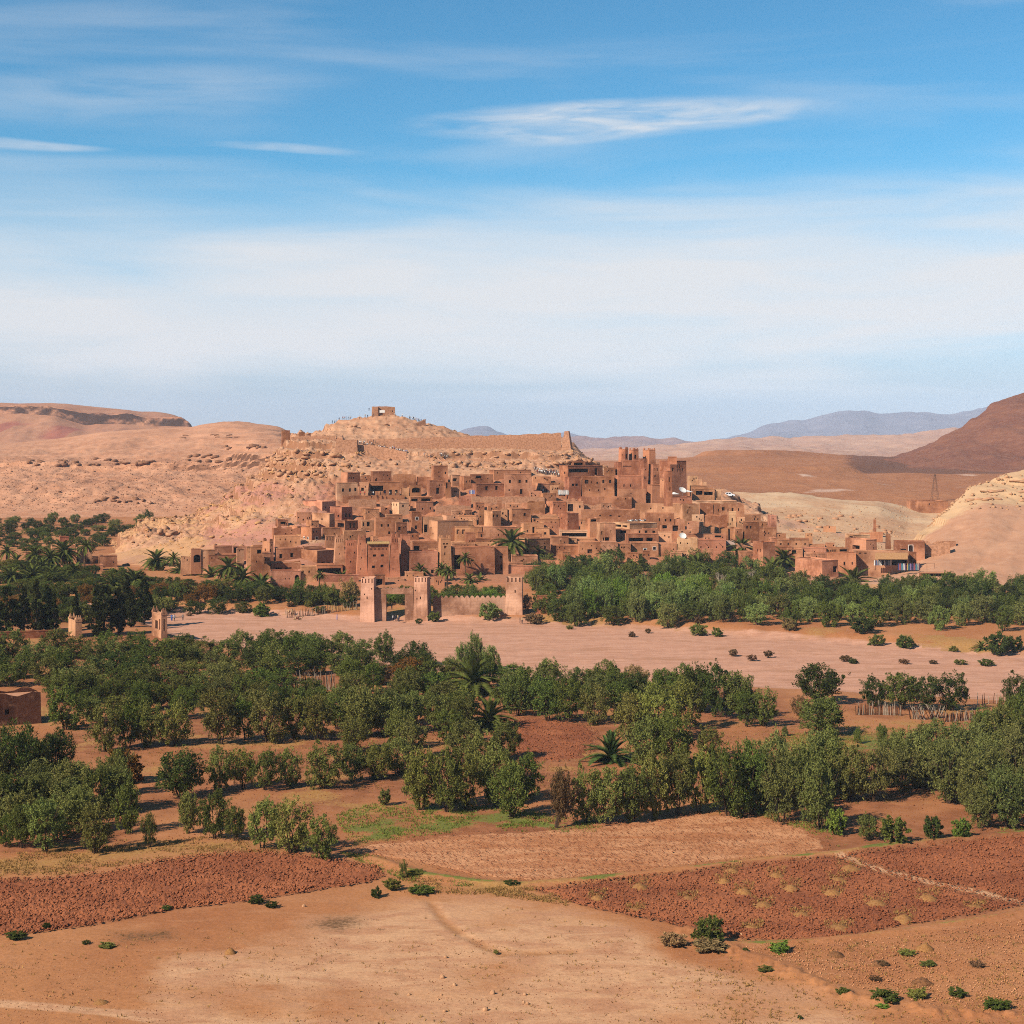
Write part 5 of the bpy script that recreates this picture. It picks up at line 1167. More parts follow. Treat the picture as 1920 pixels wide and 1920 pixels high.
def cypress_proto(seed, wide):
    nrg = np.random.default_rng(seed); C, R = [], []
    for k in range(60):
        z = nrg.uniform(0.06, 0.97); w_ = (wide*0.5)*(1-z)**0.7*min(1, (z+0.1)*3)*nrg.uniform(0.5, 1.05); a = nrg.uniform(0, 6.28)
        C.append([math.cos(a)*w_, math.sin(a)*w_, z]); R.append([0.03+wide*0.11*(1-z), 0.03+wide*0.11*(1-z), 0.05])
    mb = MB(); mb.tube([(0, 0, -0.03), (0, 0, 0.5), (0, 0, 0.9)], [0.022, 0.014, 0.004], 6)
    return mb.mesh('cypress_trunk', M_bark), leaf_mesh('cypress_crown', [leaves(nrg, np.array(C), np.array(R), 70, 0.05, 0.022, 1.2, 0.2)], M_leaf)
CYP = [cypress_proto(5, 0.18), cypress_proto(6, 0.26), cypress_proto(7, 0.5), cypress_proto(8, 0.42)]

TC = {'o': S(112, 112, 58), 'g': S(98, 106, 50), 'd': S(72, 82, 40), 'y': S(124, 122, 60), 't': S(126, 138, 74), 'b': S(136, 92, 46), 'c': S(56, 62, 32), 'm': S(116, 118, 64), 'r': S(126, 96, 68), 'l': S(112, 132, 54), 'p': S(150, 122, 80)}
trg = random.Random(77); TREE_N = {}
def tree(proto, name, loc, hgt, wid, tone, label, cat='tree', group=None, rz=None, trunk_name='trunk'):
    o = thing(name, label, cat, loc, trg.uniform(0, 6.28) if rz is None else rz, group)
    k = trg.uniform(0.8, 1.32); c = tuple(min(1, x*k*trg.uniform(0.93, 1.07)) for x in TC[tone])
    tr, cr = proto
    if tr is not None: link(trunk_name, tr, o, None, None, (wid, wid, hgt))
    q = link('crown', cr, o, None, None, (wid, wid, hgt)); q.color = (*c, 1)
    return o
def tree_px(proto, name, px, py, h, wd, tone, label, **kw):
    p = gpos(px, py); m = p.y/F
    return tree(proto, name, p, h*m*0.90, wd*m*0.87, tone, label, **kw)

# --- olive trees that can be told apart: rows with px, py of the foot, height, width, tone
ROWS = {
 'row along the front left edge': [(10, 1588, 70, 55, 'g'), (42, 1590, 95, 70, 'g'), (85, 1597, 115, 95, 'm'), (178, 1600, 112, 85, 'o'), (238, 1563, 112, 66, 'g'), (281, 1588, 72, 36, 'o'), (353, 1562, 92, 56, 'o'), (402, 1572, 104, 72, 'g'), (440, 1576, 76, 56, 'o'), (492, 1590, 104, 88, 'y'), (545, 1600, 118, 96, 'y'), (603, 1611, 92, 78, 'o')],
 'grey group at the left edge': [(15, 1535, 100, 90, 'm'), (70, 1520, 110, 100, 'm'), (125, 1528, 115, 100, 'm'), (180, 1530, 105, 95, 'o'), (150, 1560, 100, 85, 'o'), (215, 1520, 95, 80, 'm'), (30, 1565, 90, 80, 'o'), (110, 1572, 90, 80, 'm')],
 'row below the second tree line': [(340, 1497, 108, 112, 'd'), (412, 1482, 92, 66, 'o'), (455, 1478, 84, 66, 'y'), (497, 1482, 88, 66, 'o'), (540, 1476, 84, 64, 'o'), (607, 1478, 98, 96, 'o'), (660, 1465, 78, 70, 'o'), (705, 1462, 80, 76, 'y'), (745, 1452, 80, 80, 'o')],
 'open row left of the spreading palms': [(122, 1368, 96, 92, 'g'), (197, 1410, 104, 78, 'o'), (240, 1402, 90, 74, 'g'), (278, 1400, 96, 80, 'o'), (328, 1398, 92, 84, 'y'), (413, 1395, 116, 88, 'o'), (462, 1388, 90, 80, 'g'), (502, 1392, 112, 92, 'o'), (552, 1386, 96, 80, 'o'), (595, 1388, 96, 86, 'y'), (680, 1382, 112, 96, 'o'), (737, 1378, 98, 88, 'o'), (818, 1371, 84, 76, 'o'), (870, 1366, 84, 76, 'g')],
 'clump in front of the small red field': [(790, 1518, 132, 100, 'y'), (838, 1522, 138, 90, 'o'), (872, 1520, 128, 84, 'y'), (900, 1470, 112, 92, 'o'), (950, 1424, 80, 74, 'o'), (872, 1430, 92, 86, 'm'), (960, 1532, 122, 96, 'g'), (930, 1510, 130, 90, 'o'), (985, 1500, 100, 80, 'g')],
 'row right of the leaning bare tree': [(1098, 1542, 118, 80, 'o'), (1140, 1545, 118, 88, 'o'), (1185, 1542, 128, 90, 'o'), (1228, 1534, 140, 86, 'y'), (1270, 1528, 140, 84, 'o'), (1310, 1522, 132, 80, 'y'), (1365, 1530, 152, 108, 'g'), (1410, 1526, 140, 96, 'g'), (1465, 1542, 152, 100, 'o'), (1535, 1556, 156, 92, 'm')],
 'group beside the small red field': [(1180, 1385, 96, 84, 'y'), (1232, 1390, 120, 100, 'y'), (1290, 1368, 112, 92, 'y'), (1210, 1440, 112, 92, 'o'), (1262, 1444, 120, 96, 'g'), (1330, 1422, 70, 62, 'y')],
 'row behind the small red field': [(972, 1342, 100, 82, 'g'), (1026, 1352, 92, 74, 'g'), (1066, 1354, 98, 76, 'g'), (1118, 1358, 84, 72, 'o'), (1160, 1350, 84, 74, 'g')],
 'dark group at the sand edge': [(1310, 1336, 104, 92, 'd'), (1352, 1344, 110, 90, 'd'), (1388, 1348, 100, 84, 'g'), (1432, 1362, 82, 64, 'g'), (1280, 1320, 84, 70, 'g'), (1400, 1362, 78, 60, 'g')],
 'row right of the pale field': [(1592, 1502, 114, 92, 'o'), (1636, 1503, 116, 92, 'o'), (1690, 1488, 96, 84, 'm'), (1728, 1478, 92, 84, 'm'), (1500, 1500, 120, 96, 'm'), (1555, 1490, 110, 92, 'o')],
 'pale mass at the right edge': [(1780, 1506, 136, 112, 'm'), (1838, 1520, 140, 116, 'm'), (1890, 1552, 128, 120, 'm'), (1760, 1440, 100, 108, 'm'), (1815, 1450, 112, 110, 'm'), (1868, 1436, 128, 112, 'm'), (1918, 1490, 150, 110, 'm'), (1930, 1420, 140, 100, 'g'), (1720, 1430, 80, 80, 'o'), (1850, 1400, 86, 90, 'g'), (1960, 1556, 120, 110, 'm'), (1838, 1553, 90, 70, 'm')],
 'dark group around the reed fence': [(1535, 1320, 84, 108, 'd'), (1543, 1378, 84, 116, 'g'), (1640, 1324, 62, 64, 'd'), (1690, 1330, 80, 84, 'g'), (1738, 1332, 76, 76, 'd'), (1785, 1332, 82, 80, 'd'), (1905, 1326, 72, 66, 'd'), (1935, 1340, 80, 80, 'd'), (1905, 1365, 70, 70, 'g'), (1500, 1340, 40, 50, 'r')],
}
for rn, row in ROWS.items():
    for k, (px, py, h, wd, tn) in enumerate(sorted(row), 1):
        kind = {'d': 'dark green', 'g': 'green', 'm': 'grey green', 'o': 'olive green', 'y': 'yellowish green', 'r': 'brownish'}[tn]
        tree_px(OLIVE[(k*3+len(row)) % 7], 'olive_tree', px, py, h, wd, tn, f'{kind} olive, {ORD[k]} from left, {rn}', group='single olive trees of the near groves')

# --- dense grove on the left, filled
def fill(poly, n, dmin, hr, wr, tones, protos, name, label, group, cat='tree', seed=1, avoid=()):
    r = random.Random(seed); P = np.array(poly); pts = []; tries = 0
    while len(pts) < n and tries < n*60:
        tries += 1
        x = r.uniform(P[:, 0].min(), P[:, 0].max()); y = r.uniform(P[:, 1].min(), P[:, 1].max())
        if poly_sdf(np.array([x]), np.array([y]), poly, 1.0)[0] < 0: continue
        if any((x-a)**2 + ((y-b)*2.6)**2 < dmin*dmin for a, b in pts): continue
        if any(x0 < x < x1 and y0 < y < y1 for x0, x1, y0, y1 in avoid): continue
        pts.append((x, y))
    pts.sort(key=lambda p: -p[1]); nrow = max(1, round(len(pts)/14)); per = math.ceil(len(pts)/nrow)
    RN = ['front row', 'second row', 'third row', 'fourth row', 'fifth row', 'sixth row', 'seventh row', 'eighth row', 'ninth row', 'tenth row']
    for q in range(nrow):
        for k, (x, y) in enumerate(sorted(pts[q*per:(q+1)*per]), 1):
            lb = f'{label.split(",")[0]}, {ORD[k]} from left, {RN[q]} {label.split(",")[1]}'
            tree_px(r.choice(protos), name, x, y, r.uniform(*hr), r.uniform(*wr), r.choice(tones), lb, group=group, cat=cat)
    return pts
fill([(-60, 1330), (-60, 1235), (100, 1228), (320, 1225), (560, 1218), (700, 1228), (800, 1250), (850, 1285), (840, 1330), (760, 1345), (560, 1345), (420, 1350), (160, 1355), (85, 1300)], 105, 34, (46, 66), (58, 82), 'ggggoogdm', OLIVE, 'olive_tree',
     'green olive, of the dense left grove', 'olive trees of the dense left grove', seed=3, avoid=[(-60, 85, 1290, 1400), (540, 640, 1270, 1310)])
fill([(850, 1330), (850, 1290), (900, 1285), (1000, 1290), (1180, 1300), (1300, 1310), (1300, 1330), (1100, 1335), (960, 1335)], 22, 34, (50, 70), (56, 76), 'gggodm', OLIVE, 'olive_tree',
     'green olive, of the strip behind the middle palms', 'olive trees of the middle strip', seed=4, avoid=[(825, 945, 1292, 1345)])
fill([(560, 1345), (840, 1345), (900, 1360), (880, 1400), (760, 1440), (660, 1450), (640, 1400)], 10, 50, (70, 90), (66, 84), 'oygm', OLIVE, 'olive_tree', 'olive tree, of the gap left of the palms', 'olive trees left of the palms', seed=5)
fill([(1560, 1480), (1700, 1440), (1760, 1460), (1960, 1420), (1960, 1540), (1860, 1540), (1700, 1490)], 14, 50, (86, 116), (80, 104), 'mmog', OLIVE, 'olive_tree', 'pale olive, inside the mass at the right edge', 'olive trees of the right mass', seed=6)
fill([(1330, 1500), (1560, 1470), (1560, 1530), (1350, 1520)], 7, 44, (110, 140), (80, 96), 'gom', OLIVE, 'olive_tree', 'olive tree, behind the long row right of centre', 'olive trees behind the long row', seed=7)
fill([(-40, 1480), (230, 1460), (250, 1540), (-40, 1570)], 10, 44, (80, 106), (76, 96), 'mmo', OLIVE, 'olive_tree', 'grey olive, inside the left edge group', 'olive trees inside the left group', seed=8)
# brown and special trees
tree_px(FEATH[0], 'tamarisk_tree', 40, 1475, 128, 130, 'd', 'dark tamarisk with rust lit tips in front of the mud ruin', rz=0.3)
tree_px(FEATH[1], 'tamarisk_tree', 105, 1460, 106, 96, 'd', 'smaller dark tamarisk right of the rust tipped one', rz=1.3)
tree_px(FEATH[2], 'tamarisk_tree', -15, 1450, 110, 90, 'd', 'dark tamarisk cut by the left picture edge', rz=2.3)
tree_px(SHRUB[0], 'autumn_bush', 236, 1468, 74, 84, 'b', 'rust brown bush left of the big dark round olive', cat='bush')
tree_px(OLIVE[2], 'autumn_tree', 768, 1288, 62, 84, 'b', 'rust brown tree at the back of the left grove')
tree_px(SHRUB[1], 'autumn_bush', 340, 1290, 48, 70, 'r', 'dry greyish brown bush inside the left grove', cat='bush'); tree_px(SHRUB[2], 'autumn_bush', 505, 1275, 46, 60, 'r', 'dry brown bush near the fence in the left grove', cat='bush')
tree_px(SHRUB[3], 'autumn_bush', 210, 1318, 50, 24, 'b', 'narrow rust bush near the shaded hollow', cat='bush'); tree_px(OLIVE[4], 'autumn_tree', 715, 1285, 50, 60, 'r', 'dry brown tree left of the rust brown one')
for k, (px, py, h, wd, tn) in enumerate([(1190, 1300, 62, 60, 'p'), (1245, 1302, 54, 56, 'p'), (1160, 1300, 46, 46, 'p')], 1):
    tree_px(FEATH[k % 4], 'tamarisk_tree', px, py, h, wd, tn, f'tan dry tamarisk at the sand edge, {ORD[k]} of the three')
o = thing('bare_tree', 'leaning bare dark tree on green grass between the olives', 'tree', gpos(1043, 1552), 0.2); link('trunk', BARE[0], o, None, (0.0, 0.12, 0), (9.4, 9.4, 8.6))
q = link('crown', OLIVE[5][1], o, (0.6, 0, 0.6), None, (3.6, 3.6, 7.4)); q.color = (*S(112, 86, 58), 1)
o = thing('dead_bush', 'pale dead branches at the edge of the sand', 'bush', gpos(1130, 1300), 0.2); link('trunk', BARE[1], o, None, (0.0, 0.3, 0), (7, 7, 5)); link('trunk', BARE[1], o, (3, 1, 0), (0.0, -0.4, 1.5), (7, 7, 5))
for k, (px, py) in enumerate([(1350, 1118), (1375, 1108), (1410, 1112)], 1):
    o = thing('dead_tree', f'pale leafless tree among the far bank green, {ORD[k]} from left', 'tree', gpos(px, py), k*1.3); link('trunk', BARE[1], o, None, None, (10, 10, 9.5))
# poplar clump on the sand edge
for k, (px, py, h, wd) in enumerate([(868, 1262, 66, 40), (893, 1258, 84, 44), (920, 1262, 62, 42), (846, 1268, 40, 40)], 1):
    tree_px(FEATH[k % 4], 'tamarisk_tree', px, py, h, wd, 't', f'pale green feathery tree behind the spreading palm, {ORD[k]} of the clump')
# saplings and garden shrubs
for lb, px, py, h, wd, tn, pr in [('bright green round shrub, largest of the shrub row by the tilled field', 1568, 1566, 60, 50, 'l', SHRUB), ('thin olive shrub right of the bright green one', 1628, 1574, 54, 58, 'o', OLIVE), ('dark spreading shrub in the middle of the shrub row', 1676, 1583, 64, 60, 'g', SHRUB),
        ('narrow dark shrub near the right end of the shrub row', 1748, 1576, 56, 44, 'd', SHRUB), ('round bright green shrub at the right end of the shrub row', 1803, 1572, 48, 44, 'l', SHRUB), ('upright green sapling with vase shape on the yellow grass', 1653, 1392, 40, 26, 'g', FEATH),
        ('small upright sapling left of the vase shaped one', 1608, 1394, 32, 20, 'g', FEATH), ('low sapling in front of the dark round tree', 1560, 1390, 30, 22, 'g', FEATH), ('small sapling at the edge of the yellow grass', 1472, 1380, 22, 16, 'g', FEATH), ('sapling left of the pale olive mass', 1680, 1408, 44, 34, 'g', FEATH), ('small bush between the olive rows left of the dense clump', 722, 1510, 38, 28, 'o', SHRUB), ('lone sapling on the bund left of the pale field', 757, 1646, 38, 20, 'o', OLIVE),
        ('bushy green shrub beside rubbish in the foreground', 1328, 1768, 62, 74, 'g', SHRUB), ('dry brown shrub left of the green foreground shrub', 1262, 1772, 30, 62, 'p', SHRUB), ('low dry shrub in front of the green foreground shrub', 1330, 1780, 22, 84, 'p', SHRUB)]:
    tree_px(trg.choice(pr), 'shrub', px, py, h, wd, tn, lb, cat='shrub')
# weeds in the foreground
WEEDS = [(480, 1694, 18, 36, 'd'), (508, 1702, 14, 30, 'd'), (30, 1760, 14, 50, 'd'), (88, 1742, 14, 22, 'd'), (312, 1706, 9, 26, 'g'), (162, 1770, 8, 20, 'd'), (200, 1776, 9, 40, 'y'), (705, 1682, 20, 28, 'd'), (735, 1668, 22, 44, 'y'), (790, 1674, 16, 60, 'g'), (960, 1660, 10, 40, 'd'), (1462, 1784, 20, 50, 'l'), (1398, 1786, 10, 16, 'd'), (1435, 1822, 12, 36, 'y'),
         (1582, 1866, 16, 32, 'g'), (1660, 1876, 22, 70, 'g'), (1720, 1870, 18, 50, 'y'), (1795, 1868, 18, 42, 'g'), (1870, 1890, 18, 66, 'g'), (1655, 1890, 8, 30, 'l'), (1500, 1910, 6, 14, 'd'), (930, 1788, 8, 14, 'y'), (780, 1640, 10, 50, 'y'), (1655, 1810, 10, 30, 'r'), (1830, 1812, 12, 36, 'r'), (1740, 1810, 8, 40, 'y'), (1640, 1838, 9, 30, 'r'), (1700, 1790, 12, 40, 'y')]
for k, (px, py, h, wd, tn) in enumerate(sorted(WEEDS), 1):
    tree_px((None, SHRUB[k % 4][1]), 'weed_clump', px, py, h*1.1, wd*1.0, tn, f'low weed clump in the foreground fields, {ORD[k]} from left', cat='weed', group='weed clumps of the foreground')
SANDB = [(545, 1168-30, 10, 18, 'r'), (485, 1137, 10, 20, 'y'), (578, 1150, 12, 22, 'y'), (355, 1155, 6, 14, 'r'), (1215, 1187, 9, 16, 'r'), (1185, 1195, 12, 18, 'r'), (1375, 1230, 14, 22, 'r'), (1410, 1238, 12, 24, 'r'), (1440, 1232, 14, 24, 'r'), (1585, 1240, 12, 30, 'r'), (1600, 1245, 12, 22, 'd'), (1695, 1245, 10, 26, 'r'), (1750, 1245, 9, 20, 'r'), (1850, 1248, 14, 34, 'g'), (1800, 1246, 10, 30, 'y'),
         (1645, 1210, 22, 40, 'g'), (1698, 1216, 28, 44, 'g'), (1620, 1198, 34, 64, 'd'), (1875, 1228, 48, 60, 'd'), (1905, 1226, 26, 34, 'd'), (1310, 1192, 26, 40, 'y'), (1345, 1194, 18, 28, 'g'), (1308, 1180, 18, 20, 'r'), (1480, 1192, 24, 40, 'p'), (1788, 1222, 12, 24, 'y'), (1068, 1180, 9, 18, 'y'), (600, 1142, 14, 30, 'y'), (785, 1170, 12, 16, 'g')]
for k, (px, py, h, wd, tn) in enumerate(sorted(SANDB), 1):
    tree_px((None, SHRUB[k % 4][1]), 'river_bush', px, py, h*1.15, wd*1.0, tn, f'scrub bush on the dry riverbed and its bank, {ORD[k]} from left', cat='bush', group='bushes of the riverbed')

# --- far bank: right hand belt
fill([(1000, 1165), (1010, 1110), (1060, 1080), (1200, 1076), (1400, 1082), (1500, 1100), (1560, 1115), (1700, 1118), (1960, 1115), (1960, 1190), (1700, 1178), (1560, 1175), (1400, 1172), (1200, 1166)], 125, 26, (40, 62), (42, 66), 'ggdtmgtg', FEATH+OLIVE[:3], 'riverside_tree',
     'green tree, of the wooded belt right of the gate', 'trees of the right far bank belt', seed=11)
fill([(1060, 1155), (1100, 1128), (1340, 1120), (1340, 1162), (1200, 1164)], 26, 24, (48, 70), (46, 64), 'ttl', FEATH, 'tamarisk_tree', 'light green tamarisk, inside the right belt', 'light green tamarisks', seed=12)
fill([(985, 1078), (1060, 1066), (1200, 1062), (1380, 1066), (1380, 1090), (1200, 1088), (990, 1110)], 34, 24, (30, 46), (38, 56), 'ggdm', FEATH+OLIVE[:2], 'riverside_tree', 'green tree, close under the lowest right houses', 'trees under the lowest houses', seed=13)
fill([(1500, 1150), (1560, 1122), (1940, 1118), (1940, 1160)], 40, 28, (36, 52), (46, 64), 'dggd', FEATH, 'riverside_tree', 'dark green bush tree, of the right thicket', 'trees of the right thicket', seed=14)
fill([(700, 1136), (705, 1122), (815, 1116), (945, 1118), (945, 1138)], 20, 22, (22, 32), (34, 50), 'ggl', FEATH, 'riverside_tree', 'low green tree, behind the crenellated wall', 'trees behind the pale wall', seed=15)
# left hand belt
fill([(-40, 1175), (-40, 1112), (120, 1104), (330, 1112), (420, 1116), (640, 1130), (640, 1138), (480, 1135), (330, 1140), (270, 1165)], 75, 24, (26, 42), (38, 58), 'dggdob', FEATH+OLIVE[:3], 'riverside_tree',
     'dark green tree, of the wooded belt left of the gate', 'trees of the left far bank belt', seed=16, avoid=[(640, 660, 0, 2000)])
fill([(-40, 1112), (-40, 1062), (120, 1070), (200, 1078), (300, 1092), (420, 1100), (520, 1112), (520, 1122), (330, 1116)], 95, 17, (12, 24), (32, 50), 'gdygd', FEATH, 'riverside_tree', 'green bush tree, around the far left palms', 'bush trees around the left palms', seed=17)
fill([(540, 1136), (560, 1122), (670, 1122), (670, 1138)], 9, 20, (28, 44), (34, 48), 'odg', FEATH, 'riverside_tree', 'olive green bush tree, left of the gate towers', 'bush trees left of the gate', seed=18)
fill([(-40, 1024), (-40, 985), (60, 978), (300, 976), (270, 990), (225, 1010), (170, 1035), (60, 1040)], 60, 18, (12, 22), (24, 40), 'gdgm', FEATH, 'orchard_tree', 'small green tree, of the far orchard left of the hill', 'trees of the far left orchard', seed=19)
tree_px(SHRUB[0], 'reed_clump', 490, 1142, 30, 44, 'l', 'bright green reed clump on the left edge of the sand', cat='reeds'); tree_px(SHRUB[2], 'garden_bush', 918, 1152, 40, 52, 't', 'light green bush in front of the pale wall', cat='bush'); tree_px(SHRUB[1], 'garden_bush', 815, 1152, 24, 28, 'g', 'small dark bush at the foot of the right gate tower', cat='bush')
tree_px(SHRUB[3], 'garden_bush', 1003, 1156, 26, 46, 'r', 'brownish bush right of the lone tower', cat='bush'); tree_px(FEATH[1], 'garden_bush', 985, 1145, 36, 30, 'r', 'thin dry bush beside the lone tower', cat='bush'); tree_px(FEATH[0], 'garden_bush', 655, 1136, 56, 46, 'p', 'tall brownish bush touching the left gate tower', cat='bush')
tree_px(OLIVE[1], 'garden_tree', 278, 985, 34, 22, 'd', 'lone dark tree at the edge of the far left orchard')
CY = [(12, 1190, 92, 60, 2), (45, 1185, 80, 34, 3), (68, 1188, 96, 26, 1), (88, 1182, 80, 22, 0), (100, 1186, 72, 26, 1), (143, 1170, 54, 14, 0), (195, 1192, 96, 66, 2), (222, 1190, 84, 40, 3), (238, 1160, 76, 20, 0), (246, 1176, 66, 18, 0), (182, 1160, 60, 26, 1), (270, 1170, 80, 50, 3)]
for k, (px, py, h, wd, v) in enumerate(sorted(CY), 1):
    p = gpos(px, py); m = p.y/F; wv = [0.18, 0.26, 0.5, 0.42][v]
    tree(CYP[v], 'cypress_tree', p, h*m*1.05, wd*m/wv, 'c', f'dark cypress left of the small crowned tower, {ORD[k]} from left', group='cypresses at far left')

# ------------------------------------------------------------------ palms
def frond_mesh(seed, L_=1.0, droop=0.6, n=36, w_=0.21, up=0.0):
    r = random.Random(seed); V, Fq, A = [], [], []
    def pos(t): return Vector((L_*t*(1-0.12*t), 0, L_*(up*t - droop*t*t)))
    for k in range(n):
        t = 0.12+0.88*k/(n-1); p = pos(t); d = (pos(min(1, t+0.02))-pos(t-0.02)).normalized(); nrm = Vector((-d.z, 0, d.x))
        ln = w_*L_*(0.45+0.75*math.sin(math.pi*min(1, t*0.9+0.12)))*r.uniform(0.85, 1.15)
        for s in (-1, 1):
            tip = p + (d*0.75 + Vector((0, s*1.0, 0)) + nrm*0.42).normalized()*ln; b = len(V)
            wv = d*0.024*L_
            V += [p-wv, p+wv, tip]; Fq.append((b, b+1, b+2)); A += [(r.random(), r.random(), 0, 1)]*3
    mid = [pos(t) for t in (0, .25, .5, .75, 1)]
    for a, b in zip(mid[:-1], mid[1:]):
        i = len(V); o = Vector((0, 0.012*L_, 0)); V += [a-o, a+o, b+o*0.6, b-o*0.6]; Fq += [(i, i+1, i+2), (i, i+2, i+3)]; A += [(0.9, 0.95, 0, 1)]*4
    return mesh_np('palm_frond', np.array([tuple(v) for v in V]), np.array(Fq), M_palm, False, {'leaf': np.array(A)})
FROND = [frond_mesh(1, 1, 0.55), frond_mesh(2, 1, 0.75), frond_mesh(3, 1, 0.35, w_=0.18)]
DEADF = frond_mesh(4, 1, 0.9, 18, 0.12)
def palm_trunk(h, r0, seed):
    r = random.Random(seed); mb = MB(); n = max(4, int(h/0.5)); lean = Vector((r.uniform(-.08, .08), r.uniform(-.08, .08), 0))
    pts, rd = [], []
    for k in range(n+1):
        t = k/n; pts.append(Vector((0, 0, -0.4+(h+0.4)*t)) + lean*h*t*t); rd.append(r0*(1.15-0.35*t)*(1.0 + (0.16 if k % 2 else -0.06)))
    rd[-1] = r0*1.15; mb.tube(pts, rd, 8); return mb.mesh('palm_trunk', M_palmbark), pts[-1]
prg = random.Random(12)
def palm(px, py, th, cr, label, nf=30, up=0.75, tone=None, Y=None, r0=0.26, dead=6, group='date palms'):
    """foot pixel, trunk height px, crown radius px"""
    p = at(px, py, Y) if Y else gpos(px, py)
    m = p.y/F; h = max(th*m, 0.4); R_ = cr*m
    o = thing('palm_tree', label, 'palm', p, prg.uniform(0, 6.28), group)
    tm, top = palm_trunk(h, r0, prg.randint(0, 9999)); link('trunk', tm, o)
    tone = tone or S(92, 98, 46)
    for k in range(nf):
        a = k*2.39996 + prg.uniform(-.2, .2); t = (k+0.5)/nf
        el = math.radians(82 - 105*t**0.85) + prg.uniform(-.1, .1)
        f = link('frond', FROND[0 if t > 0.55 else (2 if t < 0.25 else 1)], o, top, (0, -el*up/0.75 if el > 0 else -el, a), (R_*prg.uniform(.9, 1.12),)*3)
        k2 = prg.uniform(0.8, 1.2); f.color = (*(c*k2 for c in tone), 1)
    for k in range(dead):
        f = link('dry_frond', DEADF, o, top-Vector((0, 0, 0.2)), (0, math.radians(prg.uniform(35, 60)), prg.uniform(0, 6.28)), (R_*0.75,)*3); f.color = (*S(150, 112, 66), 1)
    return o
palm(884, 1300, 16, 62, 'large spreading palm rising from the middle grove', 46, 0.95, dead=3, group='spreading palms of the near grove')
palm(918, 1366, 14, 50, 'small spreading palm below the large one', 40, 0.9, dead=2, group='spreading palms of the near grove')
palm(1145, 1428, 3, 54, 'trunkless bushy palm beside the small red field', 44, 1.05, dead=0, tone=S(74, 92, 46), group='spreading palms of the near grove')
VP = [  # palms at the foot of the village: px, foot py, trunk px, crown radius px, label
 (955, 1056, 36, 26, 'tallest palm, standing in front of the village houses'), (787, 1082, 12, 13, 'palm behind the right gate tower'), (838, 1118, 46, 12, 'slim palm with tall trunk behind the pale wall'), (829, 1092, 24, 12, 'slim palm left of the tall trunked one behind the wall'), (873, 1082, 34, 12, 'slim palm in front of the dark doorway'), (900, 1066, 26, 10, 'slim palm right of the one at the dark doorway'), (924, 1070, 24, 9, 'thinnest palm before the square niched house'),
 (880, 1094, 6, 13, 'low palm bush behind the pale wall, left'), (900, 1098, 6, 14, 'low palm bush behind the pale wall, right'), (598, 1126, 48, 9, 'lone slim palm left of the gate'), (640, 1098, 12, 15, 'short palm left of the gate tower'), (1007, 1046, 12, 14, 'palm right of the corner house'),
 (1305, 1080, 16, 22, 'palm with drooping fronds in the right belt'), (1390, 1048, 18, 20, 'palm in front of the tall corner house'), (1448, 1082, 10, 24, 'wide palm left of the right hand sheds'), (1470, 1062, 12, 20, 'palm behind the wide one at the right sheds'), (1600, 1100, 6, 28, 'wide bushy palm below the clothes shop'), (1630, 1064, 22, 17, 'palm at the left end of the clothes shop'), (1737, 1060, 28, 19, 'palm at the right end of the clothes shop'),
 (1800, 1108, 6, 14, 'small palm at the edge of the clay slope'), (1170, 1044, 8, 10, 'palm top peeping over the middle trees'), (1128, 1046, 8, 9, 'small palm top left of the peeping one'), (1180, 1082, 10, 18, 'palm inside the middle trees'), (1108, 1102, 8, 20, 'half dry palm in the left of the right belt'), (1745, 1148, 6, 18, 'palm in the thicket below the clay slope'),
 (293, 1078, 26, 20, 'palm at the foot of the scree'), (300, 1086, 8, 20, 'bushy palm in front of the palm at the scree'), (325, 1062, 14, 12, 'palm behind the scree foot palms'), (338, 1078, 6, 18, 'palm left of the low walls'), (400, 1066, 14, 14, 'palm against the lower left houses'), (427, 1082, 16, 20, 'palm with rusty skirt against the lower left houses'), (398, 1092, 8, 20, 'wide palm in front of the lower left houses'), (368, 1080, 6, 14, 'low palm between the scree and the houses'), (455, 1096, 10, 22, 'palm at the right of the lower left group'), (490, 1108, 8, 24, 'rightmost wide palm of the lower left group'),
 (122, 1066, 30, 22, 'big palm in front of the small square tower'), (158, 1074, 48, 13, 'tall slim palm in front of the niched house'), (92, 1070, 22, 18, 'palm left of the big one at the hamlet'), (65, 1062, 20, 16, 'palm behind the hamlet palms'), (12, 1058, 24, 13, 'palm at the far left edge'), (30, 1066, 12, 15, 'palm in the far left cluster'), (60, 1088, 8, 20, 'low palm in the far left cluster'), (100, 1090, 8, 18, 'low palm before the hamlet'), (138, 1084, 10, 18, 'palm with yellow dates before the hamlet'), (20, 1092, 10, 18, 'dark palm low at the far left'), (202, 1068, 6, 14, 'small palm before the plain flat house'), (212, 1104, 10, 20, 'palm above the cypresses'), (250, 1096, 8, 20, 'palm right of the cypresses'), (78, 1076, 12, 16, 'palm squeezed between the hamlet palms'),
 (1840, 1215, 2, 13, 'small spiky palm at the right bank'), (1095, 1056, 4, 12, 'fan like palm behind the brown hut')]
for px, py, th, cr, lb in VP:
    far = cr < 16
    p = gpos(px, py); yy = p.y; Yv = None
    if 200 < px < 1790 and py < 1096:
        h = surf_hit('ksar_hill', px, py); Yv = h.y if h.y > 470 else None
    palm(px, py, th, cr*1.42, lb, 28 if far else 42, 0.75, Y=Yv, dead=3 if far else 7, r0=0.22 if cr < 13 else 0.3, group='date palms at the foot of the village')
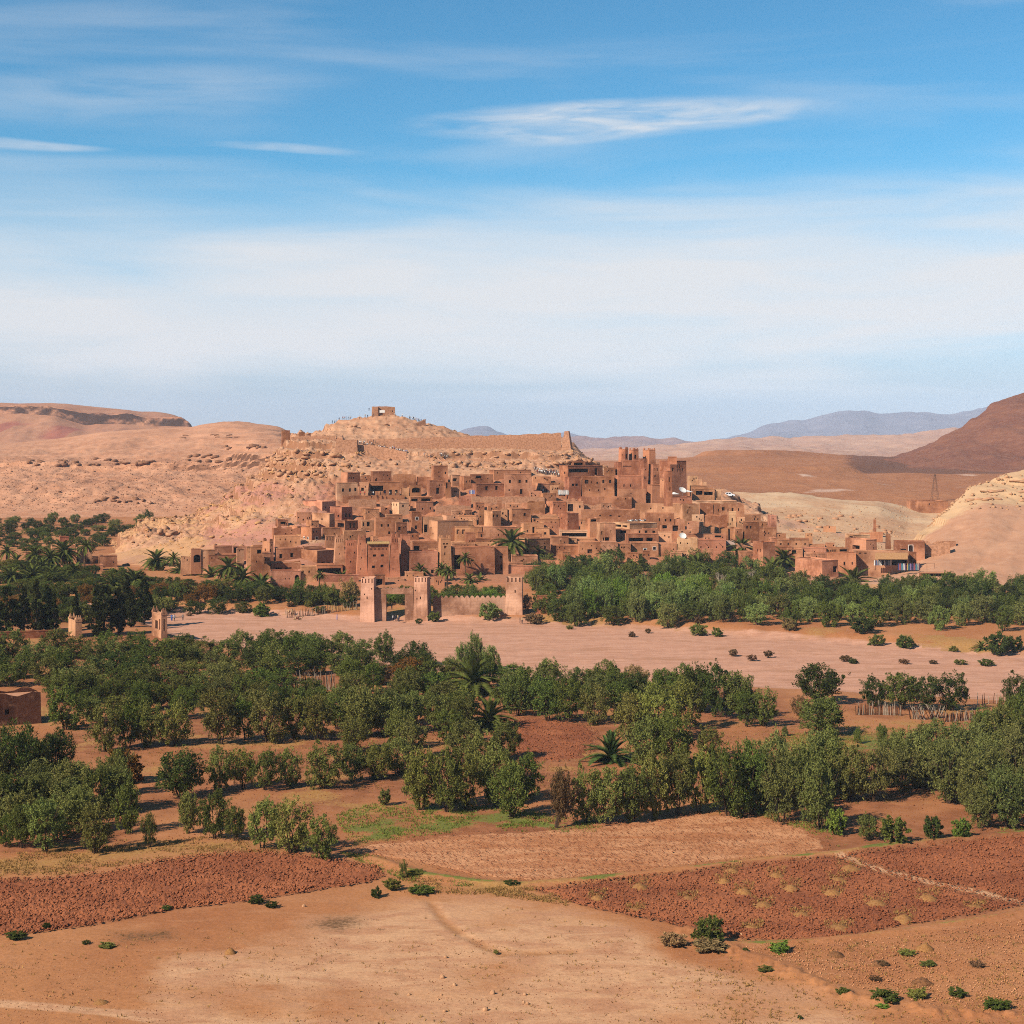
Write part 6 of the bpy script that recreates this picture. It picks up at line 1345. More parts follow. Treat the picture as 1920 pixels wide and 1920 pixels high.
# ------------------------------------------------------------------ gate on the river bank
def as_part(root, parent, name):
    for k in ('label', 'category', 'group'):
        if k in root: del root[k]
    root.name = name; root.parent = parent
    HOUSES[:] = [h for h in HOUSES if h[0] != root]
gp = gpos(740, 1151)
GY = gp.y
PALE = S(200, 152, 124)
gate = thing('river_gate', 'pale mud gate with two towers and a lintel on the river bank', 'gate', (0, 0, 0))
t1_ = house(0, 674, 674.5, 702, 1083, 1150, [(688, 1121, 2.2, 5)], name='tower', tone=PALE, niches=4, taper=0.022, depth=5.5, a=-9, Y=GY, mat=None, crown=0, ruin=0.35); as_part(t1_, gate, 'tower')
t2_ = house(0, 774, 774.5, 802, 1081, 1150, [(788, 1121, 2.2, 5)], name='tower', tone=PALE, niches=4, taper=0.022, depth=7.0, a=-9, Y=GY+0.3, crown=0, ruin=0.35); as_part(t2_, gate, 'tower')
w1_ = house(0, 701, 701.3, 775, 1104, 1150, [(741.5, 1134, 35, 42, 'porch')], tone=PALE, depth=2.0, a=-5, Y=GY+1.6, taper=0.0); as_part(w1_, gate, 'cross_wall')
for ch in list(w1_.children):                        # the passage stays open: take its back panel away and cut the rear wall
    if ch.name.startswith('porch'): bpy.data.objects.remove(ch)
def gate_wall():
    for ch in list(w1_.children): bpy.data.objects.remove(ch)
    xo = lambda px: (px-CX)*(GY+1.6)/F
    z0 = gp.z; zt = at(740, 1104, GY+1.6).z; zl = at(740, 1114, GY+1.6).z; y0, y1 = GY+1.6, GY+3.4
    w1_.location = (0, 0, 0)
    for nm, b in (('pier', (xo(701), xo(724), y0, y1, z0-1, zl)), ('pier', (xo(759), xo(775), y0, y1, z0-1, zl)), ('lintel', (xo(701), xo(775), y0-0.06, y1+0.06, zl, zt))):
        mb = MB(); mb.box(*b); o = mb.build(nm, M_mud, w1_); o.color = (*PALE, 1)
    mb = MB(); mb.add([(-0.55, 0, 0), (0.55, 0, 0), (0.2, 0, 0.55), (-0.2, 0, 0.55), (-0.55, 0.5, 0), (0.55, 0.5, 0), (0.2, 0.5, 0.55), (-0.2, 0.5, 0.55)], [(0, 1, 2, 3), (5, 4, 7, 6), (1, 5, 6, 2), (4, 0, 3, 7), (3, 2, 6, 7)])
    me = mb.mesh('merlon', M_mud)
    for k in range(6):
        o = link('merlon', me, w1_, (xo(707+k*12.5), y0+0.2, zt)); o.color = (*PALE, 1)
    me2 = me
    # curtain wall to the lone tower
    cw = thing('curtain_wall', 'long pale crenellated wall between the gate and the lone tower', 'wall', (0, 0, 0))
    Yc = gpos(880, 1150).y; za = at(880, 1121, Yc).z; zb = gpos(880, 1150).z
    N = 14; mb = MB(); V = []
    x0, x1 = (812-CX)*Yc/F, (949-CX)*Yc/F
    us = np.linspace(0, 1, 18); vs = np.linspace(0, 1, 5)
    for yy in (Yc, Yc+0.7):
        P = [Vector((x0+(x1-x0)*u, yy+0.12*float(fbm(np.array([u*9+yy]), np.array([v*3]), 2)[0]), zb-1.2+(za-zb+1.2)*v)) for v in vs for u in us]
        mb.add(P, [(j*18+i, j*18+i+1, (j+1)*18+i+1, (j+1)*18+i) if yy == Yc else (j*18+i+1, j*18+i, (j+1)*18+i, (j+1)*18+i+1) for j in range(4) for i in range(17)])
    mb.add([(x0, Yc, za), (x1, Yc, za), (x1, Yc+0.7, za), (x0, Yc+0.7, za)], [(0, 1, 2, 3)])
    o = mb.build('wall', M_mud, cw); o.color = (*PALE, 1)
    for k in range(N):
        o = link('merlon', me2, cw, (x0+(x1-x0)*(k+0.5)/N, Yc+0.1, za), None, (1.15, 1, 1.05)); o.color = (*PALE, 1)
gate_wall()
house(0, 946, 947, 980, 1081, 1150, [(966, 1109, 2.4, 5), (956, 1090, 0.01, 0.01)], name='lone_tower', cat='tower', label='lone pale tower at the right end of the crenellated wall', tone=PALE, niches=4, taper=0.02, depth=4.5, a=-4, Y=gpos(960, 1150).y, ruin=0.4, group=None)
# crowned towers at left
def horns(root, s=1.0, tone=PALE):
    mb = MB()
    mb.box(-0.36, 0.36, -0.36, 0.36, 0, 0.35); mb.box(-0.24, 0.24, -0.24, 0.24, 0.35, 0.75, tx=0.08, ty=0.08); mb.box(-0.12, 0.12, -0.12, 0.12, 0.75, 1.25, tx=0.09, ty=0.09)
    me = mb.mesh('horn', M_mud)
    for ch in list(root.children):
        if ch.name.startswith('merlon'): ch.data = me; ch.name = 'horn'; ch.scale = (s, s, s)
for args, lb in (((284, 302, 314, 1153, 1197), 'small tower with a spiky crown left of the sand'), ((128, 141, 154, 1166, 1192), 'spiky crowned tower top half hidden by trees')):
    yb = args[4]; P_ = gpos(args[1], 1197)
    wl = [(293, 1174, 5, 16), (299, 1172, 2.4, 20, 'niche'), (308, 1172, 3, 22, 'niche')] if args[0] == 284 else []
    h = house(0, *args, wl, name='crowned_tower', cat='tower', label=lb, tone=S(176, 130, 96), taper=0.01, Y=P_.y, crown=2, below=4, group=None); horns(h, 1.15)
house(0, -60, -58, 106, 1188, 1216, name='garden_wall', cat='wall', label='long brown wall with a pale coping at the left edge', Y=382, depth=1.2, a=-3, tone=S(140, 86, 58), group=None)
rv = gpos(36, 1366)
house(0, -60, -58, 73, 1303, 1366, [(10, 1340, 8, 10)], name='mud_ruin', cat='ruin', label='roofless dark mud house at the left edge of the grove', Y=rv.y, depth=6, a=4, ruin=0.7, tone=S(84, 50, 36), group=None, roofmat=M_roof)
house(0, 146, 147, 172, 1135, 1158, name='mud_house', label='pale house corner glimpsed between the cypresses', Y=440, tone=PALE); house(0, 44, 45, 64, 1135, 1160, name='mud_house', label='pale mud wall glimpsed behind the left cypresses', Y=445, tone=PALE)
house(0, 1006, 1007, 1028, 1118, 1150, [(1012, 1135, 6, 18, 'porch')], name='garden_hut', cat='hut', label='reddish hut right of the lone tower', Y=gpos(1010, 1150).y, tone=S(170, 104, 72), group=None)

# ------------------------------------------------------------------ walls and works on the hill top
def wall_line(name, pts, hpx, label, tone, thick=0.8, rough=0.35, mat=None, Ys=None, cat='wall'):
    o = thing(name, label, cat, (0, 0, 0)); mb = MB(); n = len(pts); prev = None
    P = []
    for k, (px, py) in enumerate(pts):
        Yv = Ys[k] if Ys else surf_hit('ksar_hill', px, py).y
        P.append((at(px, py, Yv), hpx[k]*Yv/F if hasattr(hpx, '__len__') else hpx*Yv/F))
    fine = []
    for (a, ha), (b, hb) in zip(P[:-1], P[1:]):
        m_ = max(2, int((b-a).length/1.6))
        for i in range(m_): fine.append((a.lerp(b, i/m_), ha*(1-i/m_)+hb*i/m_))
    fine.append(P[-1])
    V = []; Fq = []
    for i, (p, h) in enumerate(fine):
        h2 = h + rough*float(fbm(np.array([i*0.7]), np.array([h*3.1]), 3)[0])*2
        V += [p+Vector((0, 0, -6)), p+Vector((0, 0.06*h2, h2*0.5)), p+Vector((0, 0.12*h2, h2)), p+Vector((0, thick+0.12*h2, h2)), p+Vector((0, thick+0.12*h2, -6))]
    for i in range(len(fine)-1):
        for j in range(4): Fq.append((i*5+j, (i+1)*5+j, (i+1)*5+j+1, i*5+j+1))
    Fq += [(0, 1, 2, 3, 4), tuple((len(fine)-1)*5+q for q in (4, 3, 2, 1, 0))]
    mb.add(V, Fq); w_ = mb.build('wall', mat or M_stone, o); w_.color = (*tone, 1)
    return o
house(0, 697, 698, 709.5, 760.5, 776, name='granary_ruin', cat='ruin', label='ruined stone granary block on the summit, left wing', ruin=0.5, mat=M_stone, Y=846, depth=6, below=2, group=None)
house(0, 709, 709.5, 741, 761, 776, [(736, 771, 1.5, 3)], name='granary_ruin', cat='ruin', label='ruined stone granary block on the summit, wide wing', ruin=0.6, mat=M_stone, Y=848, depth=7, below=2, group=None)
o = thing('sign_board', 'white notice board before the summit ruin', 'sign', at(716.5, 774.5, 845)); mb = MB(); mb.box(-1.4, 1.4, -0.04, 0.04, 0.2, 1.6); mb.build('board', M_white, o); mb = MB(); mb.box(-1.2, -1.1, -0.03, 0.03, -0.6, 0.2); mb.build('leg', M_wood, o); mb = MB(); mb.box(1.1, 1.2, -0.03, 0.03, -0.6, 0.2); mb.build('leg', M_wood, o)
house(0, 627, 627.6, 671, 824, 848, name='bastion', cat='bastion', label='battered stone bastion on the slope under the summit', taper=0.06, ruin=0.25, mat=M_stone, Y=surf_hit('ksar_hill', 650, 849).y-1, depth=6, a=-6, below=4, group=None)
house(0, 1049, 1050, 1072, 807.5, 839, name='bastion', cat='bastion', label='tall battered bastion at the right end of the rampart', taper=0.16, ruin=0.3, mat=M_stone, Y=788, depth=9, a=-8, below=4, group=None)
wall_line('rampart', [(688, 831), (760, 832), (860, 832), (950, 830), (1052, 829)], [8, 10, 13, 15, 17], 'long stone rampart running right below the summit', (0.3, 0.2, 0.12), Ys=[788, 788, 789, 789, 789], thick=1.5, rough=0.6)
wall_line('slope_wall', [(670, 845), (690, 842), (720, 846), (762, 856)], [11, 8, 7, 8], 'stone wall along the climbing path right of the bastion', (0.3, 0.2, 0.12), Ys=[741, 741, 740, 737])
wall_line('slope_wall', [(836, 866), (880, 867), (950, 869), (1010, 872), (1068, 878)], [6, 7, 7, 7, 6], 'reddish retaining wall above the upper houses', (0.3, 0.2, 0.12), Ys=[735, 735, 734, 732, 730])
wall_line('slope_wall', [(770, 800), (775, 801), (798, 790)], [5, 5, 5], 'sloping parapet of the summit ramp', (0.3, 0.2, 0.12), Ys=[838, 838, 841])
wall_line('slope_wall', [(643, 806), (690, 805), (740, 803), (770, 800)], [4, 5, 5, 5], 'low terrace wall round the summit', (0.3, 0.2, 0.12), Ys=[838, 838, 838, 838])
wall_line('slope_wall', [(545, 823), (580, 822), (627, 823)], [4, 5, 5], 'low wall on the left shoulder of the hill', (0.3, 0.2, 0.12), Ys=[790, 791, 791])
for k, (a_, b_, c_, d_) in enumerate([(528, 544, 806, 824), (560, 572, 809, 818), (574, 583, 810, 816)], 1):
    house(0, a_, a_+0.5, b_, c_, d_, name='ruin_wall', cat='ruin', label=f'broken wall stub on the left shoulder of the hill, {ORD[k]} from left', ruin=1.0, Y=792+k*10, below=4, tone=DARK_MUD, group=None)
def steps(name, px0, py0, px1, py1, wpx, Y0, Y1, label, n=10):
    o = thing(name, label, 'stairs', (0, 0, 0)); mb = MB()
    for k in range(n):
        t = (k+0.5)/n; p = at(px0+(px1-px0)*t, py0+(py1-py0)*t, Y0+(Y1-Y0)*t); w_ = wpx*p.y/F/2; d_ = abs(Y1-Y0)/n*0.62
        mb.box(p.x-w_, p.x+w_, p.y-d_, p.y+d_, p.z-2, p.z+0.1)
    mb.build('tread', M_roof, o)
    for s in (-1, 1):
        mb = MB(); q = [at(px0, py0, Y0), at(px1, py1, Y1)]
        mb.tube([p+Vector((s*wpx*p.y/F/2, 0, 0.25)) for p in q], 0.28, 5); mb.build('curb', M_roof, o)
steps('stairway', 636, 824, 634, 812, 12, 792, 826, 'pale stairway above the stone bastion')
steps('stairway', 843, 874, 826, 861, 10, 722, 742, 'pale stairway above the square tower house')

# ------------------------------------------------------------------ people
def b_cloth(nb): return nb.n('ShaderNodeObjectInfo').outputs['Color']
M_cloth = material('cloth', b_cloth); M_skin = flatmat('skin', S(160, 110, 84), S(150, 100, 76)); M_trous = flatmat('dark_trousers', S(58, 56, 66), S(46, 44, 52)); M_hair = flatmat('dark_hair', S(40, 30, 26), S(32, 24, 20))
def person_mesh(pose, robe=False):
    j = {'pel': (0, 0, .95), 'chest': (0, 0, 1.28), 'neck': (0, 0, 1.46), 'head': (0, -.01, 1.56), 'top': (0, 0, 1.70)}
    s = 0.16 if pose == 'walk' else 0.0
    pts = [(0, 0, .95, .15, .11), (0, 0, 1.12, .135, .1), (0, 0, 1.3, .17, .115), (0, 0, 1.43, .08, .07), (0, -.01, 1.5, .06, .06), (0, -.015, 1.58, .088, .1), (0, -.01, 1.68, .07, .08)]
    E = [(i, i+1) for i in range(6)]
    for sd_, f in ((-1, 1), (1, -1)):
        b = len(pts); ar = (sd_*.30, -.16, 1.1) if pose == 'reach' and sd_ > 0 else (sd_*.27, f*s*.6, 1.12)
        hand = (sd_*.28, -.40, 1.2) if pose == 'reach' and sd_ > 0 else (sd_*.27, f*s-.06, .86)
        pts += [(sd_*.2, 0, 1.4, .062, .062), (*ar, .046, .046), (*hand, .036, .036), (hand[0], hand[1]-.02, hand[2]-.1, .028, .034)]; E += [(2, b), (b, b+1), (b+1, b+2), (b+2, b+3)]
        b = len(pts); w_ = .12 if robe else .075
        pts += [(sd_*.09, 0, .88, .1, .1), (sd_*.1, -f*s*.7, .48, w_, w_), (sd_*.1, -f*s*.6+.03, .09, w_*0.75, w_*0.75), (sd_*.1, -f*s*.6-.12, .04, .045, .035)]; E += [(0, b), (b, b+1), (b+1, b+2), (b+2, b+3)]
    me = bpy.data.meshes.new('pm'); me.from_pydata([p[:3] for p in pts], E, []); ob = bpy.data.objects.new('pm', me); col.objects.link(ob)
    ob.modifiers.new('s', 'SKIN'); sv = me.skin_vertices[0].data
    for i, p in enumerate(pts): sv[i].radius = (p[3], p[4])
    sv[0].use_root = True
    md = ob.modifiers.new('u', 'SUBSURF'); md.levels = 1
    dg = bpy.context.evaluated_depsgraph_get(); dg.update(); m2 = bpy.data.meshes.new_from_object(ob.evaluated_get(dg)); m2.name = 'person_body'
    bpy.data.objects.remove(ob); m2.materials.clear()
    for mm in (M_skin, M_cloth, M_trous, M_hair): m2.materials.append(mm)
    for pl in m2.polygons:
        c = pl.center; z = c.z; k = 0
        if z > 1.6 or (z > 1.53 and c.y > 0.02): k = 3
        elif z > 1.46: k = 0
        elif z > .93: k = 0 if (abs(c.x) > .22 and z < .93) else 1
        elif abs(c.x) > .2: k = 0
        elif z > .1: k = 1 if robe else 2
        else: k = 3
        pl.material_index = k
    return m2
PM = [person_mesh('stand'), person_mesh('walk'), person_mesh('reach'), person_mesh('stand', True)]
CLOTH = {'white': S(226, 224, 220), 'navy': S(40, 46, 72), 'red': S(170, 46, 40), 'blue': S(70, 110, 180), 'black': S(34, 32, 34), 'grey': S(130, 128, 126), 'tan': S(188, 160, 120)}
def person(p, colr, label, group, pose=0, rz=None, s=None):
    k = (s or trg.uniform(0.96, 1.06))*1.1
    o = thing('person', label, 'person', p, trg.uniform(0, 6.28) if rz is None else rz, group)
    b = link('body', PM[pose], o, None, None, (k, k, k)); b.color = (*CLOTH[colr], 1); return o
def crowd(xs, ys, colours, label, group, surf='ksar_hill', Y=None):
    for i, (x, y) in enumerate(zip(xs, ys)):
        c = colours[i % len(colours)]
        p = surf_hit(surf, x, y) if Y is None else at(x, y, Y)
        if Y is not None: p.z = max(p.z, surf_z(surf, p.x, p.y))
        person(p, c, label % (c, ORD[i+1]), group, trg.choice([0, 1, 1, 2]))
X6 = lambda *a: [560+x/6 for x in a]
def summit_line(xs, label, group, cols, Y=849.5):
    for i, x in enumerate(xs):
        p = at(x, 780, Y); p.z = surf_z('ksar_hill', p.x, p.y)+0.15; c = cols[i % len(cols)]
        person(p, c, f'person in {c}, {ORD[i+1]} from left, {label}', group, trg.choice([0, 1, 2]))
summit_line(X6(378, 402, 420, 456, 496, 508, 520, 534, 556, 575, 586), 'on the left side of the summit', 'visitors at the left of the summit', ['navy', 'black', 'white', 'navy', 'red', 'white', 'red', 'navy', 'black', 'white', 'white'])
summit_line(X6(1246, 1262, 1282, 1292, 1304, 1318, 1332, 1350, 1362, 1378, 1390, 1404, 1420), 'on the right side of the summit', 'visitors at the right of the summit', ['white', 'grey', 'white', 'navy', 'white', 'white', 'red', 'navy', 'white', 'blue', 'white', 'black', 'navy'])
summit_line(X6(682, 748, 776, 826, 846, 1085, 1165), 'below the summit ruin', 'visitors below the summit ruin', ['white', 'tan', 'black', 'tan', 'navy', 'white', 'white'], 845)
person(at(692, 770.5, 849), 'navy', 'person in dark clothes standing highest, left of the summit ruin', None, 0)
crowd(X6(684, 700, 728, 740, 770, 800, 820, 840, 862), [834, 834, 835, 835, 836, 836, 837, 838, 839], ['white', 'white', 'grey', 'white', 'white', 'grey', 'white', 'navy', 'tan'], 'person in %s, %s from left on the upper part of the climbing path', 'visitors on the upper path')
crowd(X6(905, 920, 940, 965, 985, 998, 1030, 1055, 1080, 1098, 1108, 1120, 1135, 1150, 1165, 1180, 1195, 1208, 1222), [843+i*0.5 for i in range(19)], ['white', 'white', 'navy', 'white', 'grey', 'black', 'white', 'white', 'blue'], 'person in %s, %s from left in the queue on the climbing path', 'visitors in the queue on the path')
crowd(X6(1352, 1412, 1445, 1485, 1500, 1590, 1605, 1622, 1645, 1668, 1680), [855, 859, 860, 861, 861, 862, 862, 862, 861, 861, 860], ['black', 'white', 'tan', 'navy', 'black', 'white', 'white', 'grey', 'white', 'white', 'tan'], 'person in %s, %s from left on the path above the stairway', 'visitors above the stairway')
rr = random.Random(9)
for i in range(38):
    t = (i+rr.random()*.8)/38; x = 1002+t*48; y = 884+t*9+rr.uniform(-3, 4); p = surf_hit('ksar_hill', x, y); c = rr.choice(['white', 'white', 'white', 'red', 'black', 'navy', 'white'])
    person(p, c, f'person in {c}, {ORD[i+1]} from left in the village lane crowd', 'crowd in the village lane', rr.choice([0, 1, 2]))
for i in range(10):
    x = 1012+i*2.3+rr.uniform(-.6, .6); p = surf_hit('ksar_hill', x, 927+rr.uniform(-2, 2)); c = rr.choice(['white', 'navy', 'grey']); person(p, c, f'person in {c}, {ORD[i+1]} from left at the lower lane end', 'people at the lower lane', 1)
TY = vil_Y(934)-1.0
for i, x in enumerate([676, 684, 691, 700, 707, 713, 722, 731, 742, 750]):
    p = at(x, 929, vil_Y(720+1040/4.8)+1.4); c = ['red', 'red', 'tan', 'white', 'black', 'tan', 'navy', 'white', 'tan', 'grey'][i]; person(p, c, f'person in {c} on the cafe terrace of the porch house, {ORD[i+1]} from left', 'guests on the cafe terrace', 0)
for (x, y, c, ps, lb) in [(725, 1155, 'black', 0, 'person in black left of the gateway group'), (734.5, 1155, 'black', 0, 'person in black front of the gateway group'), (737, 1150, 'white', 0, 'person in white before the gateway'), (742, 1150, 'navy', 1, 'person in navy before the gateway'), (746, 1150, 'tan', 0, 'person in tan before the gateway'), (748, 1152, 'navy', 2, 'person in dark clothes right in the gateway group'),
        (632, 1148, 'blue', 3, 'person in a blue robe on the sand left of the gate'), (322, 1164, 'blue', 3, 'person in a pale blue robe walking on the left sand'), (327, 1165, 'white', 1, 'person in white beside the robed one on the left sand'), (343, 1163, 'grey', 1, 'person in grey on the left sand'), (975, 1155, 'black', 0, 'person in dark clothes at the lone tower'), (979, 1155, 'tan', 0, 'person in tan at the lone tower')]:
    person(gpos(x, y), c, lb, None, ps)

# ------------------------------------------------------------------ camels
def camel_mesh(lying):
    dz = -0.95 if lying else 0.0
    pts = [(-.75, 0, 1.35+dz, .30), (-.25, 0, 1.5+dz, .42), (0, 0, 1.75+dz, .30), (.3, 0, 1.5+dz, .40), (.75, 0, 1.4+dz, .3), (1.1, 0, 1.3+dz, .17), (1.4, 0, 1.55+dz, .13), (1.55, 0, 1.95+dz, .13), (1.85, 0, 1.98+dz, .1), (2.0, 0, 1.92+dz, .07), (-1.05, 0, 1.25+dz, .07), (-1.1, 0, .9+dz if not lying else .2, .04)]
    E = [(0, 1), (1, 2), (2, 3), (3, 4), (4, 5), (5, 6), (6, 7), (7, 8), (8, 9), (0, 10), (10, 11)]
    for (i, x) in ((0, -.8), (4, .7)):
        for s in (-1, 1):
            b = len(pts)
            if lying: pts += [(x, s*.25, .35, .16), (x+.45, s*.3, .16, .1), (x-.1, s*.3, .1, .08)]
            else: pts += [(x, s*.22, 1.05, .16), (x+(.08 if i else -.08), s*.22, .58, .09), (x, s*.22, .06, .08)]
            E += [(i, b), (b, b+1), (b+1, b+2)]
    me = bpy.data.meshes.new('cm'); me.from_pydata([p[:3] for p in pts], E, []); ob = bpy.data.objects.new('cm', me); col.objects.link(ob); ob.modifiers.new('s', 'SKIN')
    for i, p in enumerate(pts): me.skin_vertices[0].data[i].radius = (p[3], p[3])
    me.skin_vertices[0].data[1].use_root = True; ob.modifiers.new('u', 'SUBSURF').levels = 1
    dg = bpy.context.evaluated_depsgraph_get(); dg.update(); m2 = bpy.data.meshes.new_from_object(ob.evaluated_get(dg)); bpy.data.objects.remove(ob); m2.materials.clear(); m2.materials.append(M_camel); return m2
M_camel = flatmat('camel_hair', S(186, 150, 116), S(150, 112, 80), 2)
o = thing('camel', 'standing camel on the sand left of the gate', 'camel', gpos(545, 1156), 2.6); link('body', camel_mesh(False), o)
o = thing('camel', 'camel lying on the sand in front of the standing one', 'camel', gpos(557, 1163), 0.3); link('body', camel_mesh(True), o); mb = MB(); mb.box(-.4, .4, -.46, .46, .55, 1.0, tx=.1, ty=.12); mb.build('saddle', flatmat('saddle_cloth', S(110, 50, 44), S(90, 60, 50)), o, (0, 0, 0))

# ------------------------------------------------------------------ pylon, car, dishes, parasols, clothes
def pylon():
    b = surf_hit('brown_plain', 1753, 942); base = at(1753, 941, 900); o = thing('power_pylon', 'lattice power pylon on the brown plain', 'pylon', base); H_ = 52*900/F
    M = flatmat('rusty_steel', S(96, 72, 58), S(80, 60, 50)); c4 = [(-1, -1), (1, -1), (1, 1), (-1, 1)]
    wd = lambda t: 2.0*(1-t)**1.0+0.25
    for (a, c) in c4:
        mb = MB(); mb.tube([(a*wd(t), c*wd(t), H_*t-1*(t == 0)) for t in (0, .5, 1)], 0.07, 4); mb.build('leg', M, o)
    for k in range(7):
        t0, t1 = k/7, (k+1)/7; mb = MB()
        for q in range(4):
            a, c = c4[q], c4[(q+1) % 4]
            mb.tube([(a[0]*wd(t0), a[1]*wd(t0), H_*t0), (c[0]*wd(t1), c[1]*wd(t1), H_*t1)], 0.035, 4); mb.tube([(c[0]*wd(t0), c[1]*wd(t0), H_*t0), (a[0]*wd(t1), a[1]*wd(t1), H_*t1)], 0.035, 4)
        mb.build('brace', M, o)
    for z in (0.82, 0.93):
        mb = MB(); mb.tube([(-2.0, 0, H_*z), (0, 0, H_*z+.3), (2.0, 0, H_*z)], 0.07, 4); mb.build('crossarm', M, o)
pylon()
def car():
    h = surf_hit('ksar_hill', 1368, 931); Yc = h.y; p = at(1368, 931, Yc)
    o = thing('parked_car', 'white car parked at the right shoulder of the village', 'car', p, -0.15); M_p = flatmat('white_car_paint', S(230, 232, 236), S(222, 224, 230), 1, 0.4); M_g = flatmat('car_glass', S(40, 48, 58), S(50, 58, 66), 1, 0.2); M_t = flatmat('tyre', S(30, 30, 30))
    L_, W_ = 2.3, 0.9
    prof = [(-L_, .35), (-L_, .95), (-2.0, 1.1), (-1.7, 1.75), (0.5, 1.8), (1.2, 1.15), (2.1, 1.0), (L_, .8), (L_, .35)]
    mb = MB(); n = len(prof); mb.add([(x, -W_, z) for x, z in prof]+[(x, W_, z) for x, z in prof], [tuple(range(n)), tuple(reversed(range(n, 2*n)))]+[(i, i+n, (i+1) % n+n, (i+1) % n) for i in range(n)]); mb.build('body', M_p, o)
    for s in (-1, 1):
        for (a, b) in ((-1.5, -.5), (-.4, .55)):
            mb = MB(); mb.add([(a, s*(W_+.01), 1.15), (b, s*(W_+.01), 1.15), (b-.08, s*(W_+.01), 1.65), (a+.08, s*(W_+.01), 1.65)], [(0, 1, 2, 3)]); mb.build('window', M_g, o)
        for x in (-1.45, 1.4):
            mb = MB(); mb.tube([(x, s*(W_-.2), .36), (x, s*(W_+.03), .36)], .36, 12); mb.build('wheel', M_t, o)
    mb = MB(); mb.add([(.58, -.8, 1.76), (1.22, -.8, 1.2), (1.22, .8, 1.2), (.58, .8, 1.76)], [(0, 1, 2, 3)]); mb.build('windscreen', M_g, o, (0.03, 0, 0.03))
    for s in (-1, 1):
        mb = MB(); mb.box(L_, L_+.04, s*.65-.15, s*.65+.15, .7, .85); mb.build('headlight', M_white, o)
car()
def dish(p, r, rz, label, tilt=0.9):
    o = thing('satellite_dish', label, 'dish', p, rz); mb = MB(); n = 14; V = [(0, 0, 0)]; Fq = []
    for i in range(1, 4):
        q = i/3
        for k in range(n): a = 2*math.pi*k/n; V.append((r*q*math.cos(a), r*q*math.sin(a), r*.3*q*q))
    Fq += [(0, 1+k, 1+(k+1) % n) for k in range(n)]
    for i in range(2): Fq += [(1+i*n+k, 1+(i+1)*n+k, 1+(i+1)*n+(k+1) % n, 1+i*n+(k+1) % n) for k in range(n)]
    mb.add(V, Fq); mb.build('reflector', M_white, o, (0, 0, r*0.9), (tilt, 0, 0)); mb = MB(); mb.tube([(0, 0.1, -1), (0, 0.1, r*.9)], .06, 5); mb.build('mast', M_grey, o)
def Z3(x, y): return 1120+x/4.8, 720+y/4.8
hz_ = vil_Y(720+1070/4.8)
px, py = Z3(765, 1000); dish(at(px, py, hz_+3)+Vector((0, 0, 0.3)), 1.7, 0.5, 'big white satellite dish right of the great kasbah', 0.7)
px, py = Z3(768, 1400); dish(at(px, py, vil_Y(1032)+1), 1.3, 0.2, 'white satellite dish on the pale blank house')
def parasol(p, r, label, h=2.4):
    o = thing('parasol', label, 'parasol', p); mb = MB(); n = 8
    mb.add([(0, 0, h+r*.35)]+[(r*math.cos(2*math.pi*k/n), r*math.sin(2*math.pi*k/n), h) for k in range(n)], [(0, 1+k, 1+(k+1) % n) for k in range(n)]); mb.build('canopy', M_white, o); mb = MB(); mb.tube([(0, 0, 0), (0, 0, h+r*.3)], .05, 6); mb.build('pole', M_wood, o)
px, py = Z3(690, 1010); parasol(at(px, py, hz_+4), 2.4, 'white tent canopy left of the big satellite dish', 0.9)
px, py = Z3(812, 1008); parasol(at(px, py, hz_+5), 2.3, 'white parasol right of the big satellite dish', 1.7)
sheet_cols = [S(222, 220, 214), S(196, 186, 170), S(120, 120, 124), S(200, 196, 200)]
for k in range(16):
    x, y = 290+k*14, 1232+6*math.sin(k*1.7); px, py = Z3(x, y); o = thing('washing', f'crumpled pale sheet on a village roof, {ORD[k+1]} from left', 'laundry', at(px, py+1, vil_Y(720+1268/4.8)+2.2), k*1.1, 'pale sheets on the roof')
    mb = MB(); r_ = random.Random(k); V = [(i*.3-.75, j*.3-.6, r_.uniform(0, .7)) for j in range(5) for i in range(6)]; mb.add(V, [(j*6+i, j*6+i+1, (j+1)*6+i+1, (j+1)*6+i) for j in range(4) for i in range(5)]); q = mb.build('sheet', M_cloth, o); q.color = (*sheet_cols[k % 4], 1)
# clothes for sale
def clothes(px0, px1, py0, py1, n, Yv, cols, label, group):
    for k in range(n):
        px = px0+(px1-px0)*(k+.5)/n; p = at(px, py1, Yv); w_ = (px1-px0)*Yv/F/n*.42; h_ = (py1-py0)*Yv/F
        o = thing('hanging_garment', f'{label}, {ORD[k+1]} from left', 'garment', p, 0, group); mb = MB(); r_ = random.Random(k*7+n)
        V = []
        for j in range(5):
            t = j/4; ww = w_*(0.55 if j == 4 else 1.0)
            for i in range(5): V.append((-ww+2*ww*i/4, 0.12*math.sin(i*2.2+k)+r_.uniform(-.03, .03), 0.15+h_*t))
        mb.add(V, [(j*5+i, j*5+i+1, (j+1)*5+i+1, (j+1)*5+i) for j in range(4) for i in range(4)]); q = mb.build('cloth', M_cloth, o); q.color = (*cols[k % len(cols)], 1)
SHOPC = [S(70, 76, 120), S(170, 90, 96), S(80, 130, 150), S(206, 200, 192), S(120, 84, 120), S(186, 150, 90), S(100, 140, 156), S(120, 100, 136)]
shY = 516
clothes(1683, 1726, 1057, 1070, 13, shY-2, SHOPC, 'bright garment on the rail before the clothes shop', 'garments on the shop rail')
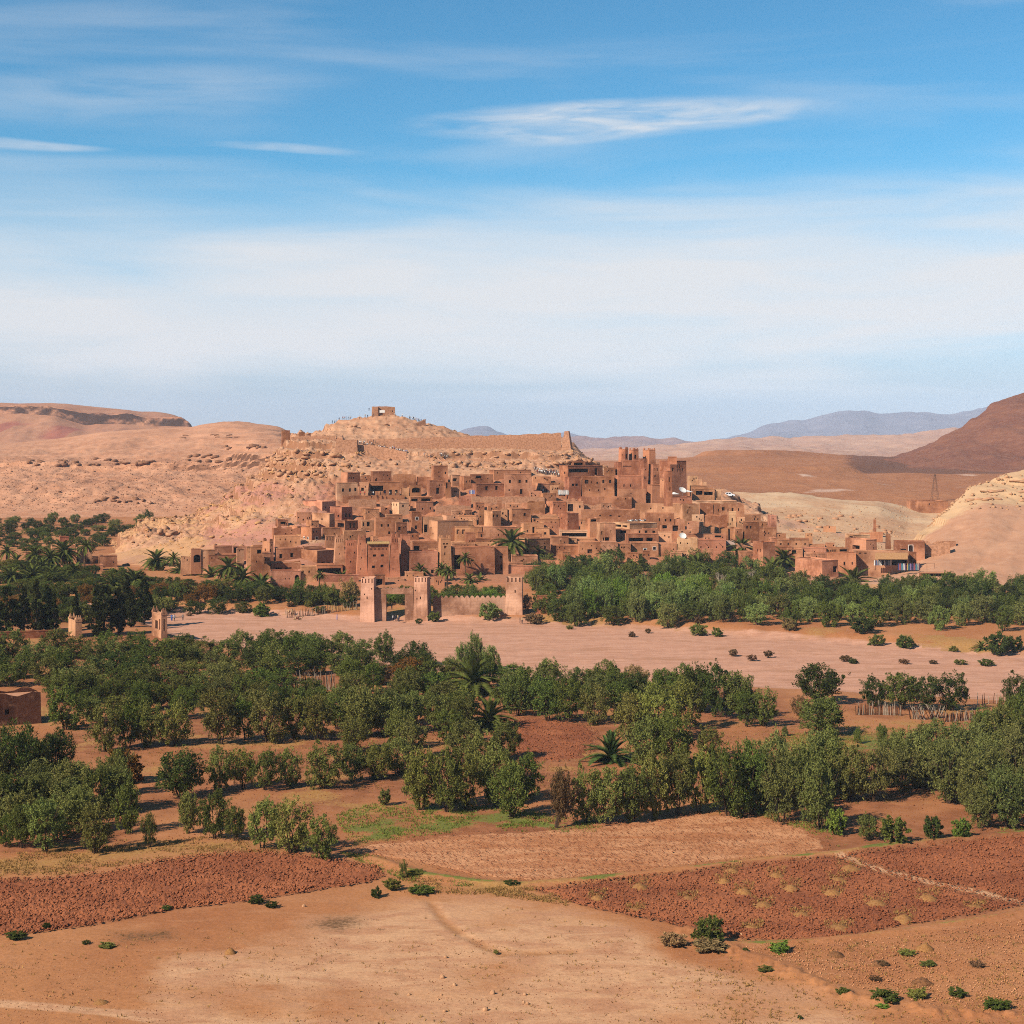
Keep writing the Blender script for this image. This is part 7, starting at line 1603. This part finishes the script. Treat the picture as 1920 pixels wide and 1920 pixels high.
clothes(1638, 1672, 1051, 1061, 9, shY+5.5, [S(226, 222, 216), S(90, 100, 130), S(150, 150, 156), S(220, 214, 206), S(60, 60, 74)], 'garment in the shade of the shop awning', 'garments under the awning')
clothes(1046, 1066, 919, 928, 9, vil_Y(929), [S(226, 224, 220), S(214, 210, 206)], 'white robe hung along the village lane', 'white robes in the lane')
clothes(880, 890, 919, 927, 4, vil_Y(930)-1, [S(90, 120, 180), S(220, 220, 224), S(120, 150, 200)], 'blue textile hung at the low house in the lane', 'blue textiles in the lane')
o = thing('rail', 'wooden garment rail before the clothes shop', 'rail', (0, 0, 0)); mb = MB(); a_ = at(1682, 1056, shY-2); b_ = at(1752, 1056, shY-2); mb.tube([a_, b_], .05, 5); mb.build('bar', M_wood, o)
for k in range(6):
    p = a_.lerp(b_, k/5); mb = MB(); mb.tube([p, p+Vector((0, 0, -3.2))], .05, 5); mb.build('post', M_wood, o)
o = thing('shop_awning', 'woven tan awning over the clothes shop front', 'awning', (0, 0, 0)); mb = MB(); q = [at(1641, 1037, 523), at(1702, 1037, 523), at(1702, 1049, 517.5), at(1641, 1049, 517.5)]
mb.add(q+[v+Vector((0, 0, .12)) for v in q], [(3, 2, 1, 0), (4, 5, 6, 7), (0, 1, 5, 4), (1, 2, 6, 5), (2, 3, 7, 6), (3, 0, 4, 7)]); mb.build('awning_cloth', M_awn, o)
for x in (1641.5, 1672, 1701.5):
    mb = MB(); p = at(x, 1049, 517.6); mb.tube([p, p+Vector((0, 0, -3.6))], .07, 5); mb.build('post', M_wood, o)
# open shed
o = thing('open_shed', 'open shed with a row of posts below the clothes shop', 'shed', (0, 0, 0)); sp = gpos(1750, 1092); shY2 = 496
mb = MB(); q = [at(1724, 1075, shY2), at(1778, 1075, shY2), at(1782, 1073, shY2+6), at(1727, 1073, shY2+6)]; mb.add(q+[v+Vector((0, 0, .3)) for v in q], [(3, 2, 1, 0), (4, 5, 6, 7), (0, 1, 5, 4), (1, 2, 6, 5), (2, 3, 7, 6), (3, 0, 4, 7)]); mb.build('roof', M_roof, o)
for k in range(7):
    p = at(1727+k*8, 1076, shY2+.3); mb = MB(); mb.tube([p+Vector((0, 0, .2)), p+Vector((0, 0, -3.6))], .09, 5); mb.build('post', M_wood, o)
mb = MB(); b0 = at(1724, 1074, shY2+5); b1 = at(1782, 1074, shY2+5); mb.box(b0.x, b1.x, shY2+5, shY2+5.4, b0.z-4, b0.z); w_ = mb.build('back_wall', M_mud, o); w_.color = (*DARK_MUD, 1)

# ------------------------------------------------------------------ fences
def stake_fence(name, pts, hpx, n, label, lean=0.1, gap=()):
    o = thing(name, label, 'fence', (0, 0, 0)); r_ = random.Random(n); P = [gpos(*p) for p in pts]; cum = [0]
    for a, b in zip(P[:-1], P[1:]): cum.append(cum[-1]+(b-a).length)
    mbs = [MB() for _ in range(4)]
    for q in range(4):
        h_ = 1.0+.1*q; mbs[q].tube([(0, 0, -.3), (r_.uniform(-.05, .05), 0, h_*.5), (r_.uniform(-.12, .12), 0, h_)], [.06, .05, .035], 5)
    ms = [m.mesh('stake', M_deadwood if q % 2 else M_wood) for q, m in enumerate(mbs)]
    for k in range(n):
        t = (k+r_.uniform(.2, .8))/n*cum[-1]; i = max(j for j in range(len(cum)-1) if cum[j] <= t); p = P[i].lerp(P[i+1], (t-cum[i])/(cum[i+1]-cum[i]))
        s = hpx*p.y/F*r_.uniform(.75, 1.15); link('stake', r_.choice(ms), o, p, (r_.uniform(-lean, lean), r_.uniform(-lean, lean), r_.uniform(0, 3)), (1.4, 1.4, s))
    return o
stake_fence('stake_fence', [(1605, 1341), (1640, 1340), (1690, 1342)], 19, 46, 'upright stake fence in front of the dark round trees')
stake_fence('stake_fence', [(1706, 1348), (1735, 1350)], 24, 22, 'collapsing reed fence leaning left beside the stakes', 0.55)
stake_fence('stake_fence', [(1742, 1348), (1770, 1346)], 22, 24, 'collapsed reed fence leaning right under the trees', 0.6)
stake_fence('stake_fence', [(1770, 1354), (1800, 1352), (1832, 1350)], 15, 46, 'pale splintered stake fence at the right', 0.2)
stake_fence('stake_fence', [(1830, 1322), (1880, 1318), (1920, 1315)], 18, 14, 'sparse thin stakes on the sand edge at the right', 0.06)
stake_fence('stake_fence', [(546, 1294), (580, 1292), (628, 1294)], 26, 60, 'old stake fence in the clearing of the left grove', 0.12)
stake_fence('stake_fence', [(535, 1146), (580, 1143), (672, 1143)], 14, 60, 'dry reed fence along the bank left of the gate', 0.2)

# ------------------------------------------------------------------ straw heaps, stones, boulders
M_straw = flatmat('straw', S(160, 114, 66), S(128, 84, 50), 5); M_dung = flatmat('dark_compost', S(136, 92, 58), S(92, 60, 38), 4)
def heap_mesh(seed, mat):
    nrg = np.random.default_rng(seed); V, Fq = [], []; R_, N_ = 6, 12
    V.append((0, 0, 1.0))
    for i in range(1, R_+1):
        q = i/R_; h_ = (1-q)**1.1
        for k in range(N_):
            a = 2*math.pi*k/N_; rr_ = q*(1+nrg.uniform(-.14, .14)); V.append((rr_*math.cos(a), rr_*math.sin(a), h_*nrg.uniform(.85, 1.12)-(.15 if i == R_ else 0)))
    Fq += [(0, 1+k, 1+(k+1) % N_) for k in range(N_)]
    for i in range(R_-1): Fq += [(1+i*N_+k, 1+(i+1)*N_+k, 1+(i+1)*N_+(k+1) % N_, 1+i*N_+(k+1) % N_) for k in range(N_)]
    V = np.array(V); V[:, 2] = np.where(V[:, 2] > 0, np.sin(np.clip(V[:, 2], 0, 1)*1.4), V[:, 2])
    return mesh_np('heap', V, Fq, mat, True)
HM = [heap_mesh(k, M_straw) for k in range(3)]; HD = [heap_mesh(k+5, M_dung) for k in range(2)]
HP = [(1372, 1636, 30, 11), (1358, 1657, 26, 14), (1395, 1677, 32, 16), (1432, 1701, 34, 13), (1456, 1645, 30, 11), (1483, 1670, 32, 15), (1502, 1717, 34, 10), (1562, 1678, 36, 14), (1572, 1652, 34, 9), (1594, 1632, 40, 13), (1643, 1697, 40, 13), (1740, 1688, 38, 14), (1694, 1727, 36, 17), (1575, 1742, 44, 11), (1829, 1703, 36, 8), (1200, 1667, 32, 14), (1120, 1688, 28, 13), (1410, 1742, 32, 10), (1192, 1708, 30, 8), (1290, 1686, 30, 7)]
for k, (px, py, wd, h) in enumerate(sorted(HP), 1):
    p = gpos(px, py); m = p.y/F; o = tag(link('straw_heap', HM[k % 3], None, p+Vector((0, 0, 0.02)), (0, 0, k), (wd*m*.62, wd*m*.62, h*m*.75)), f'tan straw heap on the lower right tilled field, {ORD[k]} from left', 'heap', 'straw heaps on the tilled field')
for k, (px, py, wd, h, v) in enumerate([(432, 1787, 24, 10, 0), (1568, 1792, 36, 9, 1), (1648, 1808, 34, 7, 1), (1735, 1780, 36, 12, 0), (1730, 1844, 42, 11, 1), (1830, 1812, 30, 8, 1), (190, 1880, 30, 5, 0)], 1):
    p = gpos(px, py); m = p.y/F; o = tag(link('compost_heap', (HM if v == 0 else HD)[k % 2], None, p, (0, 0, k), (wd*m*.5, wd*m*.5, h*m)), f'dark heap of compost on the bare foreground, {ORD[k]} counted from left'if v else f'small yellow brown heap on the bare ground, {ORD[k]}', 'heap', 'heaps on the bare foreground')
def rock_mesh(seed, mat, flat=0.7):
    nrg = np.random.default_rng(seed); g = (1+5**.5)/2
    V = np.array([(-1, g, 0), (1, g, 0), (-1, -g, 0), (1, -g, 0), (0, -1, g), (0, 1, g), (0, -1, -g), (0, 1, -g), (g, 0, -1), (g, 0, 1), (-g, 0, -1), (-g, 0, 1)], float)/1.9
    Fq = np.array([(0, 11, 5), (0, 5, 1), (0, 1, 7), (0, 7, 10), (0, 10, 11), (1, 5, 9), (5, 11, 4), (11, 10, 2), (10, 7, 6), (7, 1, 8), (3, 9, 4), (3, 4, 2), (3, 2, 6), (3, 6, 8), (3, 8, 9), (4, 9, 5), (2, 4, 11), (6, 2, 10), (8, 6, 7), (9, 8, 1)])
    V = V*nrg.uniform(.7, 1.15, (12, 1)); V = np.sign(V)*np.abs(V)**0.75; V[:, 2] *= flat
    return mesh_np('rock', V, Fq, mat)
M_dkstone = flatmat('dark_stone', S(150, 104, 74), S(104, 70, 50), 1.0); M_rock = flatmat('tan_rock', S(196, 150, 112), S(168, 120, 86), 1.2); M_yrock = flatmat('yellow_rock', S(200, 150, 98), S(172, 118, 76), 0.5)
RK = [rock_mesh(k, M_rock) for k in range(4)]; BK = [rock_mesh(k+20, M_yrock, .75) for k in range(6)]
ST = [(835, 1796, 8), (829, 1834, 11), (852, 1848, 9), (767, 1866, 7), (828, 1866, 5), (822, 1874, 5), (923, 1864, 12), (984, 1866, 8), (982, 1880, 8), (989, 1883, 9), (834, 1897, 8), (910, 1895, 11), (1138, 1794, 4), (570+0, 1700, 8), (1390, 1754, 8)]
for k, (px, py, d) in enumerate(sorted(ST), 1):
    p = gpos(px, py); m = p.y/F*d*.55; tag(link('stone', RK[k % 4], None, p+Vector((0, 0, m*.25)), (k, k*2, k*3), (m, m, m)), f'loose stone on the bare foreground, {ORD[k]} from left', 'stone', 'loose stones in the foreground')
hill = bpy.data.objects['ksar_hill']; brg = random.Random(31); nb_ = 0
while nb_ < 150:
    px = brg.uniform(200, 560); py = brg.uniform(885, 1050)
    if not (1050-py < (px-185)*0.62+8): continue
    h = surf_hit('ksar_hill', px, py)
    if h.y > 745: continue
    s = brg.choice([.4, .5, .6, .8, 1.1])*brg.uniform(.7, 1.2)
    o = link('boulder', brg.choice(BK), hill, h+Vector((0, 0, -s*.1)), (brg.uniform(-.4, .4), brg.uniform(-.4, .4), brg.uniform(0, 6)), (s*1.6, s, s*.75)); nb_ += 1
# rubble, clods and pebbles: too many to count
def scatter(name, pts, sizes, mat, label, seed, flat=.7):
    nrg = np.random.default_rng(seed); base = np.array([(1, 0, 0), (-1, 0, 0), (0, 1, 0), (0, -1, 0), (0, 0, 1), (0, 0, -.6)], float)
    fc = np.array([(0, 2, 4), (2, 1, 4), (1, 3, 4), (3, 0, 4), (2, 0, 5), (1, 2, 5), (3, 1, 5), (0, 3, 5)])
    N = len(pts); V = np.repeat(base[None], N, 0)*nrg.uniform(.6, 1.3, (N, 6, 1)); a = nrg.uniform(0, 6.28, N); c, s = np.cos(a)[:, None], np.sin(a)[:, None]
    X_ = V[..., 0]*c-V[..., 1]*s; Y_ = V[..., 0]*s+V[..., 1]*c; V = np.stack([X_, Y_, V[..., 2]*flat], -1)*np.asarray(sizes)[:, None, None] + np.asarray(pts)[:, None]
    Fc = (fc[None]+np.arange(N)[:, None, None]*6).reshape(-1, 3); o = link(name, mesh_np(name, V.reshape(-1, 3), Fc, mat)); stuff(o, label); return o
def field_pts(poly, n, seed, lift=0.05, inset=-3):
    nrg = np.random.default_rng(seed); P = np.array(poly); out = []
    x = nrg.uniform(max(P[:, 0].min(), -250), min(P[:, 0].max(), 2150), n*3); y = nrg.uniform(P[:, 1].min(), P[:, 1].max(), n*3); k = poly_sdf(x, y, poly) > inset; x, y = x[k][:n], y[k][:n]
    Yv = F*CAMZ/(y-HY); Xv = (x-CX)*Yv/F; return np.stack([Xv, Yv, G(Xv, Yv)+lift], -1), nrg
for nm, poly, n, sd2, lb, mt, sz in (('clods', POLY_A, 11000, 3, 'broken red clods on the lower left tilled field', M_tilled, (.06, .2)), ('clods', POLY_B, 14000, 4, 'broken red clods on the lower right tilled field', M_tilled, (.05, .18)), ('clods', POLY_C, 7000, 5, 'small clods on the pale harrowed field', M_tilled, (.03, .09)), ('clods', POLY_E, 1600, 6, 'broken red clods on the small tilled field', M_tilled, (.06, .17))):
    pts, nrg = field_pts(poly, n, sd2, 0.2 if nm == 'clods' and mt is M_tilled else 0.1); scatter(nm, pts, nrg.uniform(sz[0], sz[1], len(pts))*nrg.uniform(.6, 1.5, len(pts)), mt, lb, sd2)
pts, nrg = field_pts([(-200, 1940), (-200, 1770), (300, 1760), (1250, 1760), (2100, 1720), (2100, 1940)], 2500, 8, 0.01); scatter('pebbles', pts, nrg.uniform(.02, .07, len(pts))*nrg.uniform(.6, 1.6, len(pts)), M_rock, 'small pebbles scattered over the bare foreground', 8)
pts, nrg = field_pts([(330, 1145), (1000, 1165), (1900, 1225), (1900, 1290), (1400, 1280), (900, 1200), (500, 1165)], 6500, 9, -0.35); scatter('pebbles', pts, nrg.uniform(.05, .2, len(pts))*nrg.uniform(.6, 1.5, len(pts)), M_rock, 'river stones scattered over the dry sand', 9)
def hill_pts(surf, px0, px1, py0, py1, n, seed):
    r_ = random.Random(seed); out = []
    for _ in range(n):
        h = surf_hit(surf, r_.uniform(px0, px1), r_.uniform(py0, py1)); out.append((h.x, h.y+r_.uniform(-1, 1), h.z+.05))
    return np.array(out)
for nm, a_, n_, sz, sd3, mt, lb in (('rubble', ('ksar_hill', 210, 620, 850, 1040), 4200, (.1, .4), 3, M_yrock, 'rubble over the left flank of the village hill'), ('rubble', ('ksar_hill', 560, 1150, 800, 885), 1500, (.12, .45), 4, M_rock, 'rubble under the summit'), ('rubble', ('left_hill', 0, 520, 860, 960), 4200, (.15, .6), 5, M_dkstone, 'dark stones over the left hillside'), ('rubble', ('pale_rock_ground', 1400, 1720, 945, 1050), 800, (.15, .6), 6, M_rock, 'rubble on the pale rock ground'), ('rubble', ('ksar_hill', 640, 1450, 900, 1050), 2200, (.12, .4), 7, M_stone, 'rubble between the village houses')):
    pts = hill_pts(*a_, n_, sd3); nrg = np.random.default_rng(sd3); scatter(nm, pts, nrg.uniform(sz[0], sz[1], len(pts))*nrg.uniform(.5, 1.2, len(pts)), mt, lb, sd3)
for nm, a_, n_, sz, sd3, mt, lb in (('rubble', ('ksar_hill', 500, 690, 848, 900), 260, (.3, 1.1), 13, M_yrock, 'big broken rocks of the cliffs left of the upper houses'), ('rubble', ('ksar_hill', 800, 1130, 848, 882), 220, (.25, .9), 14, M_yrock, 'big broken rocks above the upper houses'), ('rubble', ('pale_rock_ground', 1440, 1700, 950, 1060), 200, (.25, .8), 15, M_rock, 'broken ledges on the pale ground'), ('rubble', ('clay_slope', 1740, 1920, 880, 960), 160, (.4, 1.4), 16, M_rock, 'rocks along the ledges of the clay slope')):
    pts = hill_pts(*a_, n_, sd3); nrg = np.random.default_rng(sd3); scatter(nm, pts, nrg.uniform(sz[0], sz[1], len(pts))*nrg.uniform(.5, 1.2, len(pts)), mt, lb, sd3)
# ledges of layered rock that stand out of the slopes and shade what is under them
def slab_mesh(seed, mat):
    me = rock_mesh(seed, mat, 1.0); co = np.empty(len(me.vertices)*3, np.float32); me.vertices.foreach_get('co', co); co = np.sign(co)*np.abs(co)**0.5; me.vertices.foreach_set('co', co); me.update(); me.name = 'ledge'; return me
M_ledge = flatmat('ledge_rock', S(190, 140, 104), S(160, 112, 80), 0.8)
SLAB = [slab_mesh(k+50, M_ledge) for k in range(5)]; SLABD = [slab_mesh(k+60, M_dkstone) for k in range(4)]; SLABY = [slab_mesh(k+70, M_rslope) for k in range(4)]
lrg = random.Random(17)
def ledges(surf, parent, boxes, protos, slope=0.0):
    par = bpy.data.objects[parent]
    for (x0, x1, y0, y1, n, ln, hh) in boxes:
        for k in range(int(n*0.85)):
            x = lrg.uniform(x0, x1); y = lrg.uniform(y0, y1)+slope*(x-x0); h = surf_hit(surf, x, y); s = lrg.uniform(.6, 1.4)
            link('ledge', lrg.choice(protos), par, h+Vector((0, -.1*hh, .02*hh)), (lrg.uniform(-.15, .15), lrg.uniform(-.16, .16), lrg.uniform(-.5, .5)), (ln*s*.62, hh*1.5, hh*lrg.uniform(.6, 1.3)*.7))
ledges('ksar_hill', 'ksar_hill', [(500, 640, 852, 862, 16, 2.6, 1.3), (500, 650, 868, 876, 16, 2.4, 1.3), (500, 620, 884, 894, 14, 2.2, 1.2), (640, 760, 858, 876, 12, 1.6, .9), (800, 1120, 868, 876, 26, 2.4, 1.2), (840, 1130, 850, 862, 18, 1.8, .9), (1060, 1135, 864, 874, 12, 3.0, 1.5), (640, 800, 796, 806, 4, 1.6, .8), (230, 480, 950, 1030, 30, 1.3, .8), (430, 560, 895, 940, 16, 1.2, .8), (280, 330, 985, 1005, 8, 2.2, 1.6)], SLAB)
ledges('left_hill', 'left_hill', [(0, 320, 864, 874, 34, 3.6, 1.7), (330, 430, 856, 868, 14, 4.0, 2.0), (420, 500, 838, 850, 10, 4.5, 1.8), (165, 290, 936, 946, 22, 2.6, 1.4), (0, 480, 880, 930, 14, 1.6, 1.0), (300, 450, 815, 822, 10, 4.0, 1.0)], SLABD)
ledges('clay_slope', 'clay_slope', [(1820, 1925, 920, 924, 11, 4.2, .8), (1810, 1925, 936, 940, 11, 3.8, .9), (1860, 1925, 904, 906, 5, 3.6, .7)], SLABY)
ledges('pale_rock_ground', 'pale_rock_ground', [(1480, 1600, 968, 978, 14, 2.6, 1.0), (1480, 1560, 990, 1000, 10, 2.2, 1.0), (1600, 1680, 985, 1005, 12, 1.6, .9), (1440, 1520, 1010, 1020, 8, 2.0, 1.0)], SLAB)
pts, nrg = field_pts([(-200, 1940), (-200, 1770), (300, 1760), (1250, 1760), (2100, 1720), (2100, 1940)], 9000, 18, 0.0); scatter('crumbs', pts, nrg.uniform(.015, .06, len(pts))*nrg.uniform(.6, 1.6, len(pts)), M_tilled, 'brown crumbs of soil strewn over the bare foreground', 18)
pts, nrg = field_pts([(1290, 1750), (1400, 1785), (1560, 1840), (1760, 1890), (1960, 1900), (1960, 1720), (1700, 1750), (1400, 1770)], 5000, 19, 0.05); scatter('crumbs', pts, nrg.uniform(.02, .1, len(pts))*nrg.uniform(.6, 1.6, len(pts)), M_lighttill, 'crumbs of soil along the lower right bund', 19)
pts, nrg = field_pts([(-100, 1600), (-100, 1360), (600, 1330), (1300, 1320), (2000, 1380), (2000, 1570), (1500, 1560), (1000, 1540), (640, 1600)], 9000, 20, 0.02); scatter('crumbs', pts, nrg.uniform(.03, .12, len(pts))*nrg.uniform(.6, 1.5, len(pts)), M_tilled, 'clods and litter on the soil under the olive trees', 20)
# ------------------------------------------------------------------ grass
def grass(name, regions, label, tone, ln, seed):
    nrg = np.random.default_rng(seed); P = []
    for poly, n in regions:
        pts, _ = field_pts(poly, n, seed+n, 0.0, -4)
        k = fbm(pts[:, 0]/3.0, pts[:, 1]/3.0, 3, seed) > nrg.uniform(-.12, .12, len(pts)) - (1 if n == 60 else 0)
        if n == 60: pts[:, 2] += nrg.uniform(.05, .45, len(pts))
        P.append(pts[k])
    P = np.concatenate(P); N = len(P)*3; P = np.repeat(P, 3, 0) + nrg.normal(size=(N, 3))*np.array([.12, .12, 0])
    d = nrg.normal(size=(N, 3))*np.array([.45, .45, .1]) + np.array([0, 0, 1]); s = np.cross(d, nrg.normal(size=(N, 3))); s /= np.linalg.norm(s, axis=1)[:, None]
    L_ = ln*nrg.uniform(.5, 1.5, (N, 1)); V = np.stack([P-s*.05, P+s*.05, P+d*L_], 1).reshape(-1, 3); A = np.repeat(np.c_[nrg.uniform(0, 1, (N, 2)), np.zeros(N), np.ones(N)], 3, 0)
    o = link(name, mesh_np(name, V, np.arange(N*3).reshape(-1, 3), M_leaf, False, {'leaf': A})); o.color = (*tone, 1); stuff(o, label)
strip = lambda ln, w_: [(x, y-w_) for x, y in ln]+[(x, y+w_) for x, y in reversed(ln)]
grass('green_grass', [(POLY_GARDEN, 3200), ([(760, 1500), (1000, 1520), (1140, 1545), (1140, 1562), (960, 1560), (800, 1530)], 2600), (POLY_YG, 1500), (strip(LINE_G1, 3), 4200), (strip(LINE_G2, 2.5), 1600), ([(640, 1600), (700, 1606), (800, 1640), (900, 1652), (880, 1664), (760, 1650)], 900), ([(1420, 1518), (1560, 1560), (1560, 1576), (1420, 1530)], 500), ([(1560, 1590), (1920, 1552), (1920, 1564), (1560, 1602)], 700)], 'short green grass on bunds and garden beds', S(124, 132, 58), .22, 3)
grass('dry_grass', [(POLY_DRY1, 6000), (POLY_DRY2, 900), (POLY_BERM, 900), (strip(LINE_G1, 5), 3200), (strip(LINE_G2, 4), 1800), (POLY_YG, 1500), ([(0, 1430), (600, 1480), (1300, 1520), (1900, 1500), (1900, 1330), (1000, 1330), (0, 1360)], 15000), ([(-50, 1930), (-50, 1760), (500, 1740), (1000, 1700), (1300, 1780), (1950, 1720), (1950, 1930)], 1500), ([(1300, 1930), (1300, 1780), (1950, 1720), (1950, 1930)], 1800)] + [([(x-w_*.5, y-h_*1.2), (x+w_*.5, y-h_*1.2), (x+w_*.6, y+2), (x-w_*.6, y+2)], 60) for x, y, w_, h_ in HP], 'dry yellow grass along field edges and under the trees', S(164, 126, 74), .2, 4)
label_houses()
